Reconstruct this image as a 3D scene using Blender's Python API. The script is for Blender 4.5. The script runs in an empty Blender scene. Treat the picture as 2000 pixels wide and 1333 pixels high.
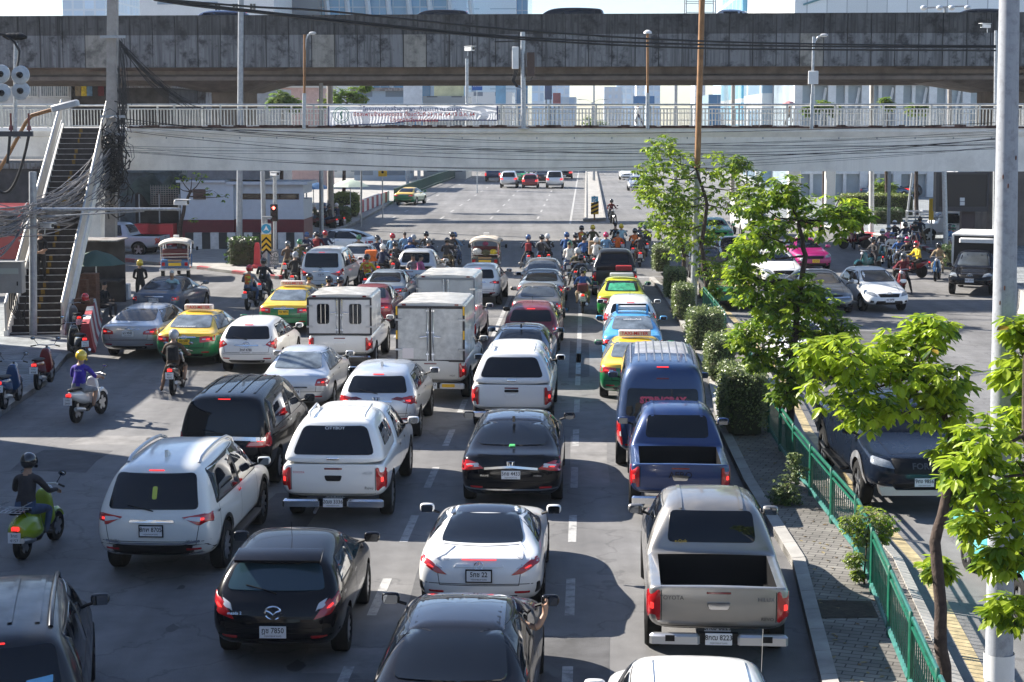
import bpy, bmesh, math, random
from mathutils import Vector, Matrix
from mathutils.bvhtree import BVHTree
R = math.radians
rnd = random.Random(11)
SC = bpy.context.scene
COL = SC.collection

# ------------------------------------------------------------------ camera, sky, sun, exposure
FPX, CAMH, HZ, PIT = 3200.0, 7.05, 236.0, R(6.0)    # focal length in photo pixels, eye height, horizon row, downward tilt
CP, SP = math.cos(PIT), math.sin(PIT); PYC = HZ + FPX * math.tan(PIT)
cam = bpy.data.objects.new('camera', bpy.data.cameras.new('camera'))
COL.objects.link(cam); SC.camera = cam
cam.location = (0, 0, CAMH); cam.rotation_euler = (R(90) - PIT, 0, 0)
cam.data.sensor_width = 36; cam.data.lens = FPX / 2000 * 36
cam.data.shift_y = -(666.5 - PYC) / 2000
cam.data.clip_start = 0.5; cam.data.clip_end = 6000
SUN_D = Vector((1.32, -0.72, -1.0)).normalized()     # the way the light travels
w = bpy.data.worlds.new('World'); SC.world = w; w.use_nodes = True
nt = w.node_tree; bg = nt.nodes['Background']
sky = nt.nodes.new('ShaderNodeTexSky'); sky.sky_type = 'NISHITA'; sky.sun_disc = False
sky.sun_elevation = math.asin(-SUN_D.z); sky.sun_rotation = math.atan2(-SUN_D.x, -SUN_D.y)
sky.altitude = 0; sky.air_density = 1.0; sky.dust_density = .3; sky.ozone_density = 2.0
tint = nt.nodes.new('ShaderNodeMix'); tint.data_type = 'RGBA'; tint.blend_type = 'MULTIPLY'; tint.inputs['Factor'].default_value = 1; tint.inputs['B'].default_value = (.94, .99, 1.10, 1)
nt.links.new(sky.outputs[0], tint.inputs['A']); nt.links.new(tint.outputs['Result'], bg.inputs[0]); bg.inputs[1].default_value = 0.062
sl = bpy.data.lights.new('sun', 'SUN'); sl.energy = 5.0; sl.angle = R(0.5); sl.color = (1.0, 0.93, 0.83)
so = bpy.data.objects.new('sun', sl); COL.objects.link(so)
so.rotation_euler = SUN_D.to_track_quat('-Z', 'Y').to_euler()
SC.view_settings.view_transform = 'Standard'; SC.view_settings.look = 'None'
SC.view_settings.exposure = 1.56; SC.view_settings.gamma = 1
SC.cycles.max_bounces = 6; SC.cycles.diffuse_bounces = 3; SC.cycles.glossy_bounces = 3
SC.cycles.transmission_bounces = 4; SC.cycles.transparent_max_bounces = 6
SC.cycles.use_denoising = True; SC.cycles.sample_clamp_indirect = 6
SC.cycles.caustics_reflective = False; SC.cycles.caustics_refractive = False

def at(px, Y, z=0.): return (px - 1000) / FPX * (Y * CP + (CAMH - z) * SP)   # sideways metres of a photo column at distance Y
def zat(py, Y):                                          # height of a photo row at distance Y
    v = (py - PYC) / FPX; return CAMH - Y * (SP + v * CP) / (CP - v * SP)
def G(px, py, z=0.0):                                   # where a photo point meets height z
    v = (py - PYC) / FPX; Y = (CAMH - z) * (CP - v * SP) / (SP + v * CP); return Vector((at(px, Y, z), Y, z))
def P3(px, py, Y): z = zat(py, Y); return Vector((at(px, Y, z), Y, z))
HEAD = R(-2.6)                                          # the road runs 2.6 degrees to the right of the view

# ------------------------------------------------------------------ materials
_mats = {}
def M(name, col, rough=.5, metal=0., coat=0., var=0., vs=3., bump=0., bs=60., spec=.5, es=0., trans=0., two=None, dirt=0., det=5.):
    if name in _mats: return _mats[name]
    m = bpy.data.materials.new(name); m.use_nodes = True; n = m.node_tree; L = n.links
    b = n.nodes['Principled BSDF']
    b.inputs['Base Color'].default_value = (*col, 1); b.inputs['Roughness'].default_value = rough
    b.inputs['Metallic'].default_value = metal; b.inputs['Coat Weight'].default_value = coat
    b.inputs['Coat Roughness'].default_value = .04; b.inputs['Specular IOR Level'].default_value = spec
    if es: b.inputs['Emission Color'].default_value = (*col, 1); b.inputs['Emission Strength'].default_value = es
    tc = n.nodes.new('ShaderNodeTexCoord'); src = None
    if two:                                             # two-tone paint: lower colour under a height
        c2, z0 = two
        sp = n.nodes.new('ShaderNodeSeparateXYZ'); L.new(tc.outputs['Object'], sp.inputs[0])
        gt = n.nodes.new('ShaderNodeMath'); gt.operation = 'GREATER_THAN'; gt.inputs[1].default_value = z0
        L.new(sp.outputs[2], gt.inputs[0])
        mx = n.nodes.new('ShaderNodeMix'); mx.data_type = 'RGBA'
        mx.inputs['A'].default_value = (*c2, 1); mx.inputs['B'].default_value = (*col, 1)
        L.new(gt.outputs[0], mx.inputs['Factor']); src = mx.outputs['Result']; L.new(src, b.inputs['Base Color'])
    if var:
        t = n.nodes.new('ShaderNodeTexNoise'); t.inputs['Scale'].default_value = vs; t.inputs['Detail'].default_value = det
        t.inputs['Roughness'].default_value = .62
        L.new(tc.outputs['Object'], t.inputs['Vector'])
        mr = n.nodes.new('ShaderNodeMapRange'); mr.inputs['From Min'].default_value = .3; mr.inputs['From Max'].default_value = .7
        mr.inputs['To Min'].default_value = 1 - var; mr.inputs['To Max'].default_value = 1 + var
        L.new(t.outputs['Fac'], mr.inputs['Value'])
        mm = n.nodes.new('ShaderNodeMix'); mm.data_type = 'RGBA'; mm.blend_type = 'MULTIPLY'; mm.inputs['Factor'].default_value = 1
        if src: L.new(src, mm.inputs['A'])
        else: mm.inputs['A'].default_value = (*col, 1)
        L.new(mr.outputs[0], mm.inputs['B']); src = mm.outputs['Result']; L.new(src, b.inputs['Base Color'])
    if dirt:
        t = n.nodes.new('ShaderNodeTexNoise'); t.inputs['Scale'].default_value = 3.1; t.inputs['Detail'].default_value = 6
        L.new(tc.outputs['Object'], t.inputs['Vector'])
        mr = n.nodes.new('ShaderNodeMapRange'); mr.inputs['From Min'].default_value = .35; mr.inputs['From Max'].default_value = .75
        mr.inputs['To Min'].default_value = rough; mr.inputs['To Max'].default_value = min(1, rough + dirt)
        L.new(t.outputs['Fac'], mr.inputs['Value']); L.new(mr.outputs[0], b.inputs['Roughness'])
        mr2 = n.nodes.new('ShaderNodeMapRange'); mr2.inputs['From Min'].default_value = .35; mr2.inputs['From Max'].default_value = .75
        mr2.inputs['To Min'].default_value = .03; mr2.inputs['To Max'].default_value = .03 + dirt * .6
        L.new(t.outputs['Fac'], mr2.inputs['Value']); L.new(mr2.outputs[0], b.inputs['Coat Roughness'])
    if bump:
        t = n.nodes.new('ShaderNodeTexNoise'); t.inputs['Scale'].default_value = bs; t.inputs['Detail'].default_value = 4
        L.new(tc.outputs['Object'], t.inputs['Vector'])
        bp = n.nodes.new('ShaderNodeBump'); bp.inputs['Strength'].default_value = bump; bp.inputs['Distance'].default_value = .02
        L.new(t.outputs['Fac'], bp.inputs['Height']); L.new(bp.outputs[0], b.inputs['Normal'])
    if trans:                                           # thin leaves let light through
        tr = n.nodes.new('ShaderNodeBsdfTranslucent'); ms = n.nodes.new('ShaderNodeMixShader')
        ms.inputs[0].default_value = trans
        if src: L.new(src, tr.inputs[0])
        else: tr.inputs[0].default_value = (*col, 1)
        L.new(b.outputs[0], ms.inputs[1]); L.new(tr.outputs[0], ms.inputs[2])
        L.new(ms.outputs[0], n.nodes['Material Output'].inputs[0])
    _mats[name] = m; return m
def paint(name, col, metal=.0, rough=.32, two=None, dirt=.25):
    dk = max(col) < .05 and not two; return M('paint_' + name, col, rough, metal, coat=.55 if dk else 1., two=two, dirt=dirt, spec=.05 if dk else .5)

BLACK = M('black_plastic', (.008, .008, .009), .5, var=.15, spec=.25)
TYRE = M('tyre_rubber', (.014, .014, .014), .8, var=.3, vs=9, spec=.2)
GLASS = M('tinted_glass', (.006, .008, .012), .03, spec=.42)
GLASSL = M('light_tinted_glass', (.055, .065, .075), .03, spec=.6, var=.35, vs=2.2)
CHROME = M('chrome', (.75, .76, .78), .12, 1.)
ALLOY = M('alloy', (.5, .51, .53), .3, .9)
DKALLOY = M('dark_alloy', (.06, .06, .065), .3, .7)
RED = M('red_lens', (.42, .012, .015), .12, coat=1.)
DKRED = M('dark_red_lens', (.16, .006, .01), .1, coat=1.)
LIT = M('lit_brake_lamp', (.85, .035, .03), .25, es=.55)
WLENS = M('clear_lens', (.62, .62, .64), .1, coat=1.)
AMBER = M('amber_lens', (.7, .2, .02), .2, coat=1.)
PLATEW = M('white_plate', (.72, .73, .74), .4); PLATEY = M('yellow_plate', (.75, .48, .02), .4)
INK = M('ink_black', (.015, .015, .02), .5); INKW = M('ink_white', (.8, .8, .8), .5); INKR = M('ink_red', (.6, .02, .03), .5)
YELLOW = M('yellow_reflector', (.8, .45, .02), .35)
WHITEP = M('white_paint', (.68, .68, .67), .45, var=.12, vs=2)

# ------------------------------------------------------------------ mesh builder
class MB:
    def __init__(s): s.v = []; s.f = []; s.m = []
    def add(s, vs, fs, mi=0):
        o = len(s.v); s.v += [tuple(v) for v in vs]; s.f += [tuple(i + o for i in f) for f in fs]; s.m += [mi] * len(fs)
    def box(s, x0, x1, y0, y1, z0, z1, mi=0, T=None, ch=0.):
        if ch:                                           # chamfered top and vertical edges by an inset ring
            ring = lambda c, z: [(x0 + c, y0, z), (x1 - c, y0, z), (x1, y0 + c, z), (x1, y1 - c, z), (x1 - c, y1, z), (x0 + c, y1, z), (x0, y1 - c, z), (x0, y0 + c, z)]
            top = [(x0 + 2*ch, y0 + ch, z1), (x1 - 2*ch, y0 + ch, z1), (x1 - ch, y0 + 2*ch, z1), (x1 - ch, y1 - 2*ch, z1), (x1 - 2*ch, y1 - ch, z1), (x0 + 2*ch, y1 - ch, z1), (x0 + ch, y1 - 2*ch, z1), (x0 + ch, y0 + 2*ch, z1)]
            vs = ring(ch, z0) + ring(ch, z1 - ch) + top
            fs = [tuple(range(7, -1, -1)), tuple(range(16, 24))]
            for a in (0, 8):
                for i in range(8): j = (i + 1) % 8; fs.append((a + i, a + j, a + 8 + j, a + 8 + i))
        else:
            vs = [(x, y, z) for z in (z0, z1) for y in (y0, y1) for x in (x0, x1)]
            fs = [(0, 2, 3, 1), (4, 5, 7, 6), (0, 1, 5, 4), (2, 6, 7, 3), (0, 4, 6, 2), (1, 3, 7, 5)]
        if T is not None: vs = [T @ Vector(v) for v in vs]
        s.add(vs, fs, mi)
    def tube(s, pts, r, n=6, mi=0, caps=True):
        pts = [Vector(p) for p in pts]; rr = r if isinstance(r, (list, tuple)) else [r] * len(pts)
        vs = []; fs = []; up = None
        for i, p in enumerate(pts):
            d = (pts[min(i + 1, len(pts) - 1)] - pts[max(i - 1, 0)])
            d = d.normalized() if d.length > 1e-9 else Vector((0, 0, 1))
            if up is None: up = d.orthogonal().normalized()
            up = (up - d * up.dot(d)); up = up.normalized() if up.length > 1e-6 else d.orthogonal().normalized()
            q = d.cross(up)
            for k in range(n):
                a = 2 * math.pi * k / n; vs.append(p + (up * math.cos(a) + q * math.sin(a)) * rr[i])
        for i in range(len(pts) - 1):
            for k in range(n):
                k2 = (k + 1) % n; fs.append((i*n + k, i*n + k2, (i + 1)*n + k2, (i + 1)*n + k))
        if caps: fs.append(tuple(range(n - 1, -1, -1))); fs.append(tuple((len(pts) - 1)*n + k for k in range(n)))
        s.add(vs, fs, mi)
    def lathe(s, prof, o=(0, 0, 0), ax=(0, 0, 1), n=16, mi=0, sx=1., sy=1.):
        ax = Vector(ax).normalized(); u = ax.orthogonal().normalized(); q = ax.cross(u); o = Vector(o); vs = []; fs = []
        for r, h in prof:
            for k in range(n):
                a = 2 * math.pi * k / n; vs.append(o + ax * h + u * (r * math.cos(a) * sx) + q * (r * math.sin(a) * sy))
        for i in range(len(prof) - 1):
            for k in range(n):
                k2 = (k + 1) % n; fs.append((i*n + k, i*n + k2, (i + 1)*n + k2, (i + 1)*n + k))
        fs.append(tuple(range(n - 1, -1, -1))); fs.append(tuple((len(prof) - 1)*n + k for k in range(n)))
        s.add(vs, fs, mi)
    def ball(s, c, r, mi=0, n=10, k=7):
        c = Vector(c); r = r if isinstance(r, (tuple, list)) else (r, r, r)
        s2 = MB(); s2.lathe([(math.sin(math.pi*(i + .02)/(k - .96*1 + .0)) if 0 < i < k - 1 else .03, -math.cos(math.pi*i/(k - 1))) for i in range(k)], n=n)
        s.add([(c.x + v[0]*r[0], c.y + v[1]*r[1], c.z + v[2]*r[2]) for v in s2.v], s2.f, mi)
    def prism(s, poly, ax, d0, d1, mi=0, T=None):         # poly in the two other axes, extruded along ax
        n = len(poly); A = 'xyz'.index(ax); vs = []
        for d in (d0, d1):
            for a, b in poly:
                p = [a, b]; p.insert(A, d); vs.append(T @ Vector(p) if T is not None else p)
        fs = [tuple(range(n)), tuple(range(2*n - 1, n - 1, -1))] + [(i, i + n, (i + 1) % n + n, (i + 1) % n) for i in range(n)]
        s.add(vs, fs, mi)
    def mesh(s, name, mats, angle=35, fix=False):
        me = bpy.data.meshes.new(name); me.from_pydata(s.v, [], s.f)
        for m in (mats if isinstance(mats, (list, tuple)) else [mats]): me.materials.append(m)
        me.polygons.foreach_set('material_index', s.m)
        if fix:
            b = bmesh.new(); b.from_mesh(me); bmesh.ops.recalc_face_normals(b, faces=b.faces); b.to_mesh(me); b.free()
        if angle:
            me.polygons.foreach_set('use_smooth', [True] * len(me.polygons)); me.set_sharp_from_angle(angle=R(angle))
        me.update(); return me
    def build(s, name, mats, parent=None, angle=35, fix=False): return link(name, s.mesh(name, mats, angle, fix), parent)

def link(name, data, parent=None):
    o = bpy.data.objects.new(name, data); COL.objects.link(o)
    if parent is not None: o.parent = parent
    return o
def tag(o, label=None, cat=None, group=None, kind=None):
    if label: o['label'] = label
    if cat: o['category'] = cat
    if group: o['group'] = group
    if kind: o['kind'] = kind
    return o
def thing(name, label, cat, loc=(0, 0, 0), rz=0., group=None):
    o = bpy.data.objects.new(name, None); COL.objects.link(o); o.empty_display_size = .2
    o.location = loc; o.rotation_euler = (0, 0, rz); return tag(o, label, cat, group)
def kids(o): return [c for c in _children.get(o.name, [])]
_children = {}
def index_children():
    _children.clear()
    for o in COL.objects:
        if o.parent: _children.setdefault(o.parent.name, []).append(o)
def copy_tree(o, parent=None):
    c = o.copy(); COL.objects.link(c)
    if parent is not None: c.parent = parent
    for k in _children.get(o.name, []): copy_tree(k, c)
    return c

def bake(me, mods):                                      # mesh + modifiers -> new mesh
    o = bpy.data.objects.new('tmp', me); COL.objects.link(o); extra = []
    for kind, opt in mods:
        md = o.modifiers.new(kind, kind)
        for k, v in opt.items(): setattr(md, k, v)
    dg = bpy.context.evaluated_depsgraph_get(); dg.update()
    out = bpy.data.meshes.new_from_object(o.evaluated_get(dg), depsgraph=dg)
    bpy.data.objects.remove(o); return out

_txt = {}
def text_mesh(s, size, mat, depth=.0, bold=0., align='CENTER', wide=1.):
    key = (s, size, mat.name, depth, bold, align, wide)
    if key in _txt: return _txt[key]
    c = bpy.data.curves.new('lettering', 'FONT'); c.body = s; c.size = size; c.align_x = align; c.align_y = 'CENTER'
    c.extrude = depth; c.offset = bold; c.resolution_u = 2
    o = bpy.data.objects.new('tmp', c); COL.objects.link(o)
    dg = bpy.context.evaluated_depsgraph_get(); dg.update()
    me = bpy.data.meshes.new_from_object(o.evaluated_get(dg), depsgraph=dg)
    bpy.data.objects.remove(o); bpy.data.curves.remove(c)
    if wide != 1: me.transform(Matrix.Diagonal((wide, 1, 1, 1)))
    me.materials.clear(); me.materials.append(mat); _txt[key] = me; return me
def text(name, s, size, mat, loc, rot=(R(90), 0, 0), parent=None, **k):
    o = link(name, text_mesh(s, size, mat, **k), parent); o.location = loc; o.rotation_euler = rot; return o

def rpoly(pts, r=.04, n=3):                              # rounded polygon
    out = []; N = len(pts); P = [Vector((p[0], p[1])) for p in pts]
    for i in range(N):
        a, b, c = P[i - 1], P[i], P[(i + 1) % N]
        ra = min(r, (a - b).length * .45, (c - b).length * .45)
        p0 = b + (a - b).normalized() * ra; p1 = b + (c - b).normalized() * ra
        for k in range(n + 1):
            t = k / n; out.append(p0 * (1 - t)**2 + b * 2 * t * (1 - t) + p1 * t * t)
    res = []
    for i in range(len(out)):
        a, b = out[i], out[(i + 1) % len(out)]; d = (b - a).length
        if d < 1e-5: continue
        m = max(1, int(d / .09))
        for k in range(m): res.append(a.lerp(b, k / m))
    return res
# ------------------------------------------------------------------ road vehicles
def cage(st, ry, fy, bulge=.07, fb=.14, yb=.9, yf=.9, mid=.02):
    L = st[-1][0]; v = []; f = []; S = 20
    for y, z0, zs, zt, wl, wm, ws, wt in st:
        h = zs - z0; g = zt - zs
        lv = [(wl*.6, z0), (wl, z0 + .03), (wm, z0 + .42*h), (wm*.99, z0 + .80*h), (ws, zs),
              (ws + (wt - ws)*.5 + mid*min(1, g/.3), zs + g*.5), (wt, zt - .25*min(g, .16)), (wt*.6, zt - .01), (0, zt)]
        def yy(j):
            r = y
            if y < yb: r += (ry[min(j, 6)] - (bulge*(.6 if j == 7 else 1.) if j > 6 else 0))*(1 - y/yb)
            if L - y < yf: r -= (fy[min(j, 6)] - (fb*(.6 if j == 7 else 1.) if j > 6 else 0))*(1 - (L - y)/yf)
            return r
        for j in range(9): v.append((-lv[j][0], yy(j), lv[j][1]))
        for j in range(7, -1, -1): v.append((lv[j][0], yy(j), lv[j][1]))
        for t in (.62, 0, -.62):
            k = 1 - t*t; yb_ = yy(0)
            if y == 0: yb_ -= bulge*k
            if y == L: yb_ += fb*k
            v.append((lv[0][0]*t, yb_, lv[0][1]))
    n = len(st)
    for i in range(n - 1):
        for k in range(S): k2 = (k + 1) % S; f.append((i*S + k, i*S + k2, (i + 1)*S + k2, (i + 1)*S + k))
    for i, sg in ((0, -1), (n - 1, 1)):
        o = i*S; B = bulge if sg < 0 else fb; rows = [[o, o + 19, o + 18, o + 17, o + 16]]
        for j in range(1, 6):
            a, b = v[o + j], v[o + 16 - j]; row = [o + j]
            for t in (-.62, 0, .62):
                v.append((abs(a[0])*t, a[1] + sg*B*(1 - t*t), a[2])); row.append(len(v) - 1)
            rows.append(row + [o + 16 - j])
        rows.append([o + 6, o + 7, o + 8, o + 9, o + 10])
        for r in range(6):
            for c in range(4):
                q = (rows[r][c], rows[r][c + 1], rows[r + 1][c + 1], rows[r + 1][c])
                f.append(q if sg < 0 else q[::-1])
    me = bpy.data.meshes.new('cage'); me.from_pydata(v, [], f)
    b = bmesh.new(); b.from_mesh(me); bmesh.ops.recalc_face_normals(b, faces=b.faces); b.to_mesh(me); b.free()
    return me

_wheel = {}
def wheel_meshes(r, wd, style):
    k = (round(r, 2), wd, style)
    if k in _wheel: return _wheel[k]
    t = MB(); ri = r*.66
    t.lathe([(ri, -wd*.5), (r*.93, -wd*.5), (r, -wd*.36), (r, wd*.36), (r*.93, wd*.5), (ri, wd*.5), (ri*.97, wd*.3), (ri*.97, -wd*.3)], ax=(1, 0, 0), n=28)
    m = MB(); m.lathe([(ri, -wd*.3), (ri, wd*.47), (ri*.93, wd*.47), (ri*.9, wd*.25), (.05, wd*.22)], ax=(1, 0, 0), n=28, mi=1)
    ns = {'steel': 8, 'five': 5, 'ten': 10}[style]
    for i in range(ns):
        a = 2*math.pi*i/ns; T = Matrix.Rotation(a, 4, 'X'); ww = {5: .055, 8: .05, 10: .028}[ns]
        m.prism([(-ww, .03), (ww, .03), (ww*.8, ri*.95), (-ww*.8, ri*.95)], 'x', wd*.26, wd*.44, 0, T)
    m.lathe([(.06, wd*.2), (.06, wd*.46), (.04, wd*.48)], ax=(1, 0, 0), n=12)
    dk = 'dark' if style == 'dark' else 'a'
    _wheel[k] = (t.mesh('tyre', TYRE), m.mesh('rim', [ALLOY, BLACK])); return _wheel[k]

def mirrored(p): return [(-x, z) for x, z in reversed(p)]

class Car:
    def __init__(s, root, bvh, L, W): s.root = root; s.b = bvh; s.L = L; s.W = W
    def hit(s, a, b, view):
        o, d = {'R': ((a, -4, b), (0, 1, 0)), 'F': ((a, s.L + 4, b), (0, -1, 0)), 'S': ((4, a, b), (-1, 0, 0)),
                'P': ((-4, a, b), (1, 0, 0)), 'T': ((a, b, 6), (0, 0, -1)),
                'C': ((4 + a, -4, b), (-1, 1, 0)), 'D': ((-4 - a, -4, b), (1, 1, 0)),
                'E': ((4 + a, s.L + 4, b), (-1, -1, 0)), 'H': ((-4 - a, s.L + 4, b), (1, -1, 0))}[view]
        h = s.b.ray_cast(Vector(o), Vector(d).normalized()); return h[0], h[1]
    def patch(s, name, poly, view, mat, off=.006, r=.04, parent=None, rim=.012, n=3):
        P = rpoly(poly, r) if r else [Vector((p[0], p[1])) for p in poly]
        c = sum(P, Vector((0, 0)))/len(P); m = MB(); vs = []; K = len(P)
        size = max((p - c).length for p in P); e = 1 - min(.3, rim/max(size, .01))
        nrm = Vector((0, 0, 0)); last = None; h0 = s.hit(c.x, c.y, view)[0]; lim = .95 if size > .5 else .26
        for ri, (sc, of) in enumerate([(1, -.004), (e, off)] + [(e*(1 - (i + 1)/(n + .5)), off) for i in range(n)] + [(0, off)]):
            for p in (P if sc else [c]):
                q = c + (p - c)*sc; h = None
                for t in range(14):
                    h, nn = s.hit(q.x, q.y, view)
                    if h is not None and not (view in 'RF' and h0 is not None and abs(h.y - h0.y) > lim): break
                    h = None
                    q = c + (q - c)*.94
                if h is None:
                    h, nn = (last or (Vector((q.x, 0, q.y)), Vector((0, -1, 0))))
                last = (h, nn); nrm += nn; vs.append(h + nn*of)
        fs = []
        for ri in range(n + 1):
            for k in range(K): k2 = (k + 1) % K; fs.append((ri*K + k, ri*K + k2, (ri + 1)*K + k2, (ri + 1)*K + k))
        cc = len(vs) - 1; o = (n + 1)*K; fs += [(o + k, o + (k + 1) % K, cc) for k in range(K)]
        a, b2, c2 = vs[fs[-1][0]], vs[fs[-1][1]], vs[fs[-1][2]]
        if (b2 - a).cross(c2 - a).dot(nrm) < 0: fs = [f[::-1] for f in fs]
        m.add(vs, fs); return m.build(name, mat, parent or s.root, 50)
    def pair(s, name, poly, mat, view='R', **k):
        if view == 'R' or view == 'F': return [s.patch(name, poly, view, mat, **k), s.patch(name, mirrored(poly), view, mat, **k)]
        o = {'S': 'P', 'C': 'D', 'E': 'H'}[view]; return [s.patch(name, poly, view, mat, **k), s.patch(name, poly, o, mat, **k)]
    def strip(s, name, pts, view, mat, wd=.008, off=.004, parent=None, closed=False, seg=.08):
        P = [Vector(p) for p in pts]; P = P + [P[0]] if closed else P; Q = []
        for a, b in zip(P, P[1:]):
            k = max(1, int((b - a).length/seg)); Q += [a.lerp(b, i/k) for i in range(k)]
        Q.append(P[-1]); m = MB(); vs = []; ok = []
        for i, p in enumerate(Q):
            d = (Q[min(i + 1, len(Q) - 1)] - Q[max(i - 1, 0)]); d = d.normalized() if d.length else Vector((1, 0)); q = Vector((-d.y, d.x))*wd*.5
            A, na = s.hit(*(p + q), view); B, nb = s.hit(*(p - q), view)
            if A is None or B is None: ok.append(False); vs += [(0, 0, 0), (0, 0, 0)]; continue
            ok.append(True); vs += [A + na*off, B + nb*off]
        fs = [(2*i, 2*i + 1, 2*i + 3, 2*i + 2) for i in range(len(Q) - 1) if ok[i] and ok[i + 1] and (Vector(vs[2*i]) - Vector(vs[2*i + 2])).length < .4]
        if not fs: return None
        a, b, c = (Vector(vs[k]) for k in fs[0][:3]); nn = s.hit(*Q[fs[0][0]//2], view)[1]
        if nn is not None and (b - a).cross(c - a).dot(nn) < 0: fs = [f[::-1] for f in fs]
        m.add(vs, fs); return m.build(name, mat, parent or s.root, 60)
    def lettering(s, name, str_, x, z, size, mat, view='R', **k):
        h, n = s.hit(x, z, view)
        if h is None: return
        rot = {'R': (R(90), 0, 0), 'F': (R(90), 0, R(180))}[view]
        up = Vector((0, 0, 1)); nn = n.copy(); nn.x = 0; nn.normalize()
        tilt = math.atan2(nn.z, abs(nn.y)); o = text(name, str_, size, mat, h + n*(.034 if name[:6] == 'window' else .016), (R(90) - tilt, 0, rot[2]), s.root, **k); return o
    def plate(s, txt, x, z, view='R', ground=PLATEW, wd=.34, frame=None, sub='กรุงเทพมหานคร'):
        h, n = s.hit(x, z, view)
        if h is None: return
        sg = -1 if view == 'R' else 1; m = MB(); T = Matrix.Translation(h + Vector((0, sg*.02, 0)))
        if frame: m.box(-wd/2 - .018, wd/2 + .018, -.006, .012, -.095, .095, 1, T)
        m.box(-wd/2, wd/2, -.012, .010, -.075, .075, 0, T)
        p = m.build('plate', [ground, frame or BLACK], s.root); rz = 0 if sg < 0 else R(180); yy = h.y + sg*(.02 + .0145)
        if txt: text('plate_lettering', txt, .098, INK, (h.x, yy, h.z + .022), (R(90), 0, rz), p, wide=.86, bold=.0015)
        if sub: text('plate_lettering', sub, .034, INK, (h.x, yy, h.z - .047), (R(90), 0, rz), p)
        return p
    def emblem(s, x, z, r, kind, view='R', mat=CHROME):
        h, n = s.hit(x, z, view)
        if h is None: return
        m = MB(); sg = -1 if view == 'R' else 1; P = lambda a, b: h + Vector((a, sg*.015, b))
        ring = lambda cx, cz, rx, rz, t: m.tube([P(cx + rx*math.cos(i*math.pi/10), cz + rz*math.sin(i*math.pi/10)) for i in range(21)], t, 5, caps=False)
        t = r*.13
        if kind == 'ovals': ring(0, 0, r*1.4, r, t); ring(0, 0, r*.45, r*.95, t*.8); ring(0, r*.35, r*.95, r*.45, t*.8)
        elif kind == 'wing': ring(0, 0, r*1.25, r, t); m.tube([P(-r*1.15, r*.35), P(-r*.5, r*.1), P(0, -r*.3), P(r*.5, r*.1), P(r*1.15, r*.35)], t*1.2, 5)
        elif kind == 'h': m.tube([P(-r*.5, r*.7), P(-r*.35, 0), P(-r*.55, -r*.7)], t*1.4, 5); m.tube([P(r*.5, r*.7), P(r*.35, 0), P(r*.55, -r*.7)], t*1.4, 5); m.tube([P(-r*.4, 0), P(r*.4, 0)], t*1.2, 5); m.tube([P(-r*.9, r*.8), P(r*.9, r*.8), P(r*.75, -r*.85), P(-r*.75, -r*.85), P(-r*.9, r*.8)], t*.8, 5)
        elif kind == 'star': ring(0, 0, r, r, t); [m.tube([P(0, 0), P(r*math.sin(a), r*math.cos(a))], t, 5) for a in (0, 2.094, 4.189)]
        else: ring(0, 0, r, r, t); m.tube([P(-r, 0), P(r, 0)], t*1.5, 5)
        return m.build('emblem', mat, s.root)
    def box(s, name, x0, x1, y0, y1, z0, z1, mat, ch=0., parent=None):
        m = MB(); m.box(x0, x1, y0, y1, z0, z1, ch=ch); return m.build(name, mat, parent or s.root)
    def tube(s, name, pts, r, mat, n=8, parent=None): m = MB(); m.tube(pts, r, n); return m.build(name, mat, parent or s.root, 60)

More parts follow.
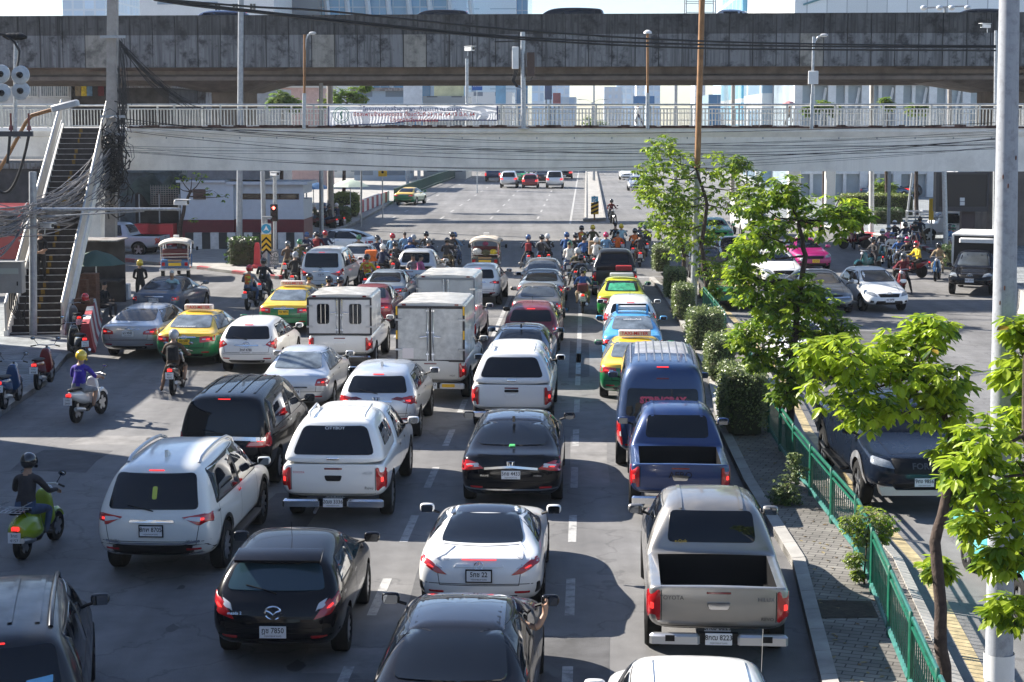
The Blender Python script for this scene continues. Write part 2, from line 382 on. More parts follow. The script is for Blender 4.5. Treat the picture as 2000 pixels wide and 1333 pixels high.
def kind_table(kind, L, W, H, o):
    g = lambda k, d: o.get(k, d)
    if kind == 'sedan':
        d = g('deck', 1.03); tr = g('tr', .50); rw = g('rw', .85); hd = g('hood', 1.1); wsl = g('ws', .85); tw = g('tw', .64)
        yrt = tr + rw; ywb = L - hd; ywt = ywb - wsl
        st = [(0, .34, d - .10, d - .02, W*.80, W*.93, W*.90, W*.70), (.2, .25, d - .07, d + .005, W*.92, W*.985, W*.95, W*.74),
              (tr, .22, d - .07, d + .03, W*.94, W, W*.96, W*.72), (tr + rw*.5, .2, d - .08, (d + H)/2 + .03, W*.95, W, W*.96, W*(tw + .05)),
              (yrt, .2, d - .09, H - .05, W*.95, W, W*.96, W*tw), ((yrt + ywt)/2, .2, d - .10, H + .01, W*.95, W, W*.955, W*tw),
              (ywt, .2, d - .12, H - .05, W*.95, W, W*.95, W*(tw - .01)), ((ywt + ywb)/2, .2, d - .13, (d + H)/2 - .06, W*.95, W, W*.945, W*(tw + .05)),
              (ywb, .2, d - .14, d - .05, W*.95, W, W*.94, W*.74), (L - .4, .22, d - .18, d - .10, W*.94, W*.985, W*.92, W*.72), (L, .26, d - .33, d - .25, W*.82, W*.92, W*.86, W*.64)]
        ry = g('ry', [.12, .05, 0, .02, .07, .08, .09]); fy = [.08, .02, 0, .03, .12, .14, .16]
        side = [(tr + .28, d + .005), (yrt - .05, H - .115), (ywt + .02, H - .12), (ywb - .22, d - .03)]
        rear = [(-W*.70, d + .055), (W*.70, d + .055), (W*(tw - .06), H - .095), (-W*(tw - .06), H - .095)]
        F = dict(lamp=[(W*.50, d - .30), (W*.97, d - .26), (W*.97, d - .10), (W*.50, d - .13)], plate=d - .27, ra=1.05, wb=L - 1.9, wr=.315, bs=.5)
    elif kind in ('hatch', 'suv', 'mpv', 'van'):
        q = {'hatch': dict(belt=.97, z0=.24, wt=.68, hood=.95, ws=.95, ry=[.12, .05, 0, .05, .10, .27, .47]),
             'suv': dict(belt=1.13, z0=.33, wt=.69, hood=1.15, ws=.75, ry=[.18, .05, 0, .03, .08, .22, .38]),
             'mpv': dict(belt=1.12, z0=.28, wt=.74, hood=.85, ws=.95, ry=[.12, .03, 0, .03, .06, .14, .22]),
             'van': dict(belt=1.20, z0=.34, wt=.80, hood=.42, ws=.75, ry=[.10, .03, 0, .02, .04, .12, .26])}[kind]
        q.update({k: v for k, v in o.items() if k in q}); B = q['belt']; z0 = q['z0']; wt = q['wt']; ywb = L - q['hood']; ywt = ywb - q['ws']; ry = q['ry']
        st = [(0, z0 + .12, B, H - .10, W*.78, W*.93, W*.91, W*(wt - .03)), (.27, z0, B, H - .05, W*.92, W*.985, W*.955, W*wt),
              (1.15, z0, B - .01, H - .005, W*.95, W, W*.96, W*(wt + .005)), ((1.15 + ywt)/2, z0, B - .03, H + .01, W*.95, W, W*.955, W*wt),
              (ywt, z0, B - .05, H - .04, W*.95, W, W*.95, W*(wt - .02)), ((ywt + ywb)/2, z0, B - .06, (B + H)/2 + .02, W*.95, W, W*.945, W*(wt + .03)),
              (ywb, z0, B - .07, B + .02, W*.95, W, W*.94, W*.76), (L - min(.4, q['hood']*.6), z0, B - .17, B - .10, W*.94, W*.985, W*.9, W*.70), (L, z0 + .06, B - .30, B - .22, W*.84, W*.93, W*.87, W*.66)]
        fy = [.08, .02, 0, .03, .10, .12, .14]; tl = H - .16
        side = [(.55 + ry[4]*.4, B + .05), (.42 + ry[5]*1.2, H - .19), (ywt + .02, H - .15), (ywb - .22, B - .01)]
        rear = [(-W*.76, B + .035), (W*.76, B + .035), (W*(wt - .03), tl), (-W*(wt - .03), tl)]
        F = dict(lamp=[(W*.58, B - .25), (W*.99, B - .22), (W*.97, B - .02), (W*.66, B - .05)], plate=B - .24, ra=.95 if kind != 'suv' else 1.0, wb=L - 1.75, wr={'hatch': .30, 'suv': .375, 'mpv': .34, 'van': .34}[kind], bs=1.2)
    else:
        rl = g('rail', 1.10); bed = g('bed', 1.62); cabr = bed + .06; hd = g('hood', 1.2); ywb = L - hd; ywt = ywb - .72
        st = [(0, .56, rl - .05, rl, W*.88, W*.965, W*.955, W*.87), (.12, .50, rl - .05, rl, W*.93, W*.99, W*.965, W*.87), (bed*.5, .42, rl - .05, rl, W*.95, W, W*.97, W*.87),
              (bed - .02, .40, rl - .05, rl, W*.95, W, W*.97, W*.87), (bed + .03, .40, rl - .05, rl + .03, W*.95, W, W*.97, W*.85), (bed + .12, .40, rl - .04, rl + .30, W*.95, W, W*.965, W*.78),
              (bed + .32, .40, rl - .04, H - .05, W*.95, W, W*.96, W*.69), (bed + .6, .40, rl - .05, H, W*.95, W, W*.96, W*.69), ((bed + .6 + ywt)/2, .40, rl - .06, H + .01, W*.95, W, W*.955, W*.69),
              (ywt, .40, rl - .07, H - .05, W*.95, W, W*.95, W*.67), ((ywt + ywb)/2, .40, rl - .08, (rl + H)/2 + .01, W*.95, W, W*.95, W*.72), (ywb, .40, rl - .09, rl + .0, W*.95, W, W*.95, W*.78),
              (L - .4, .42, rl - .17, rl - .10, W*.94, W*.99, W*.92, W*.74), (L, .48, rl - .24, rl - .16, W*.86, W*.95, W*.91, W*.72)]
        ry = [.12, .05, .0, 0, .01, .01, .01]; fy = [.08, .02, 0, .03, .10, .12, .14]
        side = [(bed + .42, rl + .03), (bed + .55, H - .14), (ywt + .02, H - .15), (ywb - .24, rl - .03)]
        rear = [(-W*.66, rl + .13), (W*.66, rl + .13), (W*.62, H - .13), (-W*.62, H - .13)]
        F = dict(lamp=[(W*.80, .66), (W*1.0, .66), (W*1.0, rl - .06), (W*.80, rl - .06)], plate=.52, ra=1.12, wb=L - 2.1, wr=.38, bs=bed + 1.25)
    F.update(dict(ywb=ywb, ywt=ywt)); return st, ry, fy, side, rear, F

def car(kind, name, label, cat, pos, pm, dims, group=None, front=False, rot=0., o={}, plate='', pg=PLATEW, glass=GLASS, det=2, rim='five', lit=True, feats=None, trim=BLACK, roofm=None, frame=None, xy=None, skip=()):
    L, W, H = dims; st, ry, fy, side, rear, Fd = kind_table(kind, L, W, H, o)
    Fd.update({k: v for k, v in o.items() if k in Fd})
    rot += 2.3 if rot < -1.4 and pos[0] < 800 and not front else 0; rz = HEAD + R(rot) + (math.pi if front else 0)
    px, Y = pos; Y = Y - .5 if Y < 80 else Y; loc = Vector((at(px, Y), Y, 0))
    if front: loc = loc - Matrix.Rotation(rz, 3, 'Z') @ Vector((0, L, 0))
    root = thing(name, label, cat, loc, rz, group)
    bulge = .10 if kind == 'pickup' else .09
    me = cage(st, ry, fy, .025 if kind == 'pickup' else bulge, mid=.025)
    me.materials.append(pm); me.materials.append(BLACK)
    wr, ra, wb = Fd['wr'], Fd['ra'], Fd['wb']
    cut = MB()
    for y in (ra, ra + wb):
        for sx in (-1, 1):
            cut.lathe([(wr + .065, W - .24), (wr + .065, W + .3)], (0, y, wr + .01), (sx, 0, 0), 28, 1)
    if kind == 'pickup' and o.get('open', True):
        b = o.get('bed', 1.62); rl = o.get('rail', 1.10); cut.box(-W*.80, W*.80, .065, b - .07, .66, rl + .4, 1)
    cm = cut.mesh('cut', [pm, BLACK], 0, True); co = bpy.data.objects.new('cutter', cm); COL.objects.link(co)
    lv = 2 if det >= 1 else 1
    bm_ = bake(me, [('SUBSURF', dict(levels=lv, render_levels=lv)), ('BOOLEAN', dict(operation='DIFFERENCE', object=co, solver='EXACT', material_mode='TRANSFER'))])
    bpy.data.objects.remove(co)
    bm_.polygons.foreach_set('use_smooth', [True]*len(bm_.polygons)); bm_.set_sharp_from_angle(angle=R(42))
    body = link('body', bm_, root)
    tb = bmesh.new(); sub = bake(me, [('SUBSURF', dict(levels=2, render_levels=2))]); tb.from_mesh(sub); bvh = BVHTree.FromBMesh(tb); tb.free()
    c = Car(root, bvh, L, W); c.H = H; c.F = Fd; c.o = o; c.body = body; c.pm = pm
    # wheels
    tm, rm = wheel_meshes(wr, .22, rim)
    for y in (ra, ra + wb):
        for sx in (1, -1):
            w_ = link('wheel', tm, root); w_.location = (sx*(W - .115), y, wr); w_.rotation_euler = (0, 0, 0 if sx > 0 else math.pi)
            link('rim', rm, w_)
    # glass
    d0, d1, d2, d3 = (Vector(p) for p in side)
    if 'side' not in skip:
        mid = o.get('bp', (d0.x + d3.x)/2 + .1)
        c.pair('window_trim', [(d0.x - .05, d0.y - .03), (d1.x - .03, d1.y + .03), (d2.x + .03, d2.y + .03), (d3.x + .07, d3.y - .03)], trim, 'S', off=.003, r=.06, n=2)
        c.pair('side_window', [d0, d1, (mid - .05, d1.y), (mid - .05, (d0.y*(d3.x - mid) + d3.y*(mid - d0.x))/(d3.x - d0.x))], glass, 'S', off=.008, r=.05, n=2)
        c.pair('side_window', [(mid + .05, d3.y), (mid + .05, d2.y), d2, d3], glass, 'S', off=.008, r=.05, n=2)
    if 'rear' not in skip and not (front and det < 2): c.patch('rear_window', o.get('rear', rear), 'R', o.get('rglass', glass), off=.014, r=.08, n=6)
    if front:
        B = st[-3][3]; hz_ = H
        c.patch('windshield', [(-W*.74, B + .06), (W*.74, B + .06), (W*.60, H - .10), (-W*.60, H - .10)], 'F', o.get('wglass', glass), off=.006, r=.09)
    # roof
    if roofm: c.patch('roof_panel', [(-W*.60, o.get('ry0', 1.5)), (W*.60, o.get('ry0', 1.5)), (W*.56, Fd['ywt'] - .05), (-W*.56, Fd['ywt'] - .05)], 'T', roofm, off=.005, r=.08)
    # mirrors
    mz = d3.y + .09; my = d3.x + .02
    for sx in (-1, 1):
        m = MB(); m.box(-.12, .12, -.06, .06, -.08, .08, ch=.03); x = sx*(W + .09)
        mm = bake(m.mesh('mirror', pm if o.get('mp', True) else trim, 0), [('SUBSURF', dict(levels=1, render_levels=1))]) if det > 1 else m.mesh('mirror', pm if o.get('mp', True) else trim)
        mm.polygons.foreach_set('use_smooth', [True]*len(mm.polygons))
        mo = link('mirror', mm, root); mo.location = (x, my, mz)
        g = MB(); g.prism([(-.085, -.055), (.085, -.055), (.092, .04), (.07, .058), (-.07, .058), (-.092, .04)], 'y', -.060, -.052)
        a = g; a.tube([(-sx*.09, 0, -.04), (-sx*.19, .03, -.08)], .022, 6, 1); a.build('mirror_glass', [M('mirror_face', (.25, .27, .3), .02, 1.), BLACK], mo)
    if det >= 1:
        # seams and handles
        ys = [Fd['ywb'] - .32, (d0.x + d3.x)/2 + .1] + ([d0.x + .08] if kind != 'pickup' or L > 5.2 else [])
        zb = st[2][1] + .16
        for sx in ('S', 'P'):
            for y in ys: c.strip('door_seam', [(y, zb), (y, d0.y - .05)], sx, BLACK, .012, .002)
            c.strip('sill', [(ra + wr + .1, zb - .06), (ra + wb - wr - .1, zb - .06)], sx, BLACK, .10, .005)
            for y in ys[1:]: c.strip('door_handle', [(y - .24 if y == ys[1] else y + .62 if False else y - .20, d0.y - .13), (y - .06, d0.y - .13)], sx, pm if det < 2 else CHROME, .03, .03)
    if not front:
        lp = Fd['lamp']
        if 'lamps' not in skip:
            lens = c.pair('tail_light', lp, RED if det else (LIT if lit else RED), off=.012, r=.03, n=2) 
            if lit and det:
                x0 = min(p[0] for p in lp); x1 = max(p[0] for p in lp); z0 = min(p[1] for p in lp); z1 = max(p[1] for p in lp)
                cx, cz = x0*.4 + x1*.6, z0*.5 + z1*.5; a = .24
                q = [(cx + (x - cx)*a*1.2, cz + (z - cz)*a) for x, z in lp]
                for v, l in zip(('R', 'R'), lens): pass
                lits = c.pair('brake_lamp', q, LIT, off=.017, r=.02, n=1)
                q2 = [(x, z + (z1 - z0)*.42) for x, z in q]
                if kind != 'pickup': c.pair('reverse_lamp', [(x - (x1 - x0)*.26, z) for x, z in q], WLENS, off=.016, r=.02, n=1)
        if det >= 1:
            tz = o.get('hz3', H - .07)
            if kind in ('sedan',): c.patch('brake_lamp', [(-.09, H - .125), (.09, H - .125), (.09, H - .118), (-.09, H - .118)], 'R', LIT, off=.010, r=.005, n=1, rim=.002)
            elif kind == 'pickup': c.patch('brake_lamp', [(-.16, o.get('rail', 1.1) - .10), (.16, o.get('rail', 1.1) - .10), (.16, o.get('rail', 1.1) - .07), (-.16, o.get('rail', 1.1) - .07)], 'R', DKRED, off=.010, r=.01, n=1)
            else: c.patch('brake_lamp', [(-.12, H - .128), (.12, H - .128), (.12, H - .118), (-.12, H - .118)], 'R', LIT, off=.012, r=.008, n=1, rim=.003)
        if plate and 'plate' not in skip: c.plate(plate, 0, Fd['plate'], ground=pg, frame=frame)
        if det >= 1 and kind != 'pickup':
            zb = st[0][1]
            c.strip('bumper_seam', [(-W*.93, zb + .24), (W*.93, zb + .24)], 'R', BLACK, .010, .003)
            c.patch('bumper_insert', [(-W*.55, zb - .02), (W*.55, zb - .02), (W*.62, zb + .07), (-W*.62, zb + .07)], 'R', BLACK, off=.004, r=.03, n=2)
            c.pair('reflector', [(W*.55, zb + .10), (W*.80, zb + .10), (W*.80, zb + .135), (W*.55, zb + .135)], RED, off=.008, r=.01, n=1)
            if kind == 'sedan':
                c.strip('boot_seam', [(-W*.62, Fd['lamp'][0][1] - .14), (-W*.68, o.get('deck', 1.03) - .04)], 'R', BLACK, .010, .003)
                c.strip('boot_seam', [(W*.62, Fd['lamp'][0][1] - .14), (W*.68, o.get('deck', 1.03) - .04)], 'R', BLACK, .010, .003)
                c.strip('boot_seam', [(-W*.62, Fd['lamp'][0][1] - .14), (W*.62, Fd['lamp'][0][1] - .14)], 'R', BLACK, .010, .003)
                c.patch('chrome_strip', [(-.36, Fd['plate'] + .11), (.36, Fd['plate'] + .11), (.34, Fd['plate'] + .145), (-.34, Fd['plate'] + .145)], 'R', o.get('bar', CHROME), off=.018, r=.01, n=1)
            else:
                B = o.get('belt', 1.1)
                c.strip('tailgate_seam', [(-W*.80, B - .02), (-W*.72, B - .46), (W*.72, B - .46), (W*.80, B - .02)], 'R', BLACK, .010, .003)
                c.patch('chrome_strip', [(-.36, Fd['plate'] + .12), (.36, Fd['plate'] + .12), (.34, Fd['plate'] + .16), (-.34, Fd['plate'] + .16)], 'R', o.get('bar', CHROME), off=.02, r=.01, n=1)
                c.tube('wiper', [c.hit(.02, st[0][2] + .02, 'R')[0] + Vector((0, -.02, 0)), (c.hit(-.38, st[0][2] + .10, 'R')[0] or Vector()) + Vector((0, -.025, 0))], .010, BLACK, 5)
        if kind == 'pickup' and det >= 1 and 'tail' not in skip:
            rl = o.get('rail', 1.10)
            c.strip('tailgate_seam', [(-W*.79, rl - .02), (-W*.79, .60), (W*.79, .60), (W*.79, rl - .02)], 'R', BLACK, .012, .003)
            c.patch('handle', [(-.16, rl - .20), (.16, rl - .20), (.13, rl - .30), (-.13, rl - .30)], 'R', o.get('handle', CHROME), off=.018, r=.03)
            m = MB(); bz = .40
            for sx in (-1, 1): m.box(sx*W*.95 if sx < 0 else .24, -.24 if sx < 0 else W*.95, -.10, .02, bz, bz + .13, 0, ch=.03)
            m.box(-.25, .25, -.06, .02, bz + .005, bz + .14, 1)
            bp = m.build('bumper', [o.get('bumper', CHROME), BLACK], root)
            if plate:
                p = MB(); p.box(-.17, .17, -.085, -.064, bz - .005, bz + .145); p = p.build('plate', pg, root)
                text('plate_lettering', plate, .095, INK, (0, -.088, bz + .09), (R(90), 0, 0), p, wide=.86, bold=.0015); text('plate_lettering', 'กรุงเทพมหานคร', .034, INK, (0, -.088, bz + .022), (R(90), 0, 0), p)
    else:
        zf = st[-1][3]; zh = o.get('lz', zf - .05)
        for v in ('E', 'H'): pass
        c.pair('headlight', o.get('hl', [(W*.52, zh - .10), (W*.93, zh - .04), (W*.93, zh + .10), (W*.60, zh + .03)]), M('headlight_lens', (.22, .24, .26), .04, coat=1., spec=.8, var=.5, vs=9), 'F', off=.012, r=.03)
        c.patch('grille', o.get('gr', [(-W*.42, zh - .12), (W*.42, zh - .12), (W*.50, zh + .0), (-W*.50, zh + .0)]), 'F', BLACK, off=.008, r=.03)
        c.patch('lower_grille', [(-W*.62, st[-1][1] + .02), (W*.62, st[-1][1] + .02), (W*.58, st[-1][1] + .15), (-W*.58, st[-1][1] + .15)], 'F', BLACK, off=.008, r=.04)
        c.pair('fog_lamp', [(W*.68, st[-1][1] + .08), (W*.84, st[-1][1] + .08), (W*.82, st[-1][1] + .17), (W*.68, st[-1][1] + .15)], BLACK, 'F', off=.008, r=.02, n=1)
        c.strip('bonnet_seam', [(-W*.62, Fd['ywb'] + .1), (-W*.55, L - .22), (W*.55, L - .22), (W*.62, Fd['ywb'] + .1)], 'T', BLACK, .012, .003)
        if plate: c.plate(plate, 0, o.get('pz', zh - .22), 'F', ground=pg)
    if feats: feats(c)
    return c
# ------------------------------------------------------------------ the traffic, lane by lane
PW = paint('white', (.80, .80, .78)); PW2 = paint('dusty_white', (.62, .60, .55), rough=.45, dirt=.5)
PS = paint('silver', (.50, .51, .53), .75); PSL = paint('pale_silver', (.62, .64, .66), .6); PB = paint('black', (.006, .006, .008), rough=.2, dirt=.06)
PG = paint('graphite', (.03, .033, .038), .5); PNV = paint('navy', (.016, .045, .125), .3); PBL = paint('deep_blue', (.010, .034, .125), .3)
PR = paint('wine_red', (.20, .008, .016), .3); PBR = paint('bronze', (.26, .24, .215), .7); PSB = paint('ice_blue', (.36, .43, .50), .7)
PTX = paint('taxi_yellow_green', (.78, .50, .02), two=((.006, .16, .05), .90)); PTX2 = paint('taxi_lime_green', (.52, .53, .02), two=((.01, .18, .03), .80))
PCY = paint('sky_blue', (.07, .34, .66)); PTL = paint('teal', (.10, .48, .52)); PPK = paint('pink', (.34, .006, .13)); PGN = paint('green', (.03, .42, .10))
PBD = paint('slate_blue', (.05, .09, .16), .5); PSUN = paint('dark_steel', (.15, .165, .18), .7)
SEATS = M('window_with_seats', (.14, .17, .20), .05, spec=.6, var=.55, vs=2.4)

def shell(c, name, st, ry, fy, mat, bulge=.04):
    me = cage(st, ry, fy, bulge, .02, .5, .3); sub = bake(me, [('SUBSURF', dict(levels=2, render_levels=2))]); sub.materials.append(mat)
    sub.polygons.foreach_set('use_smooth', [True]*len(sub.polygons)); sub.set_sharp_from_angle(angle=R(50))
    o = link(name, sub, c.root); tb = bmesh.new(); tb.from_mesh(sub); k = Car(c.root, BVHTree.FromBMesh(tb), c.L, c.W); tb.free(); k.obj = o; return k
def canopy(c, mat, H=1.86, text_=None, y1=2.0, rails=True):
    W = c.W; rl = c.o.get('rail', 1.10)
    st = [(0.0, rl + .0, rl + .12, H - .05, W*.90, W*.93, W*.93, W*.66), (.22, rl, rl + .12, H - .02, W*.92, W*.95, W*.94, W*.68), (y1*.5, rl, rl + .12, H + .01, W*.92, W*.95, W*.94, W*.69), (y1 - .1, rl, rl + .12, H, W*.92, W*.95, W*.94, W*.68), (y1, rl, rl + .12, H - .08, W*.85, W*.9, W*.9, W*.64)]
    k = shell(c, 'canopy', st, [.02, .02, .02, .02, .03, .20, .38], [0]*7, mat)
    k.patch('canopy_rear_window', [(-W*.78, rl + .15), (W*.78, rl + .15), (W*.60, H - .13), (-W*.60, H - .13)], 'R', GLASS, off=.014, r=.10, n=6)
    k.pair('canopy_side_window', [(.52, rl + .22), (.62, H - .20), (y1 - .72, H - .20), (y1 - .72, rl + .22)], GLASS, 'S', off=.008, r=.06)
    k.pair('canopy_side_window', [(y1 - .66, rl + .22), (y1 - .66, H - .20), (y1 - .2, H - .22), (y1 - .2, rl + .22)], GLASS, 'S', off=.008, r=.06)
    k.strip('canopy_seal', [(-W*.92, rl + .02), (W*.92, rl + .02)], 'R', BLACK, .03, .004)
    k.pair('canopy_seal', [(.1, rl + .0), (y1, rl + .0), (y1, rl + .035), (.1, rl + .035)], BLACK, 'S', off=.004, r=0)
    if rails:
        for sx in (-1, 1): c.tube('roof_rail', [(sx*W*.52, .55, H - .02), (sx*W*.54, .62, H + .05), (sx*W*.54, y1 - .5, H + .06), (sx*W*.52, y1 - .4, H)], .022, mat)
    if text_: k.lettering('canopy_lettering', text_, 0, H - .17, .085, INKW)
    k.patch('handle', [(-.12, rl + .07), (.12, rl + .07), (.12, rl + .11), (-.12, rl + .11)], 'R', CHROME, off=.02, r=.015, n=1)
    return k
def cargo_box(c, hw, y0, y1, z0, z1, wall, frame, doors, windows=False, tape=False, door_var=None):
    r = .10; sec = [(-hw, z0), (hw, z0), (hw, z1 - r), (hw - .03, z1 - r*.4), (hw - r, z1), (0, z1 + .03), (-hw + r, z1), (-hw + .03, z1 - r*.4), (-hw, z1 - r)]
    m = MB(); m.prism([(a, b) for a, b in sec], 'y', y0, y1); bx = m.build('cargo_box', wall, c.root, 50, True)
    m = MB(); t = .045
    for a, b, e, f in ((-hw - .005, -hw + t, z0 - .02, z1 - .07), (hw - t, hw + .005, z0 - .02, z1 - .07), (-hw + t, hw - t, z1 - .12, z1 - .06), (-hw + t, hw - t, z0 - .02, z0 + .03), (-.02, .02, z0 + .03, z1 - .12)): m.box(a, b, y0 - .035, y0 + .01, e, f)
    m.build('door_frame', frame, bx)
    for sx in (-1, 1):
        a, b = sorted((sx*.025, sx*(hw - t - .004))); m = MB(); m.box(a, b, y0 - .028, y0 + .005, z0 + .034, z1 - .125, ch=.006); d = m.build('cargo_door', doors, bx)
        m = MB(); m.tube([(sx*.07, y0 - .05, z0 + .0), (sx*.07, y0 - .05, z1 - .10)], .014, 6); m.tube([(sx*.07, y0 - .05, z0 + .62), (sx*.26, y0 - .06, z0 + .60)], .013, 6)
        for k in (.12, .5, .88): m.box(sx*.07 - .035, sx*.07 + .035, y0 - .055, y0 - .028, z0 + (z1 - z0)*k - .02, z0 + (z1 - z0)*k + .02)
        m.build('lock_bar', CHROME, d)
        m = MB()
        for k in (.2, .72): m.box(*sorted((sx*(hw - .16), sx*(hw + .02))), y0 - .05, y0 - .03, z0 + (z1 - z0)*k - .025, z0 + (z1 - z0)*k + .025, ch=.008)
        m.build('hinge', ALLOY, d)
        if windows:
            m = MB(); p = rpoly([(sx*hw*.5 - .17, z0 + .30), (sx*hw*.5 + .17, z0 + .30), (sx*hw*.5 + .17, z0 + .86), (sx*hw*.5 - .17, z0 + .86)], .07); m.prism([tuple(q) for q in p], 'y', y0 - .045, y0 - .025)
            w_ = m.build('door_window', GLASS, d, fix=True); m = MB()
            for k in (-.06, .06): m.tube([(sx*hw*.5 + k, y0 - .055, z0 + .31), (sx*hw*.5 + k, y0 - .055, z0 + .85)], .009, 5)
            m.build('window_bar', ALLOY, d)
        if tape:
            m = MB()
            for k in (.38, .80): m.box(sx*(hw - .02) - .022, sx*(hw - .02) + .022, y0 - .045, y0 - .033, z0 + (z1 - z0)*k, z0 + (z1 - z0)*k + .22)
            m.build('reflective_tape', YELLOW, bx)
    m = MB()
    for sx in (-1, 1): m.box(sx*(hw - .2) - .05, sx*(hw - .2) + .05, y0 - .03, y0 + .01, z1 - .05, z1 - .01)
    m.build('marker_lamp', DKRED, bx)
    return bx
def taxi_sign(c, y=1.75, col=None):
    m = MB(); m.box(-.42, .42, y - .12, y + .10, c.H + .02, c.H + .17, ch=.02); s = m.build('roof_sign', M('sign_white', (.62, .55, .52), .4), c.root)
    text('sign_lettering', 'TAXI-METER', .125, INKR, (0, y - .125, c.H + .092), (R(90), 0, 0), s, bold=.002)
def rails(c, y0=.7, y1=2.9, x=.58, mat=None):
    for sx in (-1, 1):
        pts = []
        for k, up in ((0, .0), (.06, .05), (.2, .065), (.4, .07), (.6, .07), (.8, .065), (.94, .05), (1, .0)):
            h = c.hit(sx*c.W*x, y0 + (y1 - y0)*k, 'T')[0]; pts.append(h + Vector((0, 0, up)))
        c.tube('roof_rail', pts, .028, mat or ALLOY)
def fin(c, y=.75, mat=None):
    m = MB(); m.prism([(y, c.H - .03), (y + .22, c.H - .03), (y + .05, c.H + .075), (y, c.H + .075)], 'x', -.025, .025); m.build('antenna_fin', mat or c.pm, c.root, fix=True)
def antenna(c, x, y, z, h, lean=-.2): c.tube('antenna', [(x, y, z), (x, y + lean*h, z + h)], .005, BLACK, 5)
def roof_ribs(c, y0, y1, xs, mat=None, wd=.05):
    for x in xs: c.strip('roof_rib', [(x, y0), (x, y1)], 'T', mat or c.pm, wd, .015)
def spoiler(c, mat, dz=.0, dep=.34, wd=.66):
    h = c.H + dz; m = MB(); sec = [(.30, h - .10), (.30 + dep, h - .02), (.30 + dep, h - .06), (.33, h - .15)]
    m.prism(sec, 'x', -c.W*wd, c.W*wd); me = bake(m.mesh('spoiler', mat, 0, True), [('BEVEL', dict(width=.015, segments=2))])
    me.polygons.foreach_set('use_smooth', [True]*len(me.polygons)); me.set_sharp_from_angle(angle=R(40)); link('spoiler', me, c.root)

GALV_ = M('antenna_steel', (.25, .25, .25), .4, .8)
# -- nearest row
def f(c):
    c.lettering('badge', 'TOYOTA', -.60, .985, .075, INK); c.lettering('badge', 'HILUX', .60, .975, .075, CHROME); c.lettering('badge', 'REVO', .62, .72, .065, INK)
    c.lettering('window_sticker', 'e-Quik', -.42, 1.28, .06, M('sticker_yellow', (.7, .45, .03), .4)); antenna(c, .80, 1.0, .4, .0001)
    m = MB()
    for sx in (-1, 1): m.box(sx*.62 - .06, sx*.62 + .06, -.105, -.10, .44, .52)
    m.build('bumper_step', BLACK, c.root); roof_ribs(c, 1.95, 3.1, (-.42, .42))
    m = MB(); m.tube([(-.35, 1.585, .78), (.35, 1.585, .78)], .02); m.tube([(-.7, 1.58, .95), (-.45, 1.58, .72), (.45, 1.58, .72), (.7, 1.58, .95)], .02); m.build('bed_liner_rib', BLACK, c.root)
car('pickup', 'pickup_truck', 'silver double-cab pickup with an open black-lined bed and plate 8223', 'pickup truck', (1402, 20.9), paint('beige_silver', (.30, .285, .265), .7), (5.33, .925, 1.79), plate='8กฒ 8223', feats=f, rot=-1., o=dict(bumper=PS, rail=1.14))
def f(c):
    c.tube('antenna', [(c.W*.8, 3.9, 1.15), (c.W*.8, 3.75, 1.85)], .004, GALV_, 5); roof_ribs(c, 1.9, 3.05, (-.45, .45))
car('pickup', 'pickup_truck', 'white pickup with chrome mirrors, only its roof showing behind the silver open-bed pickup', 'pickup truck', (1388, 13.2), PW, (5.3, .91, 1.78), feats=f, rot=-1., o=dict(mp=True))
car('sedan', 'sedan', 'black sedan with an arm out of its window, behind the white coupe', 'car', (868, 16.9), PB, (4.9, .91, 1.46), rot=-.3, roofm=M('black_gloss', (.012, .012, .014), .04, coat=1.), o=dict(tr=.55, rw=.95, tw=.66))
def f(c):
    rails(c, .7, 3.0, .60, PG); roof_ribs(c, .75, 2.6, (-.42, -.14, .14, .42))
    c.patch('window_sticker', [(.32, 1.30), (.60, 1.33), (.60, 1.40), (.32, 1.37)], 'R', M('sticker_blue', (.12, .35, .6), .4), off=.02, r=.01, n=1)
car('suv', 'suv', 'dark grey suv with roof rails and a blue window sticker', 'car', (-8, 16.5), PG, (4.8, .93, 1.83), feats=f, rot=16.)
# -- second row
def f(c):
    W = c.W
    c.pair('clear_lens', [(W*.40, .985), (W*.68, .90), (W*.70, .95), (W*.56, 1.0)], WLENS, off=.016, r=.02)
    c.lettering('badge', 'SLC 300', -.52, .90, .06, CHROME); c.emblem(0, .84, .06, 'star')
    c.patch('brake_lamp', [(-.25, .905), (.25, .905), (.25, .914), (-.25, .914)], 'R', LIT, off=.012, r=.005, n=1)
    c.pair('vent', [(W*.86, .42), (W*.95, .44), (W*.95, .60), (W*.90, .60)], BLACK, off=.008, r=.02, n=1)
    m = MB()
    for sx in (-1, 1): m.box(sx*.5 - .13, sx*.5 + .13, -.06, .1, .24, .29, ch=.012)
    m.build('exhaust_tip', CHROME, c.root)
    c.strip('boot_crease', [(-W*.80, .90), (-W*.60, 1.0), (W*.60, 1.0), (W*.80, .90)], 'R', PW, .02, .01)
PWG = paint('gloss_white', (.78, .78, .76), dirt=.08)
car('sedan', 'coupe', 'glossy white two-seat coupe with a black roof and plate 22', 'car', (936, 23.0), PWG, (4.13, .90, 1.30), plate='5กช 22', feats=f, roofm=M('black_gloss', (0, 0, 0)), frame=BLACK, skip=('',), rot=-.2,
    o=dict(deck=.97, tr=.62, rw=.85, hood=1.35, ws=.75, tw=.62, wr=.33, bar=PWG, ry0=1.45, lamp=[(.44, .70), (.60, .72), (.86, .86), (.84, .93), (.68, .88)], rear=[(-.62, 1.0), (.62, 1.0), (.49, 1.235), (-.49, 1.235)]))
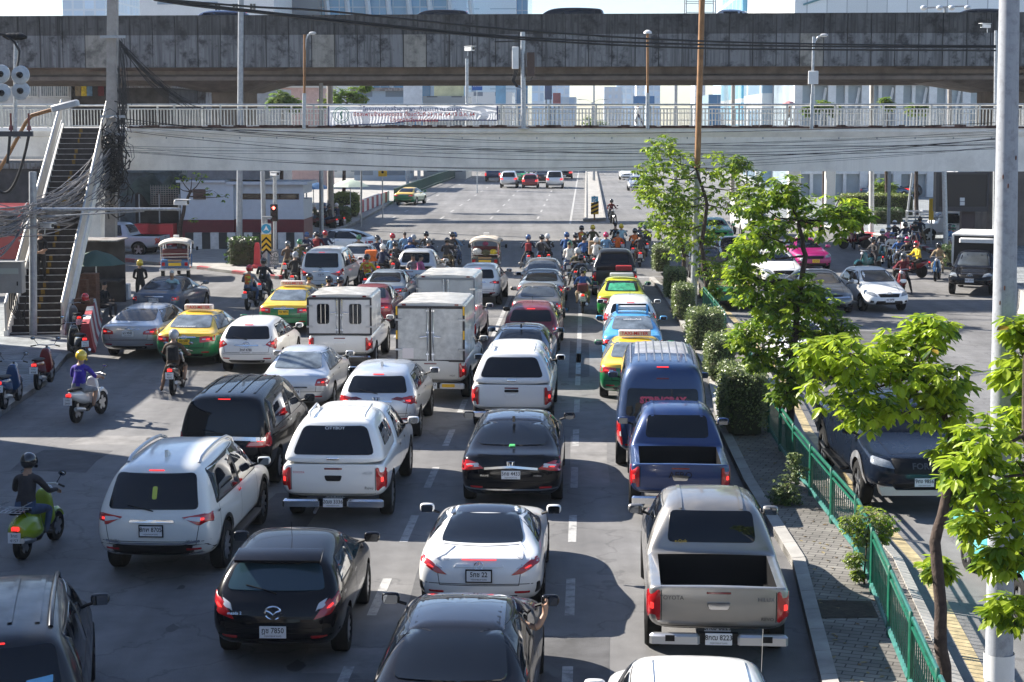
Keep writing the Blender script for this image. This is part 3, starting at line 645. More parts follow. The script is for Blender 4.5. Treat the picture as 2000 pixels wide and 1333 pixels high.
def f(c):
    W = c.W; spoiler(c, PB, .02); c.emblem(0, .80, .085, 'wing'); c.lettering('badge', 'mazda 2', -.50, .78, .055, CHROME)
    c.pair('clear_lens', [(W*.62, .80), (W*.76, .90), (W*.80, .96), (W*.66, .90)], WLENS, off=.018, r=.02)
    c.patch('brake_lamp', [(-.16, c.H - .115), (.16, c.H - .115), (.16, c.H - .095), (-.16, c.H - .095)], 'R', LIT, off=.012, r=.005, n=1); antenna(c, .05, 1.2, c.H, .22)
    c.strip('bumper_crease', [(-W*.95, .50), (-W*.6, .44), (W*.6, .44), (W*.95, .50)], 'R', PB, .03, .02)
car('hatch', 'hatchback', 'black hatchback with a roof spoiler and plate 7850', 'car', (536, 20.9), PB, (3.9, .855, 1.475), plate='ฎช 7850', feats=f, rot=-1.5, rim='ten', glass=M('blue_tinted_glass', (.02, .045, .06), .03, spec=.7),
    o=dict(belt=1.0, ry=[.16, .06, 0, .08, .18, .36, .52], bar=PB, plate=.56, lamp=[(.50, .70), (.72, .76), (.86, .92), (.82, 1.03), (.66, .92)]))
def f(c):
    W = c.W; rails(c, .75, 3.1, .60); fin(c, .9); c.lettering('badge', 'ISUZU', -.58, .70, .05, INK); c.lettering('badge', 'MU-X', .60, .70, .06, CHROME)
    c.pair('clear_lens', [(W*.50, 1.03), (W*.80, .98), (W*.80, 1.06), (W*.62, 1.06)], WLENS, off=.018, r=.02)
    st_ = M('sticker_lime', (.5, .55, .08), .4); c.patch('window_sticker', [(-.02, 1.30), (.06, 1.30), (.06, 1.50), (-.02, 1.50)], 'R', st_, off=.024, r=.03, n=1)
    c.patch('bumper_guard', [(-W*.95, .50), (W*.95, .50), (W*.9, .64), (-W*.9, .64)], 'R', BLACK, off=.010, r=.03)
    c.strip('bumper_trim', [(-W*.78, .70), (-W*.5, .66), (W*.5, .66), (W*.78, .70)], 'R', CHROME, .035, .016); c.strip('bumper_trim', [(-W*.8, .52), (-W*.5, .47), (W*.5, .47), (W*.8, .52)], 'R', CHROME, .03, .016)
    for sx in ('S', 'P'):
        for y in (c.F['ra'], c.F['ra'] + c.F['wb']):
            c.strip('arch_trim', [(y + .47*math.cos(a), .385 + .47*math.sin(a)) for a in [math.pi*k/14 for k in range(15)]], sx, BLACK, .06, .012)
    for sx in (-1, 1): m = MB(); m.box(*sorted((sx*(W - .06), sx*(W + .10))), 1.55, 3.25, .40, .45, ch=.015); m.build('side_step', BLACK, c.root)
car('suv', 'suv', 'pearl white suv with silver roof rails, yellow window sticker and plate 8705', 'car', (300, 24.9), paint('pearl', (.72, .72, .68)), (4.83, .925, 1.83), plate='8กพ 8705', feats=f, rot=-2.6, rim='ten', frame=BLACK,
    o=dict(lamp=[(.44, 1.06), (.70, .93), (.92, .95), (.93, 1.12), (.74, 1.10)], plate=.86, ra=1.05, wb=2.85))
def f(c): roof_ribs(c, 1.9, 3.0, (-.45, .45)); c.lettering('bed_lettering', 'AERO', 0, .90, .16, BLACK)
car('pickup', 'pickup_truck', 'dark blue pickup with an open bed, stopped behind the blue van', 'pickup truck', (1328, 28.6), PBL, (5.2, .89, 1.74), feats=f, rot=-1.0, o=dict(wr=.36, rail=1.10))
def f(c):
    W = c.W; spl = M('blue_gloss', (.02, .04, .1)); c.emblem(0, .875, .075, 'h'); fin(c, 1.15)
    c.strip('chrome_bar', [(-W*.52, .80), (0, .84), (W*.52, .80)], 'R', CHROME, .04, .02); c.lettering('badge', 'Accord', -.48, .68, .05, CHROME); c.lettering('badge', 'HYBRID', .48, .68, .04, CHROME)
    c.strip('bumper_trim', [(-W*.90, .44), (-W*.6, .42), (W*.6, .42), (W*.90, .44)], 'R', CHROME, .03, .014)
    c.patch('boot_lip', [(-W*.66, .985), (W*.66, .985), (W*.66, 1.02), (-W*.66, 1.02)], 'R', PB, off=.03, r=.01, n=1)
    c.pair('clear_lens', [(W*.62, .86), (W*.88, .84), (W*.88, .87), (W*.64, .90)], WLENS, off=.02, r=.01, n=1); c.patch('window_sticker', [(-.06, 1.10), (.06, 1.10), (.06, 1.125), (-.06, 1.125)], 'R', M('sticker_green', (.1, .5, .15), .4), off=.02, r=.005, n=1)
car('sedan', 'sedan', 'black sedan with chrome boot strip and plate 4433', 'car', (998, 29.6), PB, (4.9, .925, 1.47), plate='5กย 4433', feats=f, roofm=M('black_gloss', (0, 0, 0)), o=dict(deck=1.06, tr=.5, rw=.95, tw=.66, plate=.70, bar=PB, lamp=[(.48, .80), (.90, .74), (.92, .88), (.80, .95), (.62, .90)]), rim='ten')
# -- third row
def f(c):
    canopy(c, PW, 1.88, 'CITYBOY', 1.95); c.lettering('badge', 'TOYOTA', -.60, .99, .05, INKR); c.lettering('badge', 'HILUX', .60, .98, .06, ALLOY); c.lettering('badge', 'Revo', .62, .72, .075, INK)
    m = MB(); m.tube([(-.32, .3, .32), (-.32, -.08, .30)], .03); m.build('exhaust', ALLOY, c.root)
car('pickup', 'pickup_truck', 'white pickup with a white bed canopy lettered CITYBOY and chrome bumper', 'pickup truck', (652, 28.4), PW, (5.3, .925, 1.74), plate='2ฒข 3336', feats=f, rot=-1.9, rim='steel', o=dict(open=False, bed=1.95, handle=BLACK, rail=1.14))
def f(c):
    W = c.W; c.emblem(0, .985, .085, 'ovals'); c.pair('clear_lens', [(W*.50, .90), (W*.84, .90), (W*.80, .98), (W*.56, .96)], M('pink_lens', (.62, .28, .27), .1, coat=1.), off=.02, r=.02)
    roof_ribs(c, .6, 3.2, (-.5, -.25, 0, .25, .5)); c.strip('bumper_trim', [(W*.45, .36), (W*.75, .33)], 'R', RED, .03, .012); c.lettering('badge', 'VELLFIRE', -.55, .72, .055, CHROME)
    c.strip('chrome_bar', [(-W*.86, 1.02), (0, 1.05), (W*.86, 1.02)], 'R', CHROME, .07, .022)
car('mpv', 'minivan', 'black minivan with a chrome tailgate bar and plate 539', 'van', (437, 31.2), PB, (4.93, .925, 1.88), plate='7กถ 539', feats=f, rot=-2.2, rim='ten', o=dict(belt=1.10, plate=.86, bar=PB, lamp=[(.44, .88), (.90, .86), (.91, 1.14), (.82, 1.14), (.78, .98), (.50, .98)]))
def f(c):
    roof_ribs(c, .6, 4.2, [k*.16 for k in range(-4, 5)], M('roof_groove', (.16, .17, .20), .5), .02); c.lettering('window_lettering', 'STRINGRAY', 0, 1.49, .17, M('sticker_red', (.85, .10, .13), .5), bold=.012); c.lettering('window_lettering', 'www.stringrayauto.com', 0, 1.38, .075, INKW)
    c.strip('chrome_bar', [(-.62, .90), (0, .915), (.62, .90)], 'R', CHROME, .06, .03)
    m = MB(); h = c.hit(.60, 1.30, 'R')[0]; m.tube([h + Vector((.055*math.cos(a), -.03, .055*math.sin(a))) for a in [k*math.pi/8 for k in range(17)]], .010, 5, caps=False); m.build('window_sticker', INKW, c.root)
    c.patch('window_sticker', [(.48, 1.20), (.74, 1.20), (.74, 1.24), (.48, 1.24)], 'R', st_yg, off=.024, r=.01, n=1); c.patch('brake_lamp', [(-.13, 1.90), (.13, 1.90), (.13, 1.93), (-.13, 1.93)], 'R', DKRED, off=.014, r=.01, n=1)
st_yg = M('sticker_lime', (.5, .55, .08))
car('van', 'passenger_van', 'dark blue high-roof van with red STRINGRAY window lettering', 'van', (1293, 32.8), PNV, (5.3, .94, 2.25), feats=f, rot=-1.4, skip=('lamps',) if False else (), plate='ฮฉ 4127', o=dict(plate=.72, bar=PNV, rear=[(-.74, 1.17), (.74, 1.17), (.70, 1.72), (-.70, 1.72)], lamp=[(.78, .55), (.92, .55), (.93, 1.02), (.84, 1.05)]), roofm=M('dusty_navy', (.30, .31, .34), .5, coat=.4, var=.25, vs=3, dirt=.3))
def f(c):
    W = c.W; fin(c, .95); c.emblem(0, .97, .08, 'h'); c.pair('clear_lens', [(W*.34, .99), (W*.70, .93), (W*.66, 1.02), (W*.5, 1.04)], DKRED, off=.016, r=.02); rails(c, 1.1, 1.12, .1)if False else None
car('hatch', 'crossover', 'silver crossover with tinted rear window, between two lanes of pickups', 'car', (736, 35.9), PSL, (4.3, .885, 1.60), plate='3กย 812', feats=f, rot=-2.6, o=dict(belt=1.08, z0=.32, wr=.33, plate=.80, lamp=[(.42, 1.0), (.62, .90), (.88, .84), (.88, 1.02), (.76, 1.06)]), rim='ten')
def f(c):
    canopy(c, PW, 1.84, None, 1.7); c.pair('reflector', [(.62, 1.20), (.70, 1.20), (.66, 1.28)], INKW, off=.03, r=.005, n=1)
    c.patch('handle', [(-.16, .96), (.16, .96), (.16, 1.02), (-.16, 1.02)], 'R', BLACK, off=.02, r=.02, n=1)
car('pickup', 'pickup_truck', 'white canopied pickup with open side mirrors, ahead of the black sedan with plate 4433', 'pickup truck', (999, 37.0), PW, (5.3, .93, 1.80), feats=f, rot=-.4, o=dict(open=False, handle=PW, rail=1.14))
# -- fourth row
car('sedan', 'sedan', 'pale silver older sedan with round-cornered red lamps and seats seen through the glass', 'car', (574, 39.4), PSL, (4.45, .855, 1.45), plate='ศน 2904', rot=-1.8, glass=SEATS, o=dict(lamp=[(.50, .72), (.80, .70), (.84, .82), (.76, .90), (.56, .88)], plate=.56, deck=1.0))
def f(c):
    cargo_box(c, .86, .03, 2.55, 1.08, 2.52, PW2, M('dark_door_frame', (.035, .03, .03), .6), M('scuffed_panel', (.54, .53, .50), .5, var=.24, vs=5, bump=.2, bs=8), tape=True)
    m = MB(); m.box(-.70, -.42, -.012, .0, 1.14, 1.40); m.build('door_sticker', M('sticker_pale', (.75, .68, .66), .4), c.root)
    m = MB(); m.box(.30, .62, -.105, -.10, .44, .52); m.build('reflective_panel', YELLOW, c.root); c.lettering('badge', 'D', -.52, .82, .07, INK); c.lettering('badge', 'VIGO', .55, .72, .06, INK); c.lettering('badge', 'HILUX', -.58, .94, .05, INK)
car('pickup', 'box_truck', 'white box pickup with scuffed double doors and yellow reflective tape', 'truck', (841, 41.0), PW2, (5.2, .90, 1.76), plate='ฒฉ 5553', feats=f, rot=-1.6, o=dict(open=False, bed=2.5, hood=1.15, bumper=PW2, handle=PW2))
def f(c): fin(c, 1.1, PB)
car('sedan', 'sedan', 'dark blue-grey sedan ahead of the white canopied pickup', 'car', (1013, 43.8), PBD, (4.6, .89, 1.45), rot=-1.2, roofm=M('black_gloss', (0, 0, 0)), feats=f)
def f(c): taxi_sign(c)
car('sedan', 'taxi', 'yellow and green taxi tucked beside the blue van', 'taxi', (1238, 41.0), PTX, (4.6, .885, 1.47), plate='ทข 3318', pg=PLATEY, feats=f, rot=-2., glass=SEATS)
def f(c): c.emblem(0, .87, .07, 'ovals'); c.lettering('badge', 'YARIS', .5, .84, .05, CHROME); antenna(c, 0, .9, c.H, .25, .3)
car('hatch', 'hatchback', 'white hatchback with large red lamps beside the yellow and green taxi', 'car', (482, 45.6), PW, (4.1, .85, 1.49), plate='3กฬ 4780', feats=f, rot=-3., o=dict(lamp=[(.52, .86), (.80, .72), (.86, .92), (.80, 1.06), (.62, .94)], plate=.70))
def f(c): cargo_box(c, .90, .02, 2.2, 1.12, 2.22, PW2, M('charcoal_frame', (.03, .03, .035), .5), M('white_door', (.60, .60, .60), .45, var=.1, vs=3), windows=True)
car('pickup', 'box_truck', 'white box pickup with two barred windows in its rear doors', 'truck', (664, 45.8), PW, (5.2, .91, 1.74), plate='2ฒฉ 1461', feats=f, rot=-1.8, rim='steel', o=dict(open=False, bed=2.2, handle=PW))
car('sedan', 'taxi', 'yellow and green taxi beside the silver sedan, helmeted rider behind it', 'taxi', (361, 47.0), PTX, (4.6, .885, 1.47), plate='มฉ 548', pg=PLATEY, feats=lambda c: (taxi_sign(c), c.lettering('window_lettering', 'แท็กซี่สุวรรณภูมิ', -.1, 1.10, .09, INKW), c.emblem(0, .89, .06, 'ovals')), rot=-3.5, glass=SEATS, rim='steel')
car('sedan', 'sedan', 'silver sedan by the red and white kerb barrier', 'car', (252, 48.6), PS, (4.8, .91, 1.47), plate='ษว 9945', rot=-4.5, glass=M('smoky_glass', (.06, .055, .05), .03, spec=.6, var=.3, vs=2), feats=lambda c: c.emblem(0, .90, .07, 'ovals'), o=dict(lamp=[(.44, .76), (.88, .74), (.90, .92), (.78, .94), (.46, .86)], deck=1.05))
def f(c):
    m = MB(); m.box(-.42, .42, 1.62, 1.82, c.H + .06, c.H + .16, 0, ch=.02)
    for sx in (-1, 1): m.prism([(1.55, c.H - .03), (1.9, c.H - .03), (1.8, c.H + .20), (1.66, c.H + .20)], 'x', sx*.44 - .03, sx*.44 + .03, 1)
    m.build('roof_sign', [M('sign_grey', (.55, .56, .58), .4), PCY], c.root, fix=True); c.lettering('window_lettering', 'นครชัยแท็กซี่', 0, 1.30, .10, INKW)
car('sedan', 'taxi', 'light blue taxi with a white roof sign, ahead of the blue van', 'taxi', (1235, 46.6), PCY, (4.6, .88, 1.48), feats=f, rot=-1., glass=SEATS, o=dict(lamp=[(.56, .74), (.86, .72), (.88, .86), (.60, .86)]))
# -- fifth row and on
car('hatch', 'hatchback', 'wine red hatchback with dark rear window, in the middle lane', 'car', (1036, 49.6), PR, (4.1, .86, 1.48), plate='1กท 73', rot=-1.6, roofm=M('sun_faded_red', (.30, .10, .07), .35, coat=.6), feats=lambda c: (c.emblem(0, .88, .06, 'bar'), antenna(c, 0, 1., c.H, .22)), o=dict(lamp=[(.62, .68), (.84, .68), (.84, .92), (.66, .92)], mp=False))
def f(c): cargo_box(c, .87, .03, 2.5, 1.08, 2.46, PW2, M('grey_frame', (.22, .23, .24), .5), M('grey_door', (.50, .50, .48), .5, var=.12, vs=2))
car('pickup', 'box_truck', 'white box pickup with grey-framed plain doors, ahead of the scuffed one', 'truck', (871, 49.0), PW2, (5.2, .90, 1.76), feats=f, rot=-1.5, o=dict(open=False, bed=2.5, bumper=PW2, handle=PW2))
def f(c):
    c.patch('hatch_glass', [(-.58, .98), (.58, .98), (.60, 1.08), (-.60, 1.08)], 'R', GLASS, off=.014, r=.04); antenna(c, 0, 1.3, c.H, .2)
car('hatch', 'hatchback', 'white and grey wedge hatchback with a split rear window, ahead of the light blue taxi', 'car', (1231, 51.6), PW, (4.4, .86, 1.45), feats=f, rot=-.6, roofm=M('grey_roof', (.45, .46, .47), .3, coat=1.), o=dict(lamp=[(.66, .74), (.84, .74), (.84, 1.02), (.70, 1.04)]))
car('sedan', 'taxi', 'yellow and green taxi alongside the white minivan, orange-vested rider beside it', 'taxi', (555, 54.2), PTX, (4.6, .885, 1.47), plate='ทษ 4893', pg=PLATEY, feats=lambda c: (taxi_sign(c), c.emblem(0, .89, .06, 'ovals')), rot=-3., glass=SEATS)
car('sedan', 'sedan', 'bronze grey sedan ahead of the wine red hatchback', 'car', (1048, 55.4), PBR, (4.5, .87, 1.46), rot=-.8, glass=GLASSL, o=dict(lamp=[(.60, .72), (.86, .72), (.86, .94), (.66, .94)]))
def f(c): m = MB(); m.box(-.42, .42, 1.62, 1.82, c.H + .04, c.H + .15, ch=.02); m.build('roof_sign', M('sign_grey', (.55, .56, .58)), c.root); c.patch('window_sticker', [(-.50, 1.10), (.50, 1.10), (.42, 1.34), (-.42, 1.34)], 'R', M('green_shade', (.05, .30, .16), .2, var=.6, vs=6), off=.02, r=.04)
car('sedan', 'taxi', 'lime yellow and green taxi with a green shade in its rear window', 'taxi', (1214, 57.2), PTX2, (4.6, .88, 1.48), feats=f, rot=-1.)
car('sedan', 'sedan', 'red sedan half hidden beside the box pickup with barred windows', 'car', (716, 55.0), PR, (4.4, .86, 1.46), rot=-2.)
car('sedan', 'sedan', 'slate blue sedan by the old man in the pale blue shirt', 'car', (302, 57.8), PBD, (4.5, .87, 1.45), rot=-5., plate='4กด 1142', glass=GLASSL, o=dict(lamp=[(.62, .74), (.84, .74), (.84, .90), (.62, .90)]))
car('sedan', 'sedan', 'ice blue fastback sedan with curved red lamps, behind the bronze-roofed sedan', 'car', (1056, 61.0), PSB, (4.6, .90, 1.42), rot=-.8, o=dict(tr=.35, rw=1.1, lamp=[(.54, .78), (.86, .60), (.88, .98), (.56, .92), (.74, .88)]))
car('sedan', 'sedan', 'ice blue sedan behind the silver pickup carrying people', 'car', (748, 60.5), PSB, (4.5, .87, 1.46), rot=-2.4, plate='5กฮ 66')
car('hatch', 'crossover', 'white crossover with dark lower bumper, behind the loaded tuk-tuk', 'car', (931, 62.5), PW, (4.3, .885, 1.55), rot=-2.2, feats=lambda c: c.patch('bumper_guard', [(-.8, .3), (.8, .3), (.8, .52), (-.8, .52)], 'R', BLACK, off=.01, r=.04), o=dict(lamp=[(.46, .92), (.84, .86), (.84, .98), (.66, 1.0)], belt=1.04, z0=.3))
car('mpv', 'minivan', 'white minivan with swept red lamps, riders on motorcycles around it', 'van', (628, 66.3), PW, (4.93, .925, 1.88), plate='3กฐ 99', rot=-3., feats=lambda c: c.emblem(0, 1.02, .08, 'ovals'), o=dict(lamp=[(.36, .92), (.70, .80), (.90, .86), (.91, 1.18), (.80, 1.10), (.72, .98)], plate=.86))
car('sedan', 'sedan', 'grey-beige sedan at the front of the middle lane', 'car', (1057, 65.6), PBR, (4.5, .87, 1.47), rot=-.6, glass=GLASSL, feats=lambda c: c.patch('boot_lip', [(-.6, 1.02), (.6, 1.02), (.6, 1.06), (-.6, 1.06)], 'R', BLACK, off=.02, r=.01))
def f(c):
    m = MB(); m.box(.05, .70, .5, 1.1, .9, 1.22, ch=.03); o_ = m.build('red_crate', M('crate_red', (.55, .03, .03), .5), None); o_.matrix_world = c.root.matrix_world if False else Matrix.LocRotScale(c.root.location, c.root.rotation_euler, None)
    o_.name = 'crate'; tag(o_, 'red crate in the bed of the dark pickup at the front', 'crate')
car('pickup', 'pickup_truck', 'dark grey pickup with lit brake lamps at the front of the kerb lane', 'pickup truck', (1200, 65.6), PG, (5.3, .92, 1.79), rot=-.8, feats=f)
car('pickup', 'pickup_truck', 'pale silver pickup with people sitting in its open bed', 'pickup truck', (800, 66.0), PSL, (5.2, .90, 1.76), rot=-2.4)
car('sedan', 'sedan', 'silver sedan just ahead of the white minivan', 'car', (690, 73.5), PSL, (4.5, .87, 1.46), rot=-3.)
# -- across the junction
car('sedan', 'sedan', 'white sedan crossing the junction side-on', 'car', (736, 84.5), PW, (4.45, .87, 1.47), rot=70., lit=False, o=dict(tr=.4, rw=1.0), skip=())
car('pickup', 'pickup_truck', 'silver pickup with open bed waiting side-on beside the tarpaulin stalls', 'pickup truck', (323, 85.5), paint('matt_silver', (.42, .45, .49), .15), (5.2, .91, 1.78), rot=84., lit=False)
# -- oncoming carriageway
def f(c):
    W = c.W; zf = 1.0; c.lettering('grille_lettering', 'FORD', 0, .93, .16, M('grille_letter', (.06, .06, .065), .5), 'F', bold=.004)
    m = MB(); yy = c.L + .12; m.prism([(-.75, .42), (.75, .42), (.80, .58), (.55, .58), (.50, .52), (-.50, .52), (-.55, .58), (-.80, .58)], 'y', yy - .25, yy, 0); m.build('skid_plate', ALLOY, c.root, fix=True)
    for sx in ('S', 'P'):
        for y in (c.F['ra'], c.F['ra'] + c.F['wb']): c.strip('arch_trim', [(y + .53*math.cos(a), .42 + .53*math.sin(a)) for a in [math.pi*k/14 for k in range(15)]], sx, PS if y > 2 else BLACK, .12, .03)
    for sx in (-1, 1): m = MB(); m.box(*sorted((sx*(W - .06), sx*(W + .12))), 1.75, 3.5, .46, .52, ch=.015); m.build('side_step', BLACK, c.root)
car('pickup', 'pickup_truck', 'dark blue-black oncoming pickup with a huge lettered grille, under the leafy branches', 'pickup truck', (1800, 29.2), paint('blue_black', (.006, .010, .02), .0, .25, dirt=.1), (5.4, .96, 1.85), front=True, plate='9กง 9856', feats=f, rot=3., o=dict(wr=.42, rail=1.25, pz=.66, gr=[(-.52, .80), (.52, .80), (.56, 1.06), (-.56, 1.06)], lz=.98))
car('sedan', 'taxi', 'teal car on the far side of the galvanised lamp post', 'taxi', (2150, 22.2), PTL, (4.6, .88, 1.5), front=True, rot=2.6, roofm=None)
car('sedan', 'sedan', 'white oncoming sedan half hidden by the middle leafy tree', 'car', (1588, 44.5), PW, (4.5, .87, 1.47), front=True, rot=2.)
car('sedan', 'sedan', 'steel grey oncoming sedan with a broad chrome grille', 'car', (1622, 59.8), PSUN, (4.9, .925, 1.46), front=True, plate='6กว 310', rot=3., o=dict(wglass=M('smoky_glass', (.06, .055, .05))), feats=lambda c: c.strip('grille_bar', [(-.7, .64), (0, .62), (.7, .64)], 'F', CHROME, .05, .03))
car('hatch', 'hatchback', 'white oncoming hatchback with almond headlamps, in open sunlight', 'car', (1736, 60.5), PW, (3.8, .85, 1.52), front=True, plate='ฆว 6698', rot=9., o=dict(wglass=M('smoky_glass', (.06, .055, .05))), feats=lambda c: c.emblem(0, .70, .07, 'ovals', 'F'))
def f(c):
    m = MB(); m.box(-.95, .95, -.3, 2.75, .95, 2.30); b = m.build('cargo_box', M('black_box', (.012, .012, .014), .3), c.root); m = MB()
    m.box(-1.0, 1.0, -.35, 2.85, 2.30, 2.38, ch=.02)
    for x in (-.97, .97):
        for y in (2.78, -.3): m.box(x - .04, x + .04, y - .04, y + .04, 1.0, 2.30)
    m.build('box_frame', WHITEP, c.root)
    m = MB(); m.box(-.70, .70, 2.62, 3.02, 2.02, 2.22, ch=.05); m.build('cool_unit', WHITEP, c.root)
    for sx in (1, -1):
        for s, z, sz, yo in (('avant', 1.95, .34, 1.2), ('finefoodexpress', 1.62, .20, 1.2), ('www.avantfood.co', 1.25, .20, 1.2)): text('box_lettering', s, sz, INKW, (sx*.957, yo, z), (R(90), 0, R(90) if sx > 0 else R(-90)), c.root)
    c.emblem(0, .86, .08, 'ovals', 'F')
car('pickup', 'delivery_truck', 'black pickup with a black lettered cargo box and white frame', 'truck', (1893, 66.0), PB, (5.2, .90, 1.76), front=True, plate='ฒพ 3310', feats=f, rot=-19., o=dict(open=False, bed=2.5, wglass=GLASSL))
car('sedan', 'sedan', 'white oncoming sedan with a twin black grille, behind the thick leafy crown', 'car', (1530, 69.5), PW, (4.8, .91, 1.46), front=True, plate='ฎณ 8278', rot=2., feats=lambda c: c.pair('twin_grille', [(.05, .56), (.34, .56), (.36, .70), (.05, .70)], BLACK, 'F', off=.014, r=.03))
car('sedan', 'taxi', 'bright pink oncoming taxi', 'taxi', (1592, 77.0), PPK, (4.6, .885, 1.47), front=True, plate='ทม 215', pg=PLATEY, rot=8.)
car('sedan', 'sedan', 'black oncoming sedan under the farthest median tree', 'car', (1447, 78.0), PB, (4.6, .89, 1.44), front=True, rot=4.)
car('sedan', 'sedan', 'dark oncoming sedan in the lane beside the median, behind tree trunks', 'car', (1387, 72.0), PG, (4.5, .88, 1.45), front=True, rot=2.)
car('sedan', 'taxi', 'bright green oncoming taxi behind leaves', 'taxi', (1406, 93.0), PGN, (4.6, .885, 1.47), front=True, plate='มก 77', pg=PLATEY, rot=4.)
def f(c): cargo_box(c, .86, .03, 2.2, 1.1, 2.3, PW, ALLOY, PW)
car('pickup', 'pickup_truck', 'white oncoming pickup with a high white box, beyond the green taxi', 'pickup truck', (1480, 98.0), PW, (5.2, .91, 1.78), front=True, rot=4., feats=f, o=dict(open=False, bed=2.2))
car('sedan', 'taxi', 'yellow and green oncoming taxi partly behind the near tree crown', 'taxi', (1432, 61.0), PTX, (4.6, .885, 1.47), front=True, rot=2.)
car('pickup', 'pickup_truck', 'white pickup with a roll cage parked side-on by the black screen', 'pickup truck', (1768, 96.0), PW, (5.2, .91, 1.78), rot=-80., lit=False, o=dict(open=False))
# -- far road
FAR = 'cars far up the road beyond the footbridge'
for i, (k, nm, lb, ct, px, Y, pm, dm, fr) in enumerate([
    ('pickup', 'pickup_truck', 'dark blue pickup far up the road, leftmost in the row seen under the footbridge', 'pickup truck', 962, 190, PNV, (5.2, .92, 1.8), False),
    ('suv', 'suv', 'silver suv far up the road beside the red car', 'car', 993, 172, PSL, (4.7, .92, 1.8), False),
    ('sedan', 'taxi', 'green taxi far up the road between the silver suv and the red car', 'taxi', 1014, 186, PGN, (4.6, .88, 1.48), False),
    ('hatch', 'hatchback', 'red hatchback far up the road', 'car', 1035, 171, PR, (4.1, .87, 1.55), False),
    ('sedan', 'sedan', 'dark sedan far up the road, right beside the red hatchback', 'car', 1058, 186, PG, (4.6, .88, 1.48), False),
    ('mpv', 'minivan', 'pale silver minivan far up the road', 'van', 1083, 171, PSL, (4.9, .92, 1.9), False),
    ('sedan', 'sedan', 'dark sedan far up the road, half behind the pale minivan', 'car', 1104, 198, PB, (4.6, .88, 1.48), False),
    ('sedan', 'taxi', 'yellow and green taxi alone by the left kerb of the far road', 'taxi', 788, 137, PTX, (4.6, .885, 1.47), False),
    ('sedan', 'sedan', 'white oncoming sedan far up the road, right of the planted divider', 'car', 1224, 196, PW, (4.6, .88, 1.48), True),
    ('suv', 'suv', 'grey oncoming suv far up the road by the tree crown', 'car', 1252, 185, PS, (4.7, .92, 1.8), True),
    ('sedan', 'sedan', 'silver oncoming sedan just past the leaning green tree crown', 'car', 1243, 165, PS, (4.6, .88, 1.48), True),
    ('suv', 'suv', 'white suv parked in the far lot under the footbridge', 'car', 1671, 165, PW, (4.7, .92, 1.8), False),
    ('sedan', 'sedan', 'slate blue sedan parked in the far lot below the white suv', 'car', 1690, 148, PBD, (4.6, .88, 1.48), False),
    ('sedan', 'sedan', 'grey sedan parked in the far lot behind the hedge, near the black screen', 'car', 1760, 150, PSUN, (4.6, .88, 1.48), False)]):
    car(k, nm, lb, ct, (px, Y), pm, dm, front=fr, det=1 if Y < 150 else 0, rot=-12. if px == 788 else (-60. if px > 1680 else 0.), group=FAR if 900 < px < 1300 else None)
# ------------------------------------------------------------------ motorcycles and riders
def skin_mesh(nodes, edges, tagcol, mats, lv=1):
    """nodes: name -> (pos, radius, tag); one continuous skinned body, faces coloured by their nearest limb"""
    names = list(nodes); me = bpy.data.meshes.new('sk'); me.from_pydata([nodes[n][0] for n in names], [(names.index(a), names.index(b)) for a, b in edges], [])
    o = bpy.data.objects.new('tmp', me); COL.objects.link(o); o.modifiers.new('s', 'SKIN')
    for i, n in enumerate(names):
        r = nodes[n][1]; d = me.skin_vertices[0].data[i]; d.radius = r if isinstance(r, tuple) else (r, r); d.use_root = i == 0
    o.modifiers['s'].use_smooth_shade = True
    m2 = o.modifiers.new('b', 'SUBSURF'); m2.levels = lv; m2.render_levels = lv
    dg = bpy.context.evaluated_depsgraph_get(); dg.update(); out = bpy.data.meshes.new_from_object(o.evaluated_get(dg), depsgraph=dg); bpy.data.objects.remove(o)
    out.materials.clear()
    for m in mats: out.materials.append(m)
    segs = [(Vector(nodes[a][0]), Vector(nodes[b][0]), nodes[b][2]) for a, b in edges]; idx = []
    for p in out.polygons:
        best = None
        for a, b, t in segs:
            d = b - a; k = max(0, min(1, (p.center - a).dot(d)/max(d.length_squared, 1e-9))); q = (p.center - a - d*k).length
            if best is None or q < best[0]: best = (q, t)
        idx.append(tagcol[best[1]])
    out.polygons.foreach_set('material_index', idx); out.polygons.foreach_set('use_smooth', [True]*len(idx)); out.update(); return out

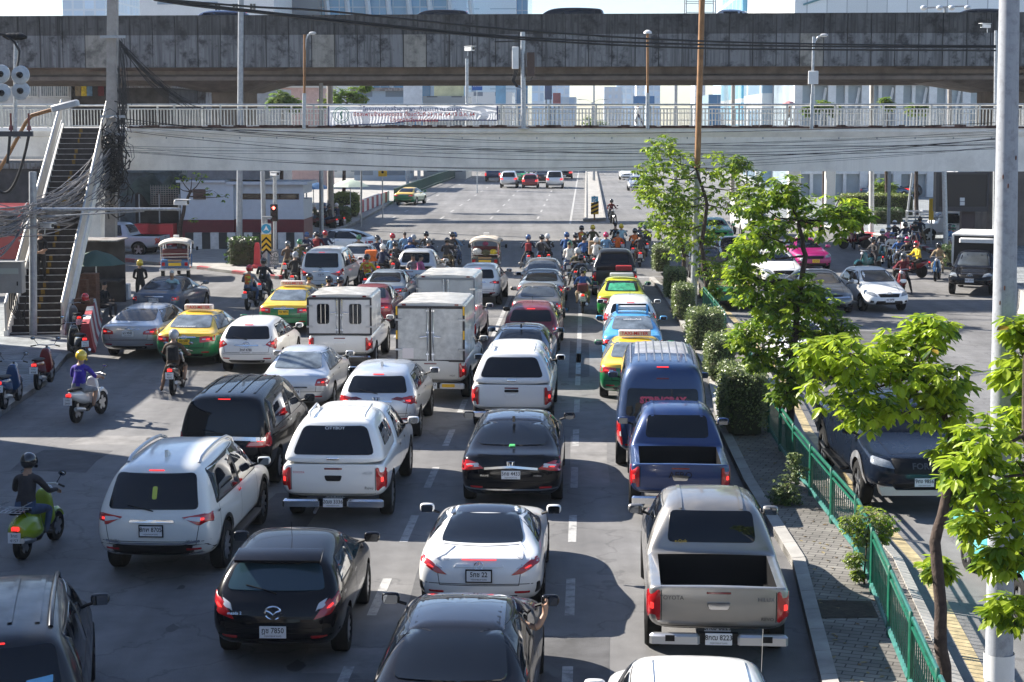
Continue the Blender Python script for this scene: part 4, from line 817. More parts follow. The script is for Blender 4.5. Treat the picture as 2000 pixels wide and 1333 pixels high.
def figure(pose, fingers=False):
    """ride / foot: astride a machine (origin on the ground under the hips); back: passenger; stand; sit"""
    N = {}; E = []
    seat = dict(ride=.84, foot=.84, back=.88, stand=.92, sit=.50, walk=.92)[pose]; lean = dict(ride=.10, foot=.06, back=.08, stand=0, sit=.05, walk=.03)[pose]
    h = seat
    def n(k, p, r, t, par=None):
        N[k] = (p, r, t)
        if par: E.append((par, k))
    n('pel', (0, 0, h), (.16, .125), 'pants'); n('bel', (0, lean*.4, h + .16), (.145, .11), 'shirt', 'pel'); n('che', (0, lean*.8, h + .34), (.165, .115), 'shirt', 'bel')
    n('up', (0, lean, h + .45), (.12, .08), 'shirt', 'che'); n('nec', (0, lean + .01, h + .535), .052, 'skin', 'up'); n('jaw', (0, lean + .035, h + .60), (.066, .075), 'skin', 'nec'); n('hea', (0, lean + .03, h + .69), (.078, .095), 'skin', 'jaw'); n('top', (0, lean + .015, h + .76), (.06, .07), 'hair', 'hea'); n('nos', (0, lean + .145, h + .655), .012, 'skin', 'jaw')
    for s, S in ((-1, 'l'), (1, 'r')):
        n(S + 'sh', (s*.185, lean, h + .42), .068, 'shirt', 'up')
        if pose in ('ride', 'foot'): el, ha, hd = (s*.30, lean + .14, h + .20), (s*.30, .52, h + .17), (0, .05, -.02)
        elif pose == 'back': el, ha, hd = (s*.25, lean + .12, h + .16), (s*.17, .30, h + .10), (-s*.02, .06, -.02)
        elif pose == 'sit': el, ha, hd = (s*.26, .10, h + .18), (s*.12, .34, h + .16), (-s*.03, .06, .0)
        elif pose == 'walk': el, ha, hd = (s*.24, -s*.08, h + .14), (s*.25, s*.10, h - .08), (0, .03, -.07)
        else: el, ha, hd = (s*.25, .02, h + .15), (s*.10, .22, h + .06), (-s*.04, .05, -.01)
        n(S + 'el', el, .048, 'arm', S + 'sh'); n(S + 'wr', ha, .033, 'fore', S + 'el')
        pm = tuple(a + b for a, b in zip(ha, hd)); n(S + 'pa', pm, (.042, .026), 'skin', S + 'wr')
        if fingers:
            d = Vector(hd).normalized(); side = Vector((1, 0, 0)) if abs(d.x) < .7 else Vector((0, 1, 0)); dn = d.cross(side).normalized(); dn = dn if dn.z < 0 else -dn
            for q, (off, ln) in enumerate(((-.030, .062), (-.010, .072), (.010, .068), (.029, .052))):
                b = Vector(pm) + side*off + d*.035; n(f'{S}f{q}', tuple(b), .011, 'skin', S + 'pa'); n(f'{S}g{q}', tuple(b + d*ln*.5 + dn*.012), .0095, 'skin', f'{S}f{q}'); n(f'{S}h{q}', tuple(b + d*ln*.75 + dn*.045), .008, 'skin', f'{S}g{q}')
            b = Vector(pm) - side*s*.045; n(S + 't0', tuple(b), .012, 'skin', S + 'pa'); n(S + 't1', tuple(b + d*.045 + dn*.02 - side*s*.012), .009, 'skin', S + 't0')
        n(S + 'hi', (s*.10, .02, h - .06), .105, 'pants', 'pel')
        if pose in ('ride', 'back') or (pose == 'foot' and s > 0): kn, an = (s*.23, .40, h - .12), (s*.21, .28 if pose != 'back' else .18, .36)
        elif pose == 'foot': kn, an = (-.27, .26, h - .30), (-.36, .16, .10)
        elif pose == 'sit': kn, an = (s*.16, .42, h), (s*.15, .40, .10)
        elif pose == 'walk': kn, an = (s*.10, s*.20, h - .44), (s*.10, s*.18 - .10, .10)
        else: kn, an = (s*.12, .03, h - .44), (s*.13, 0, .09)
        n(S + 'kn', kn, .066, 'pants', S + 'hi'); n(S + 'an', an, .042, 'shin', S + 'kn'); n(S + 'to', (an[0] + s*.03, an[1] + .17, an[2] - .045), (.042, .03), 'shoe', S + 'an')
    return N, E

TAGS = dict(shirt=0, arm=0, fore=0, pants=1, shin=1, skin=2, hair=3, shoe=4)
SKIN = M('skin', (.33, .19, .12), .55, var=.08); HAIR = M('hair', (.012, .010, .009), .6); GREYHAIR = M('grey_hair', (.45, .45, .44), .7); SHOE = M('shoe', (.02, .02, .022), .6)
def cloth(n, c): return M('cloth_' + n, c, .85, var=.35, vs=7, bump=.7, bs=11)
CL = {k: cloth(k, v) for k, v in dict(black=(.012, .012, .014), navy=(.012, .02, .055), blue=(.022, .085, .25), sky=(.14, .27, .42), purple=(.05, .03, .30), grey=(.20, .21, .23), dark=(.035, .032, .035), olive=(.08, .075, .035), white=(.62, .61, .58), red=(.26, .018, .025), pink=(.50, .12, .25), yellow=(.70, .52, .03), orange=(.60, .13, .02), denim=(.05, .085, .16), brown=(.07, .045, .03), khaki=(.26, .20, .12), pale=(.30, .47, .52), maroon=(.14, .012, .02)).items()}
HL = {k: M('helmet_' + k, v, .18, coat=1.) for k, v in dict(black=(.010, .010, .012), yellow=(.72, .50, .02), white=(.66, .66, .66), red=(.45, .015, .02), silver=(.35, .37, .40), green=(.02, .16, .07), blue=(.03, .08, .22), pink=(.55, .03, .12), grey=(.10, .11, .12)).items()}
VISOR = M('visor', (.03, .035, .04), .04, spec=.8)
_fig = {}
def fig_mesh(pose, fingers, short, shin):
    k = (pose, fingers, short, shin)
    if k not in _fig:
        N, E = figure(pose, fingers); t = dict(TAGS)
        if short: t['fore'] = 2
        if shin: t['shin'] = 2
        _fig[k] = skin_mesh(N, E, t, [CL['black'], CL['denim'], SKIN, HAIR, SHOE], 2 if fingers else 1)
    return _fig[k]
def slots(o, ms):
    for i, m in enumerate(ms):
        if m is not None: o.material_slots[i].link = 'OBJECT'; o.material_slots[i].material = m
_hm = {}
def helmet_mesh():
    if 'h' not in _hm:
        m = MB(); m.ball((0, .01, .02), (.132, .152, .140), 0, 16, 10); m.tube([(-.11, .06, -.075), (0, .15, -.085), (.11, .06, -.075)], .03, 6)
        _hm['h'] = m.mesh('helmet', HL['black'], 70)
        v = MB(); vs = []; fs = []
        for i in range(9):
            a = R(-70 + 140*i/8)
            for z, r in ((-.06, .150), (.0, .160), (.055, .150)): vs.append((math.sin(a)*r*.90, .01 + math.cos(a)*r, z + .01))
        for i in range(8):
            for k in range(2): q = i*3 + k; fs.append((q, q + 3, q + 4, q + 1))
        v.add(vs, fs); _hm['v'] = v.mesh('visor', VISOR, 60)
    return _hm
def person(label, loc, rz, pose, shirt, pants='denim', helmet='black', group=None, fingers=False, short=False, shin=False, hair=None, vest=None, scale=1., pack=None, cap=None, tilt=0., text_=None):
    root = thing('person', label, 'person', loc, rz, group); root.scale = (scale,)*3
    o = link('body', fig_mesh(pose, fingers, short, shin), root); slots(o, [CL[shirt], CL[pants], None, hair, None])
    N, E = figure(pose); hp = Vector(N['hea'][0])
    if helmet:
        hm = _hm or helmet_mesh(); ho = link('helmet', hm['h'], root); ho.location = hp + Vector((0, .01, 0)); slots(ho, [HL[helmet]]); link('visor', hm['v'], ho)
    else:
        m = MB(); m.ball(hp + Vector((0, -.018, .035)), (.086, .098, .085), 0, 12, 8); m.build('hair', hair or HAIR, root)
        m = MB(); [m.ball(hp + Vector((sx*.032, .088, -.012)), (.012, .008, .008), 0, 6, 5) for sx in (-1, 1)]; m.build('eyes', INK, root)
        if cap: m = MB(); m.lathe([(.10, .05), (.10, .10), (.06, .145)], hp + Vector((0, -.01, 0)), (0, 0, 1), 12); m.box(hp.x - .07, hp.x + .07, hp.y + .05, hp.y + .18, hp.z + .055, hp.z + .07); m.build('cap', CL[cap], root)
    if vest:
        c = Vector(N['che'][0]); m = MB(); m.lathe([(.155, -.24), (.165, -.10), (.19, .02), (.17, .11), (.11, .15)], c, (0, .12, 1), 16, 0, 1.0, .72)
        v = m.build('safety_vest', CL[vest], root, 60); m = MB(); m.box(-.10, .10, c.y - .15, c.y - .125, c.z - .14, c.z - .10, 0); m.box(-.09, .09, c.y - .155, c.y - .13, c.z + .0, c.z + .08, 0); m.build('reflective_band', M('reflective_lime', (.55, .65, .05), .4), v)
    if pack: c = Vector(N['che'][0]); m = MB(); m.box(-.15, .15, c.y - .27, c.y - .10, c.z - .26, c.z + .12, ch=.05); m.build('backpack', CL[pack], root)
    if text_: c = Vector(N['che'][0]); text('shirt_lettering', text_, .055, INKW, (0, c.y - .128, c.z + .04), (R(90), 0, 0), root)
    return root

def motorcycle(style, col):
    """rear wheel contact at the origin, front along +y; a template with all its parts"""
    root = thing('motorcycle', '', 'motorcycle'); r = .285 if style != 'vespa' else .25; wb = 1.24
    tm, rm = wheel_meshes(r, .10 if style != 'vespa' else .12, 'five')
    for y in (0, wb): w_ = link('wheel', tm, root); w_.location = (0, y, r); link('rim', rm, w_)
    if style == 'vespa':
        me = cage([(-.22, .36, .52, .62, .10, .16, .17, .08), (-.05, .30, .52, .74, .20, .27, .24, .12), (.25, .28, .50, .77, .20, .28, .24, .12), (.50, .30, .48, .72, .13, .17, .16, .10)], [.02]*7, [.02]*7, .05, .05, .2, .2)
    else:
        me = cage([(-.36, .64, .72, .78, .05, .07, .075, .04), (-.1, .50, .68, .78, .09, .13, .13, .08), (.25, .40, .62, .77, .10, .15, .15, .10), (.52, .36, .50, .70, .07, .10, .10, .07), (.62, .36, .46, .60, .06, .08, .08, .05)], [.02]*7, [.02]*7, .03, .03, .2, .2)
    b = bake(me, [('SUBSURF', dict(levels=2, render_levels=2))]); b.materials.append(col); b.polygons.foreach_set('use_smooth', [True]*len(b.polygons)); link('rear_body', b, root)
    m = MB(); vs = []                                         # leg shield and front cowl
    me = cage([(.74, .30, .60, .98, .06, .20, .17, .09), (.84, .32, .62, 1.00, .10, .21, .18, .10), (.98, .42, .66, .98, .06, .14, .13, .07)], [-.04, 0, 0, -.02, -.04, -.05, -.06], [.05]*7, -.02, .06, .1, .15)
    b = bake(me, [('SUBSURF', dict(levels=2, render_levels=2))]); b.materials.append(col); b.polygons.foreach_set('use_smooth', [True]*len(b.polygons)); link('front_cowl', b, root)
    m.box(-.13, .13, .45, .82, .29, .35, ch=.02); m.box(-.09, .09, .05, .55, .24, .40, ch=.03); m.tube([(0, wb, r), (0, 1.02, .75), (0, .94, 1.02)], [.04, .035, .03]); m.tube([(.10, .0, .30), (.13, .35, .26), (.10, .52, .30)], .035); m.build('engine', BLACK, root)
    m = MB(); m.lathe([(.0, 0), (.05, .02), (.06, .30), (.045, .45)], (.15, .12, .30), (0, -1, .18), 10); m.build('exhaust', ALLOY, root)
    me = cage([(-.28, .77, .80, .84, .06, .10, .10, .06), (0, .76, .80, .85, .09, .13, .13, .08), (.30, .74, .78, .82, .09, .13, .12, .08), (.46, .72, .75, .78, .05, .08, .08, .05)], [0]*7, [0]*7, .03, .03, .2, .2)
    b = bake(me, [('SUBSURF', dict(levels=1, render_levels=1))]); b.materials.append(BLACK); b.polygons.foreach_set('use_smooth', [True]*len(b.polygons)); link('seat', b, root)
    m = MB(); m.tube([(-.36, .80, 1.03), (-.18, .90, 1.06), (0, .93, 1.04), (.18, .90, 1.06), (.36, .80, 1.03)], .014, 6); hb = m.build('handlebar', ALLOY, root)
    for sx in (-1, 1):
        m = MB(); m.tube([(sx*.26, .86, 1.05), (sx*.38, .79, 1.03)], .019, 6); m.build('grip', BLACK, hb)
        m = MB(); m.tube([(sx*.20, .89, 1.05), (sx*.30, .86, 1.20)], .007, 5); m.ball((sx*.33, .85, 1.24), (.07, .02, .045), 0, 10, 6); mr = m.build('mirror', BLACK, root)
        g = MB(); g.ball((sx*.33, .828, 1.24), (.058, .006, .036), 0, 10, 5); g.build('mirror_glass', M('mirror_sky', (.35, .42, .50), .03, 1.), mr)
    m = MB(); m.tube([(0, wb + r*1.05*math.cos(a), r + r*1.1*math.sin(a)) for a in [R(150 - 15*k) for k in range(9)]], .06, 6); m.build('front_fender', col, root)
    m = MB(); m.ball((0, 1.02, .93), (.08, .05, .07), 0, 10, 6); m.build('headlight', WLENS, root)
    m = MB(); y0 = -.38 if style != 'vespa' else -.25; z0 = .70 if style != 'vespa' else .55; m.box(-.06, .06, y0 - .02, y0 + .04, z0 - .03, z0 + .035, ch=.01); m.build('tail_light', LIT, root)
    m = MB(); m.box(-.04, .04, y0 - .02, y0 + .02, z0 - .20, z0); m.build('rear_fender', BLACK, root)
    m = MB(); m.box(-.105, .105, y0 - .045, y0 - .03, z0 - .22, z0 - .05); p = m.build('plate', PLATEW, root)
    text('plate_lettering', random.Random(len(COL.objects)).choice(['1กข', '3กต', '5ขค', '8กว']), .07, INK, (0, y0 - .048, z0 - .10), (R(90), 0, 0), p); text('plate_lettering', str(random.Random(len(COL.objects)).randint(1000, 9999)), .07, INK, (0, y0 - .048, z0 - .18), (R(90), 0, 0), p)
    return root
def rack(root, y=-.30, z=.80, mat=ALLOY):
    m = MB()
    for k in range(5): m.tube([(-.16 + k*.08, y - .22, z), (-.16 + k*.08, y + .18, z)], .007, 5)
    for yy in (-.22, -.08, .06, .18): m.tube([(-.20, y + yy, z), (.20, y + yy, z)], .007, 5)
    m.tube([(-.2, y + .18, z + .09), (-.2, y - .22, z + .09), (.2, y - .22, z + .09), (.2, y + .18, z + .09)], .008, 5); m.tube([(-.12, y, z), (-.1, y + .2, z - .15)], .009, 5); m.tube([(.12, y, z), (.1, y + .2, z - .15)], .009, 5)
    m.build('luggage_rack', mat, root)
def top_box(root, mat, w=.20, h=.28): m = MB(); m.box(-w, w, -.62, -.20, .86, .86 + h, ch=.04); return m.build('top_box', mat, root)

BK = {k: M('bike_' + k, v, .22, coat=1.) for k, v in dict(black=(.012, .012, .014), red=(.17, .010, .014), lime=(.30, .42, .02), white=(.62, .62, .60), blue=(.012, .06, .16), teal=(.03, .13, .14), grey=(.10, .105, .11)).items()}
def place(root, label, loc, rz, group=None): root.location = loc; root.rotation_euler = (0, 0, rz); tag(root, label, 'motorcycle', group); return root
def ride(bike, loc, rz, dy=.16): return Vector(loc) + Matrix.Rotation(rz, 3, 'Z') @ Vector((0, dy, 0))
# near machines
hd = HEAD + R(-6)
b = motorcycle('vespa', BK['lime']); rack(b, -.22, .86); p_ = G(45, 1092); place(b, 'lime green retro scooter with a chrome luggage rack', p_, hd)
person('person in black jacket and jeans riding the lime green scooter', ride(b, p_, hd), hd, 'ride', 'dark', 'denim', 'black', fingers=True)
hd = HEAD + R(-10)
b = motorcycle('scooter', BK['white']); p_ = G(150, 826); place(b, 'white and orange scooter ridden by the person in the purple shirt', p_, hd)
person('person in purple printed T-shirt and yellow helmet on the white scooter', ride(b, p_, hd), hd, 'ride', 'purple', 'grey', 'yellow', fingers=True, short=True, shin=True, text_='รถรับจ้าง')
hd = HEAD + R(3)
b = motorcycle('scooter', BK['black']); p_ = G(338, 772); place(b, 'black motorcycle rolling behind the yellow and green taxi', p_, hd)
person('person in dark brown jacket with black backpack on the motorcycle behind the taxi', ride(b, p_, hd), hd, 'foot', 'brown', 'brown', 'silver', fingers=True, shin=True, pack='black')
hd = HEAD + R(-4)
b = motorcycle('scooter', BK['black']); p_ = G(484, 606); place(b, 'black motorcycle of the rider in the orange safety vest', p_, hd)
person('person in orange safety vest over grey sleeves and red helmet', ride(b, p_, hd), hd, 'ride', 'grey', 'denim', 'red', vest='orange', fingers=True)
b = motorcycle('scooter', BK['grey']); p_ = G(512, 588); place(b, 'grey motorcycle just ahead of the orange-vested rider', p_, hd)
person('person in black T-shirt riding just ahead of the orange safety vest', ride(b, p_, hd), hd, 'ride', 'black', 'dark', 'black', short=True)
hd = HEAD
b = motorcycle('scooter', BK['white']); top_box(b, M('box_maroon', (.10, .015, .02), .35)); p_ = G(1138, 612); place(b, 'white scooter with a dark red top box between the middle and kerb lanes', p_, hd)
person('person in bright blue jacket on the scooter with the dark red top box', ride(b, p_, hd), hd, 'ride', 'blue', 'khaki', 'black', fingers=True)
# parked by the pavement
for px, py, dz, hd, c_, st_, lb in ((75, 762, .12, -8, 'red', 'scooter', 'red motorcycle with a black seat parked on the grey pavement'), (8, 800, .12, -8, 'blue', 'scooter', 'blue and black motorcycle at the picture edge, parked on the pavement'),
                                (160, 706, 0, 20, 'black', 'scooter', 'black motorcycle parked at the kerb end by the striped barrier'), (152, 660, .0, 14, 'grey', 'scooter', 'dark motorcycle with a helmet on it parked at the foot of the stairs')):
    place(motorcycle(st_, BK[c_]), lb, G(px, py, dz), HEAD + R(hd + 12))
HLM = helmet_mesh()
o_ = link('helmet', HLM['h']); o_.location = G(152, 660) + Vector((.05, .85, 1.22)); slots(o_, [HL['red']]); tag(o_, 'red and silver helmet hung on the mirror of a parked motorcycle', 'helmet'); link('visor', HLM['v'], o_)
# people on foot
person('person with grey hair and pale blue shirt standing beside the slate blue sedan', G(338, 622), R(175), 'stand', 'pale', 'dark', None, fingers=True, short=True, hair=GREYHAIR)
person('person with yellow helmet and black jacket standing by the slate blue sedan', G(275, 596), R(10), 'stand', 'black', 'black', 'yellow', fingers=True)
person('person in dark clothes looking down, seated beside the brown egg-tray stacks', G(202, 622, .1), R(-110), 'sit', 'black', 'dark', None)
person('person in black standing on the stairs, half hidden by the grey pole', Vector((at(82, 55.8, 1.6), 55.8, 1.62)), R(160), 'stand', 'black', 'black', None, short=True)
# waiting crowds at the stop line: every machine and rider a copy of a few kinds
protos = {k: motorcycle('scooter', BK[k]) for k in ('black', 'red', 'white', 'blue', 'teal', 'grey')}
top_box(protos['grey'], CL['dark']); index_children(); used = set()
def bike(kind, label, loc, rz, group):
    o = protos[kind]
    if kind in used: o = copy_tree(o)
    used.add(kind); place(o, label, loc, rz, group); return o
COLN = dict(black='black', navy='navy', blue='blue', sky='sky blue', purple='purple', grey='grey', dark='charcoal', olive='olive', white='white', red='red', pink='pink', yellow='yellow', orange='orange', brown='brown', maroon='maroon', denim='denim blue', khaki='khaki', pale='pale blue')
def crowd(rows, group, where, rot0):
    for q in rows:
        px, py, sh, he, bk = q[:5]; ex = q[5] if len(q) > 5 else {}
        ex = dict(ex); hd = HEAD + R(rot0 + ex.pop('rot', rnd.uniform(-9, 9))); at_ = ex.pop('at', ''); hat = ex.pop('hat', None)
        p_ = G(px, py); v = ex.get('vest')
        nm = f"{he + ' helmet' if he else (hat or 'bare head')}, {COLN[sh]} top" + (f", {v} vest" if v else '') + (', backpack' if ex.get('pack') else '') + (', ' + at_ if at_ else f", {where}")
        bike(bk, f"{bk} motorcycle under rider with {he + ' helmet' if he else (hat or 'bare head')}, {COLN[sh]} top{', vest' if v else ''}, " + (at_ or where), p_, hd, 'motorcycles ' + group)
        pas = ex.pop('pas', None)
        person('motorcyclist with ' + nm, ride(None, p_, hd), hd, ex.pop('pose', rnd.choice(['ride', 'foot', 'foot'])), sh, ex.pop('pants', rnd.choice(['denim', 'black', 'dark', 'khaki'])), he, 'riders ' + group, scale=1.0, **ex)
        if pas: person(f'passenger in {COLN[pas[0]]} top behind the {COLN[sh]}-topped rider, {where}', ride(None, p_, hd, -.28), hd, 'back', pas[0], 'denim', pas[1], 'riders ' + group, short=True, hair=None)
L_ = [(560, 545, 'brown', 'grey', 'black'), (575, 572, 'black', 'silver', 'black'), (600, 560, 'dark', 'black', 'black'), (598, 522, 'navy', 'blue', 'grey'), (583, 540, 'olive', 'green', 'black'), (618, 520, 'maroon', 'black', 'red', dict(pack='red')), (634, 518, 'navy', 'red', 'black'), (700, 528, 'black', 'green', 'black', dict(pack='brown')), (736, 530, 'navy', 'black', 'blue'), (744, 552, 'navy', 'white', 'black'), (716, 578, 'yellow', 'black', 'red', dict(vest='orange')), (765, 525, 'sky', 'red', 'white'),
      (790, 520, 'sky', None, 'black', dict(hat='tied-up hair')), (800, 535, 'blue', 'blue', 'grey'), (806, 528, 'brown', 'silver', 'black'), (832, 520, 'black', 'black', 'black'), (836, 538, 'navy', 'grey', 'black'), (770, 545, 'dark', 'black', 'red'), (871, 536, 'dark', 'black', 'black'), (885, 522, 'sky', 'blue', 'grey', dict(pas=('dark', 'black'))), (600, 628, 'grey', 'black', 'black', dict(at='strap across the back')), (640, 634, 'black', 'black', 'grey', dict(at='behind the white minivan')), (662, 636, 'navy', 'black', 'black', dict(at='behind the white minivan'))]
crowd(L_, 'waiting on the left of the stop line', 'left crowd by the tuk-tuk', -2)
R_ = [(1032, 528, 'navy', 'blue', 'blue', dict(pack='red')), (1056, 528, 'grey', 'black', 'black', dict(pack='dark')), (1070, 526, 'black', 'white', 'black'), (1105, 522, 'blue', 'blue', 'black'), (1122, 524, 'black', 'black', 'red'), (1136, 505, 'olive', 'black', 'black', dict(vest='orange')), (1140, 530, 'blue', 'black', 'blue'), (1157, 503, 'olive', 'yellow', 'black'), (1112, 545, 'white', 'green', 'red', dict(pas=('white', None))), (1126, 562, 'olive', 'white', 'grey'), (1136, 580, 'grey', 'black', 'black', dict(pack='dark')), (1182, 522, 'sky', 'pink', 'white'), (1200, 498, 'black', None, 'black', dict(cap='black', hat='black cap')), (1206, 518, 'orange', None, 'red'), (1214, 500, 'pale', 'yellow', 'blue'), (1238, 512, 'orange', 'black', 'black'), (1248, 500, 'navy', 'silver', 'black'), (1250, 522, 'dark', 'black', 'red'), (1262, 502, 'dark', 'blue', 'grey'), (1162, 535, 'white', 'white', 'white')]
crowd(R_, 'waiting at the front of the middle lanes', 'crowd ahead of the middle lanes', -2)
O_ = [(1665, 484, 'black', 'black', 'red'), (1690, 486, 'red', 'black', 'red', dict(rot=-70)), (1722, 512, 'dark', 'white', 'teal'), (1735, 504, 'pink', 'silver', 'black'), (1748, 490, 'black', 'white', 'black'), (1742, 520, 'white', 'blue', 'black'), (1768, 494, 'navy', 'black', 'blue'), (1756, 528, 'blue', 'silver', 'black'), (1772, 532, 'black', 'pink', 'grey'), (1788, 488, 'black', 'grey', 'red'), (1797, 480, 'navy', 'black', 'red'), (1800, 543, 'yellow', 'red', 'red', dict(rot=-55)), (1764, 572, 'maroon', 'grey', 'red'), (1834, 545, 'khaki', 'black', 'blue'), (1852, 500, 'blue', 'black', 'black'), (1860, 502, 'teal' if False else 'sky', 'green', 'red'), (1712, 532, 'dark', 'black', 'teal', dict(rot=-40))]
crowd(O_, 'waiting on the oncoming side', 'crowd by the black screen', 168)
F_ = [(622, 448, 'olive', 'white', 'red'), (640, 446, 'navy', 'blue', 'black'), (650, 450, 'dark', 'black', 'red'), (664, 447, 'navy', 'white', 'black')]
crowd(F_, 'parked at the far left corner', 'by the far striped planter', 60)
crowd([(1193, 436, 'maroon', 'black', 'black')], 'coming down the far road', 'alone on the far road', 180)
# ------------------------------------------------------------------ the setting
def asphalt():
    m = bpy.data.materials.new('asphalt'); m.use_nodes = True; n = m.node_tree; L = n.links; b = n.nodes['Principled BSDF']
    tc = n.nodes.new('ShaderNodeTexCoord')
    def noise(sc, det, a, c, rough=.6, st=None):
        t = n.nodes.new('ShaderNodeTexNoise'); t.inputs['Scale'].default_value = sc; t.inputs['Detail'].default_value = det; t.inputs['Roughness'].default_value = rough
        if st:
            mp = n.nodes.new('ShaderNodeMapping'); mp.inputs['Scale'].default_value = st; mp.inputs['Rotation'].default_value = (0, 0, -HEAD); L.new(tc.outputs['Object'], mp.inputs[0]); L.new(mp.outputs[0], t.inputs['Vector'])
        else: L.new(tc.outputs['Object'], t.inputs['Vector'])
        r = n.nodes.new('ShaderNodeMapRange'); r.inputs['From Min'].default_value = .3; r.inputs['From Max'].default_value = .7; r.inputs['To Min'].default_value = a; r.inputs['To Max'].default_value = c
        L.new(t.outputs['Fac'], r.inputs[0]); return r.outputs[0], t
    f1, _ = noise(.16, 5, .78, 1.22); f2, _ = noise(2.2, 6, .86, 1.14); f3, _ = noise(70, 3, .72, 1.28); f4, t4 = noise(1., 3, .80, 1.18, st=(1.1, .05, 1))
    def mul(a, c):
        q = n.nodes.new('ShaderNodeMath'); q.operation = 'MULTIPLY'; L.new(a, q.inputs[0]); L.new(c, q.inputs[1]); return q.outputs[0]
    k = mul(mul(f1, f2), mul(f3, f4))
    vo = n.nodes.new('ShaderNodeTexVoronoi'); vo.feature = 'DISTANCE_TO_EDGE'; vo.inputs['Scale'].default_value = .42; nv = n.nodes.new('ShaderNodeTexNoise'); nv.inputs['Scale'].default_value = 1.7; nv.inputs['Detail'].default_value = 5; L.new(tc.outputs['Object'], nv.inputs['Vector'])
    va = n.nodes.new('ShaderNodeVectorMath'); va.operation = 'MULTIPLY_ADD'; va.inputs[1].default_value = (1.3, 1.3, 0); L.new(nv.outputs['Color'], va.inputs[0]); L.new(tc.outputs['Object'], va.inputs[2]); L.new(va.outputs[0], vo.inputs['Vector'])
    cr = n.nodes.new('ShaderNodeMapRange'); cr.inputs['From Min'].default_value = .004; cr.inputs['From Max'].default_value = .016; cr.inputs['To Min'].default_value = .76; L.new(vo.outputs['Distance'], cr.inputs[0]); k = mul(k, cr.outputs[0])
    mx = n.nodes.new('ShaderNodeMix'); mx.data_type = 'RGBA'; mx.blend_type = 'MULTIPLY'; mx.inputs['Factor'].default_value = 1; mx.inputs['A'].default_value = (.166, .164, .163, 1); L.new(k, mx.inputs['B']); L.new(mx.outputs['Result'], b.inputs['Base Color'])
    b.inputs['Roughness'].default_value = .72; b.inputs['Specular IOR Level'].default_value = .25
    bp = n.nodes.new('ShaderNodeBump'); bp.inputs['Strength'].default_value = .35; bp.inputs['Distance'].default_value = .012; L.new(f3, bp.inputs['Height']); L.new(bp.outputs[0], b.inputs['Normal'])
    return m
def bricks(name, c1, c2, mortar, sc, w=.5, h=.25, ms=.02, rot=0., bump=.3):
    m = bpy.data.materials.new(name); m.use_nodes = True; n = m.node_tree; L = n.links; b = n.nodes['Principled BSDF']
    tc = n.nodes.new('ShaderNodeTexCoord'); mp = n.nodes.new('ShaderNodeMapping'); mp.inputs['Rotation'].default_value = (0, 0, rot); L.new(tc.outputs['Object'], mp.inputs[0])
    t = n.nodes.new('ShaderNodeTexBrick'); t.inputs['Scale'].default_value = sc; t.inputs['Brick Width'].default_value = w; t.inputs['Row Height'].default_value = h; t.inputs['Mortar Size'].default_value = ms
    t.inputs['Color1'].default_value = (*c1, 1); t.inputs['Color2'].default_value = (*c2, 1); t.inputs['Mortar'].default_value = (*mortar, 1); L.new(mp.outputs[0], t.inputs['Vector'])
    nz = n.nodes.new('ShaderNodeTexNoise'); nz.inputs['Scale'].default_value = 1.4; nz.inputs['Detail'].default_value = 7; L.new(tc.outputs['Object'], nz.inputs['Vector'])
    r = n.nodes.new('ShaderNodeMapRange'); r.inputs['From Min'].default_value = .3; r.inputs['From Max'].default_value = .7; r.inputs['To Min'].default_value = .6; r.inputs['To Max'].default_value = 1.25; L.new(nz.outputs['Fac'], r.inputs[0])
    mx = n.nodes.new('ShaderNodeMix'); mx.data_type = 'RGBA'; mx.blend_type = 'MULTIPLY'; mx.inputs['Factor'].default_value = 1; L.new(t.outputs['Color'], mx.inputs['A']); L.new(r.outputs[0], mx.inputs['B']); L.new(mx.outputs['Result'], b.inputs['Base Color'])
    b.inputs['Roughness'].default_value = .85
    return m
def wall_grid(name, glass, frame, w, h, ms=.04, rough=.12, metal=0.):
    """curtain-wall pattern: panes and mullions laid over the two facade directions"""
    m = bpy.data.materials.new(name); m.use_nodes = True; n = m.node_tree; L = n.links; b = n.nodes['Principled BSDF']
    tc = n.nodes.new('ShaderNodeTexCoord'); sp = n.nodes.new('ShaderNodeSeparateXYZ'); L.new(tc.outputs['Object'], sp.inputs[0])
    ad = n.nodes.new('ShaderNodeMath'); ad.operation = 'ADD'; L.new(sp.outputs[0], ad.inputs[0]); L.new(sp.outputs[1], ad.inputs[1])
    cb = n.nodes.new('ShaderNodeCombineXYZ'); L.new(ad.outputs[0], cb.inputs[0]); L.new(sp.outputs[2], cb.inputs[1])
    t = n.nodes.new('ShaderNodeTexBrick'); t.offset = 0; t.inputs['Scale'].default_value = 1; t.inputs['Brick Width'].default_value = w; t.inputs['Row Height'].default_value = h; t.inputs['Mortar Size'].default_value = ms
    g2 = tuple(min(1, c*1.35) for c in glass); t.inputs['Color1'].default_value = (*glass, 1); t.inputs['Color2'].default_value = (*g2, 1); t.inputs['Mortar'].default_value = (*frame, 1); L.new(cb.outputs[0], t.inputs['Vector'])
    L.new(t.outputs['Color'], b.inputs['Base Color']); b.inputs['Roughness'].default_value = rough; return m
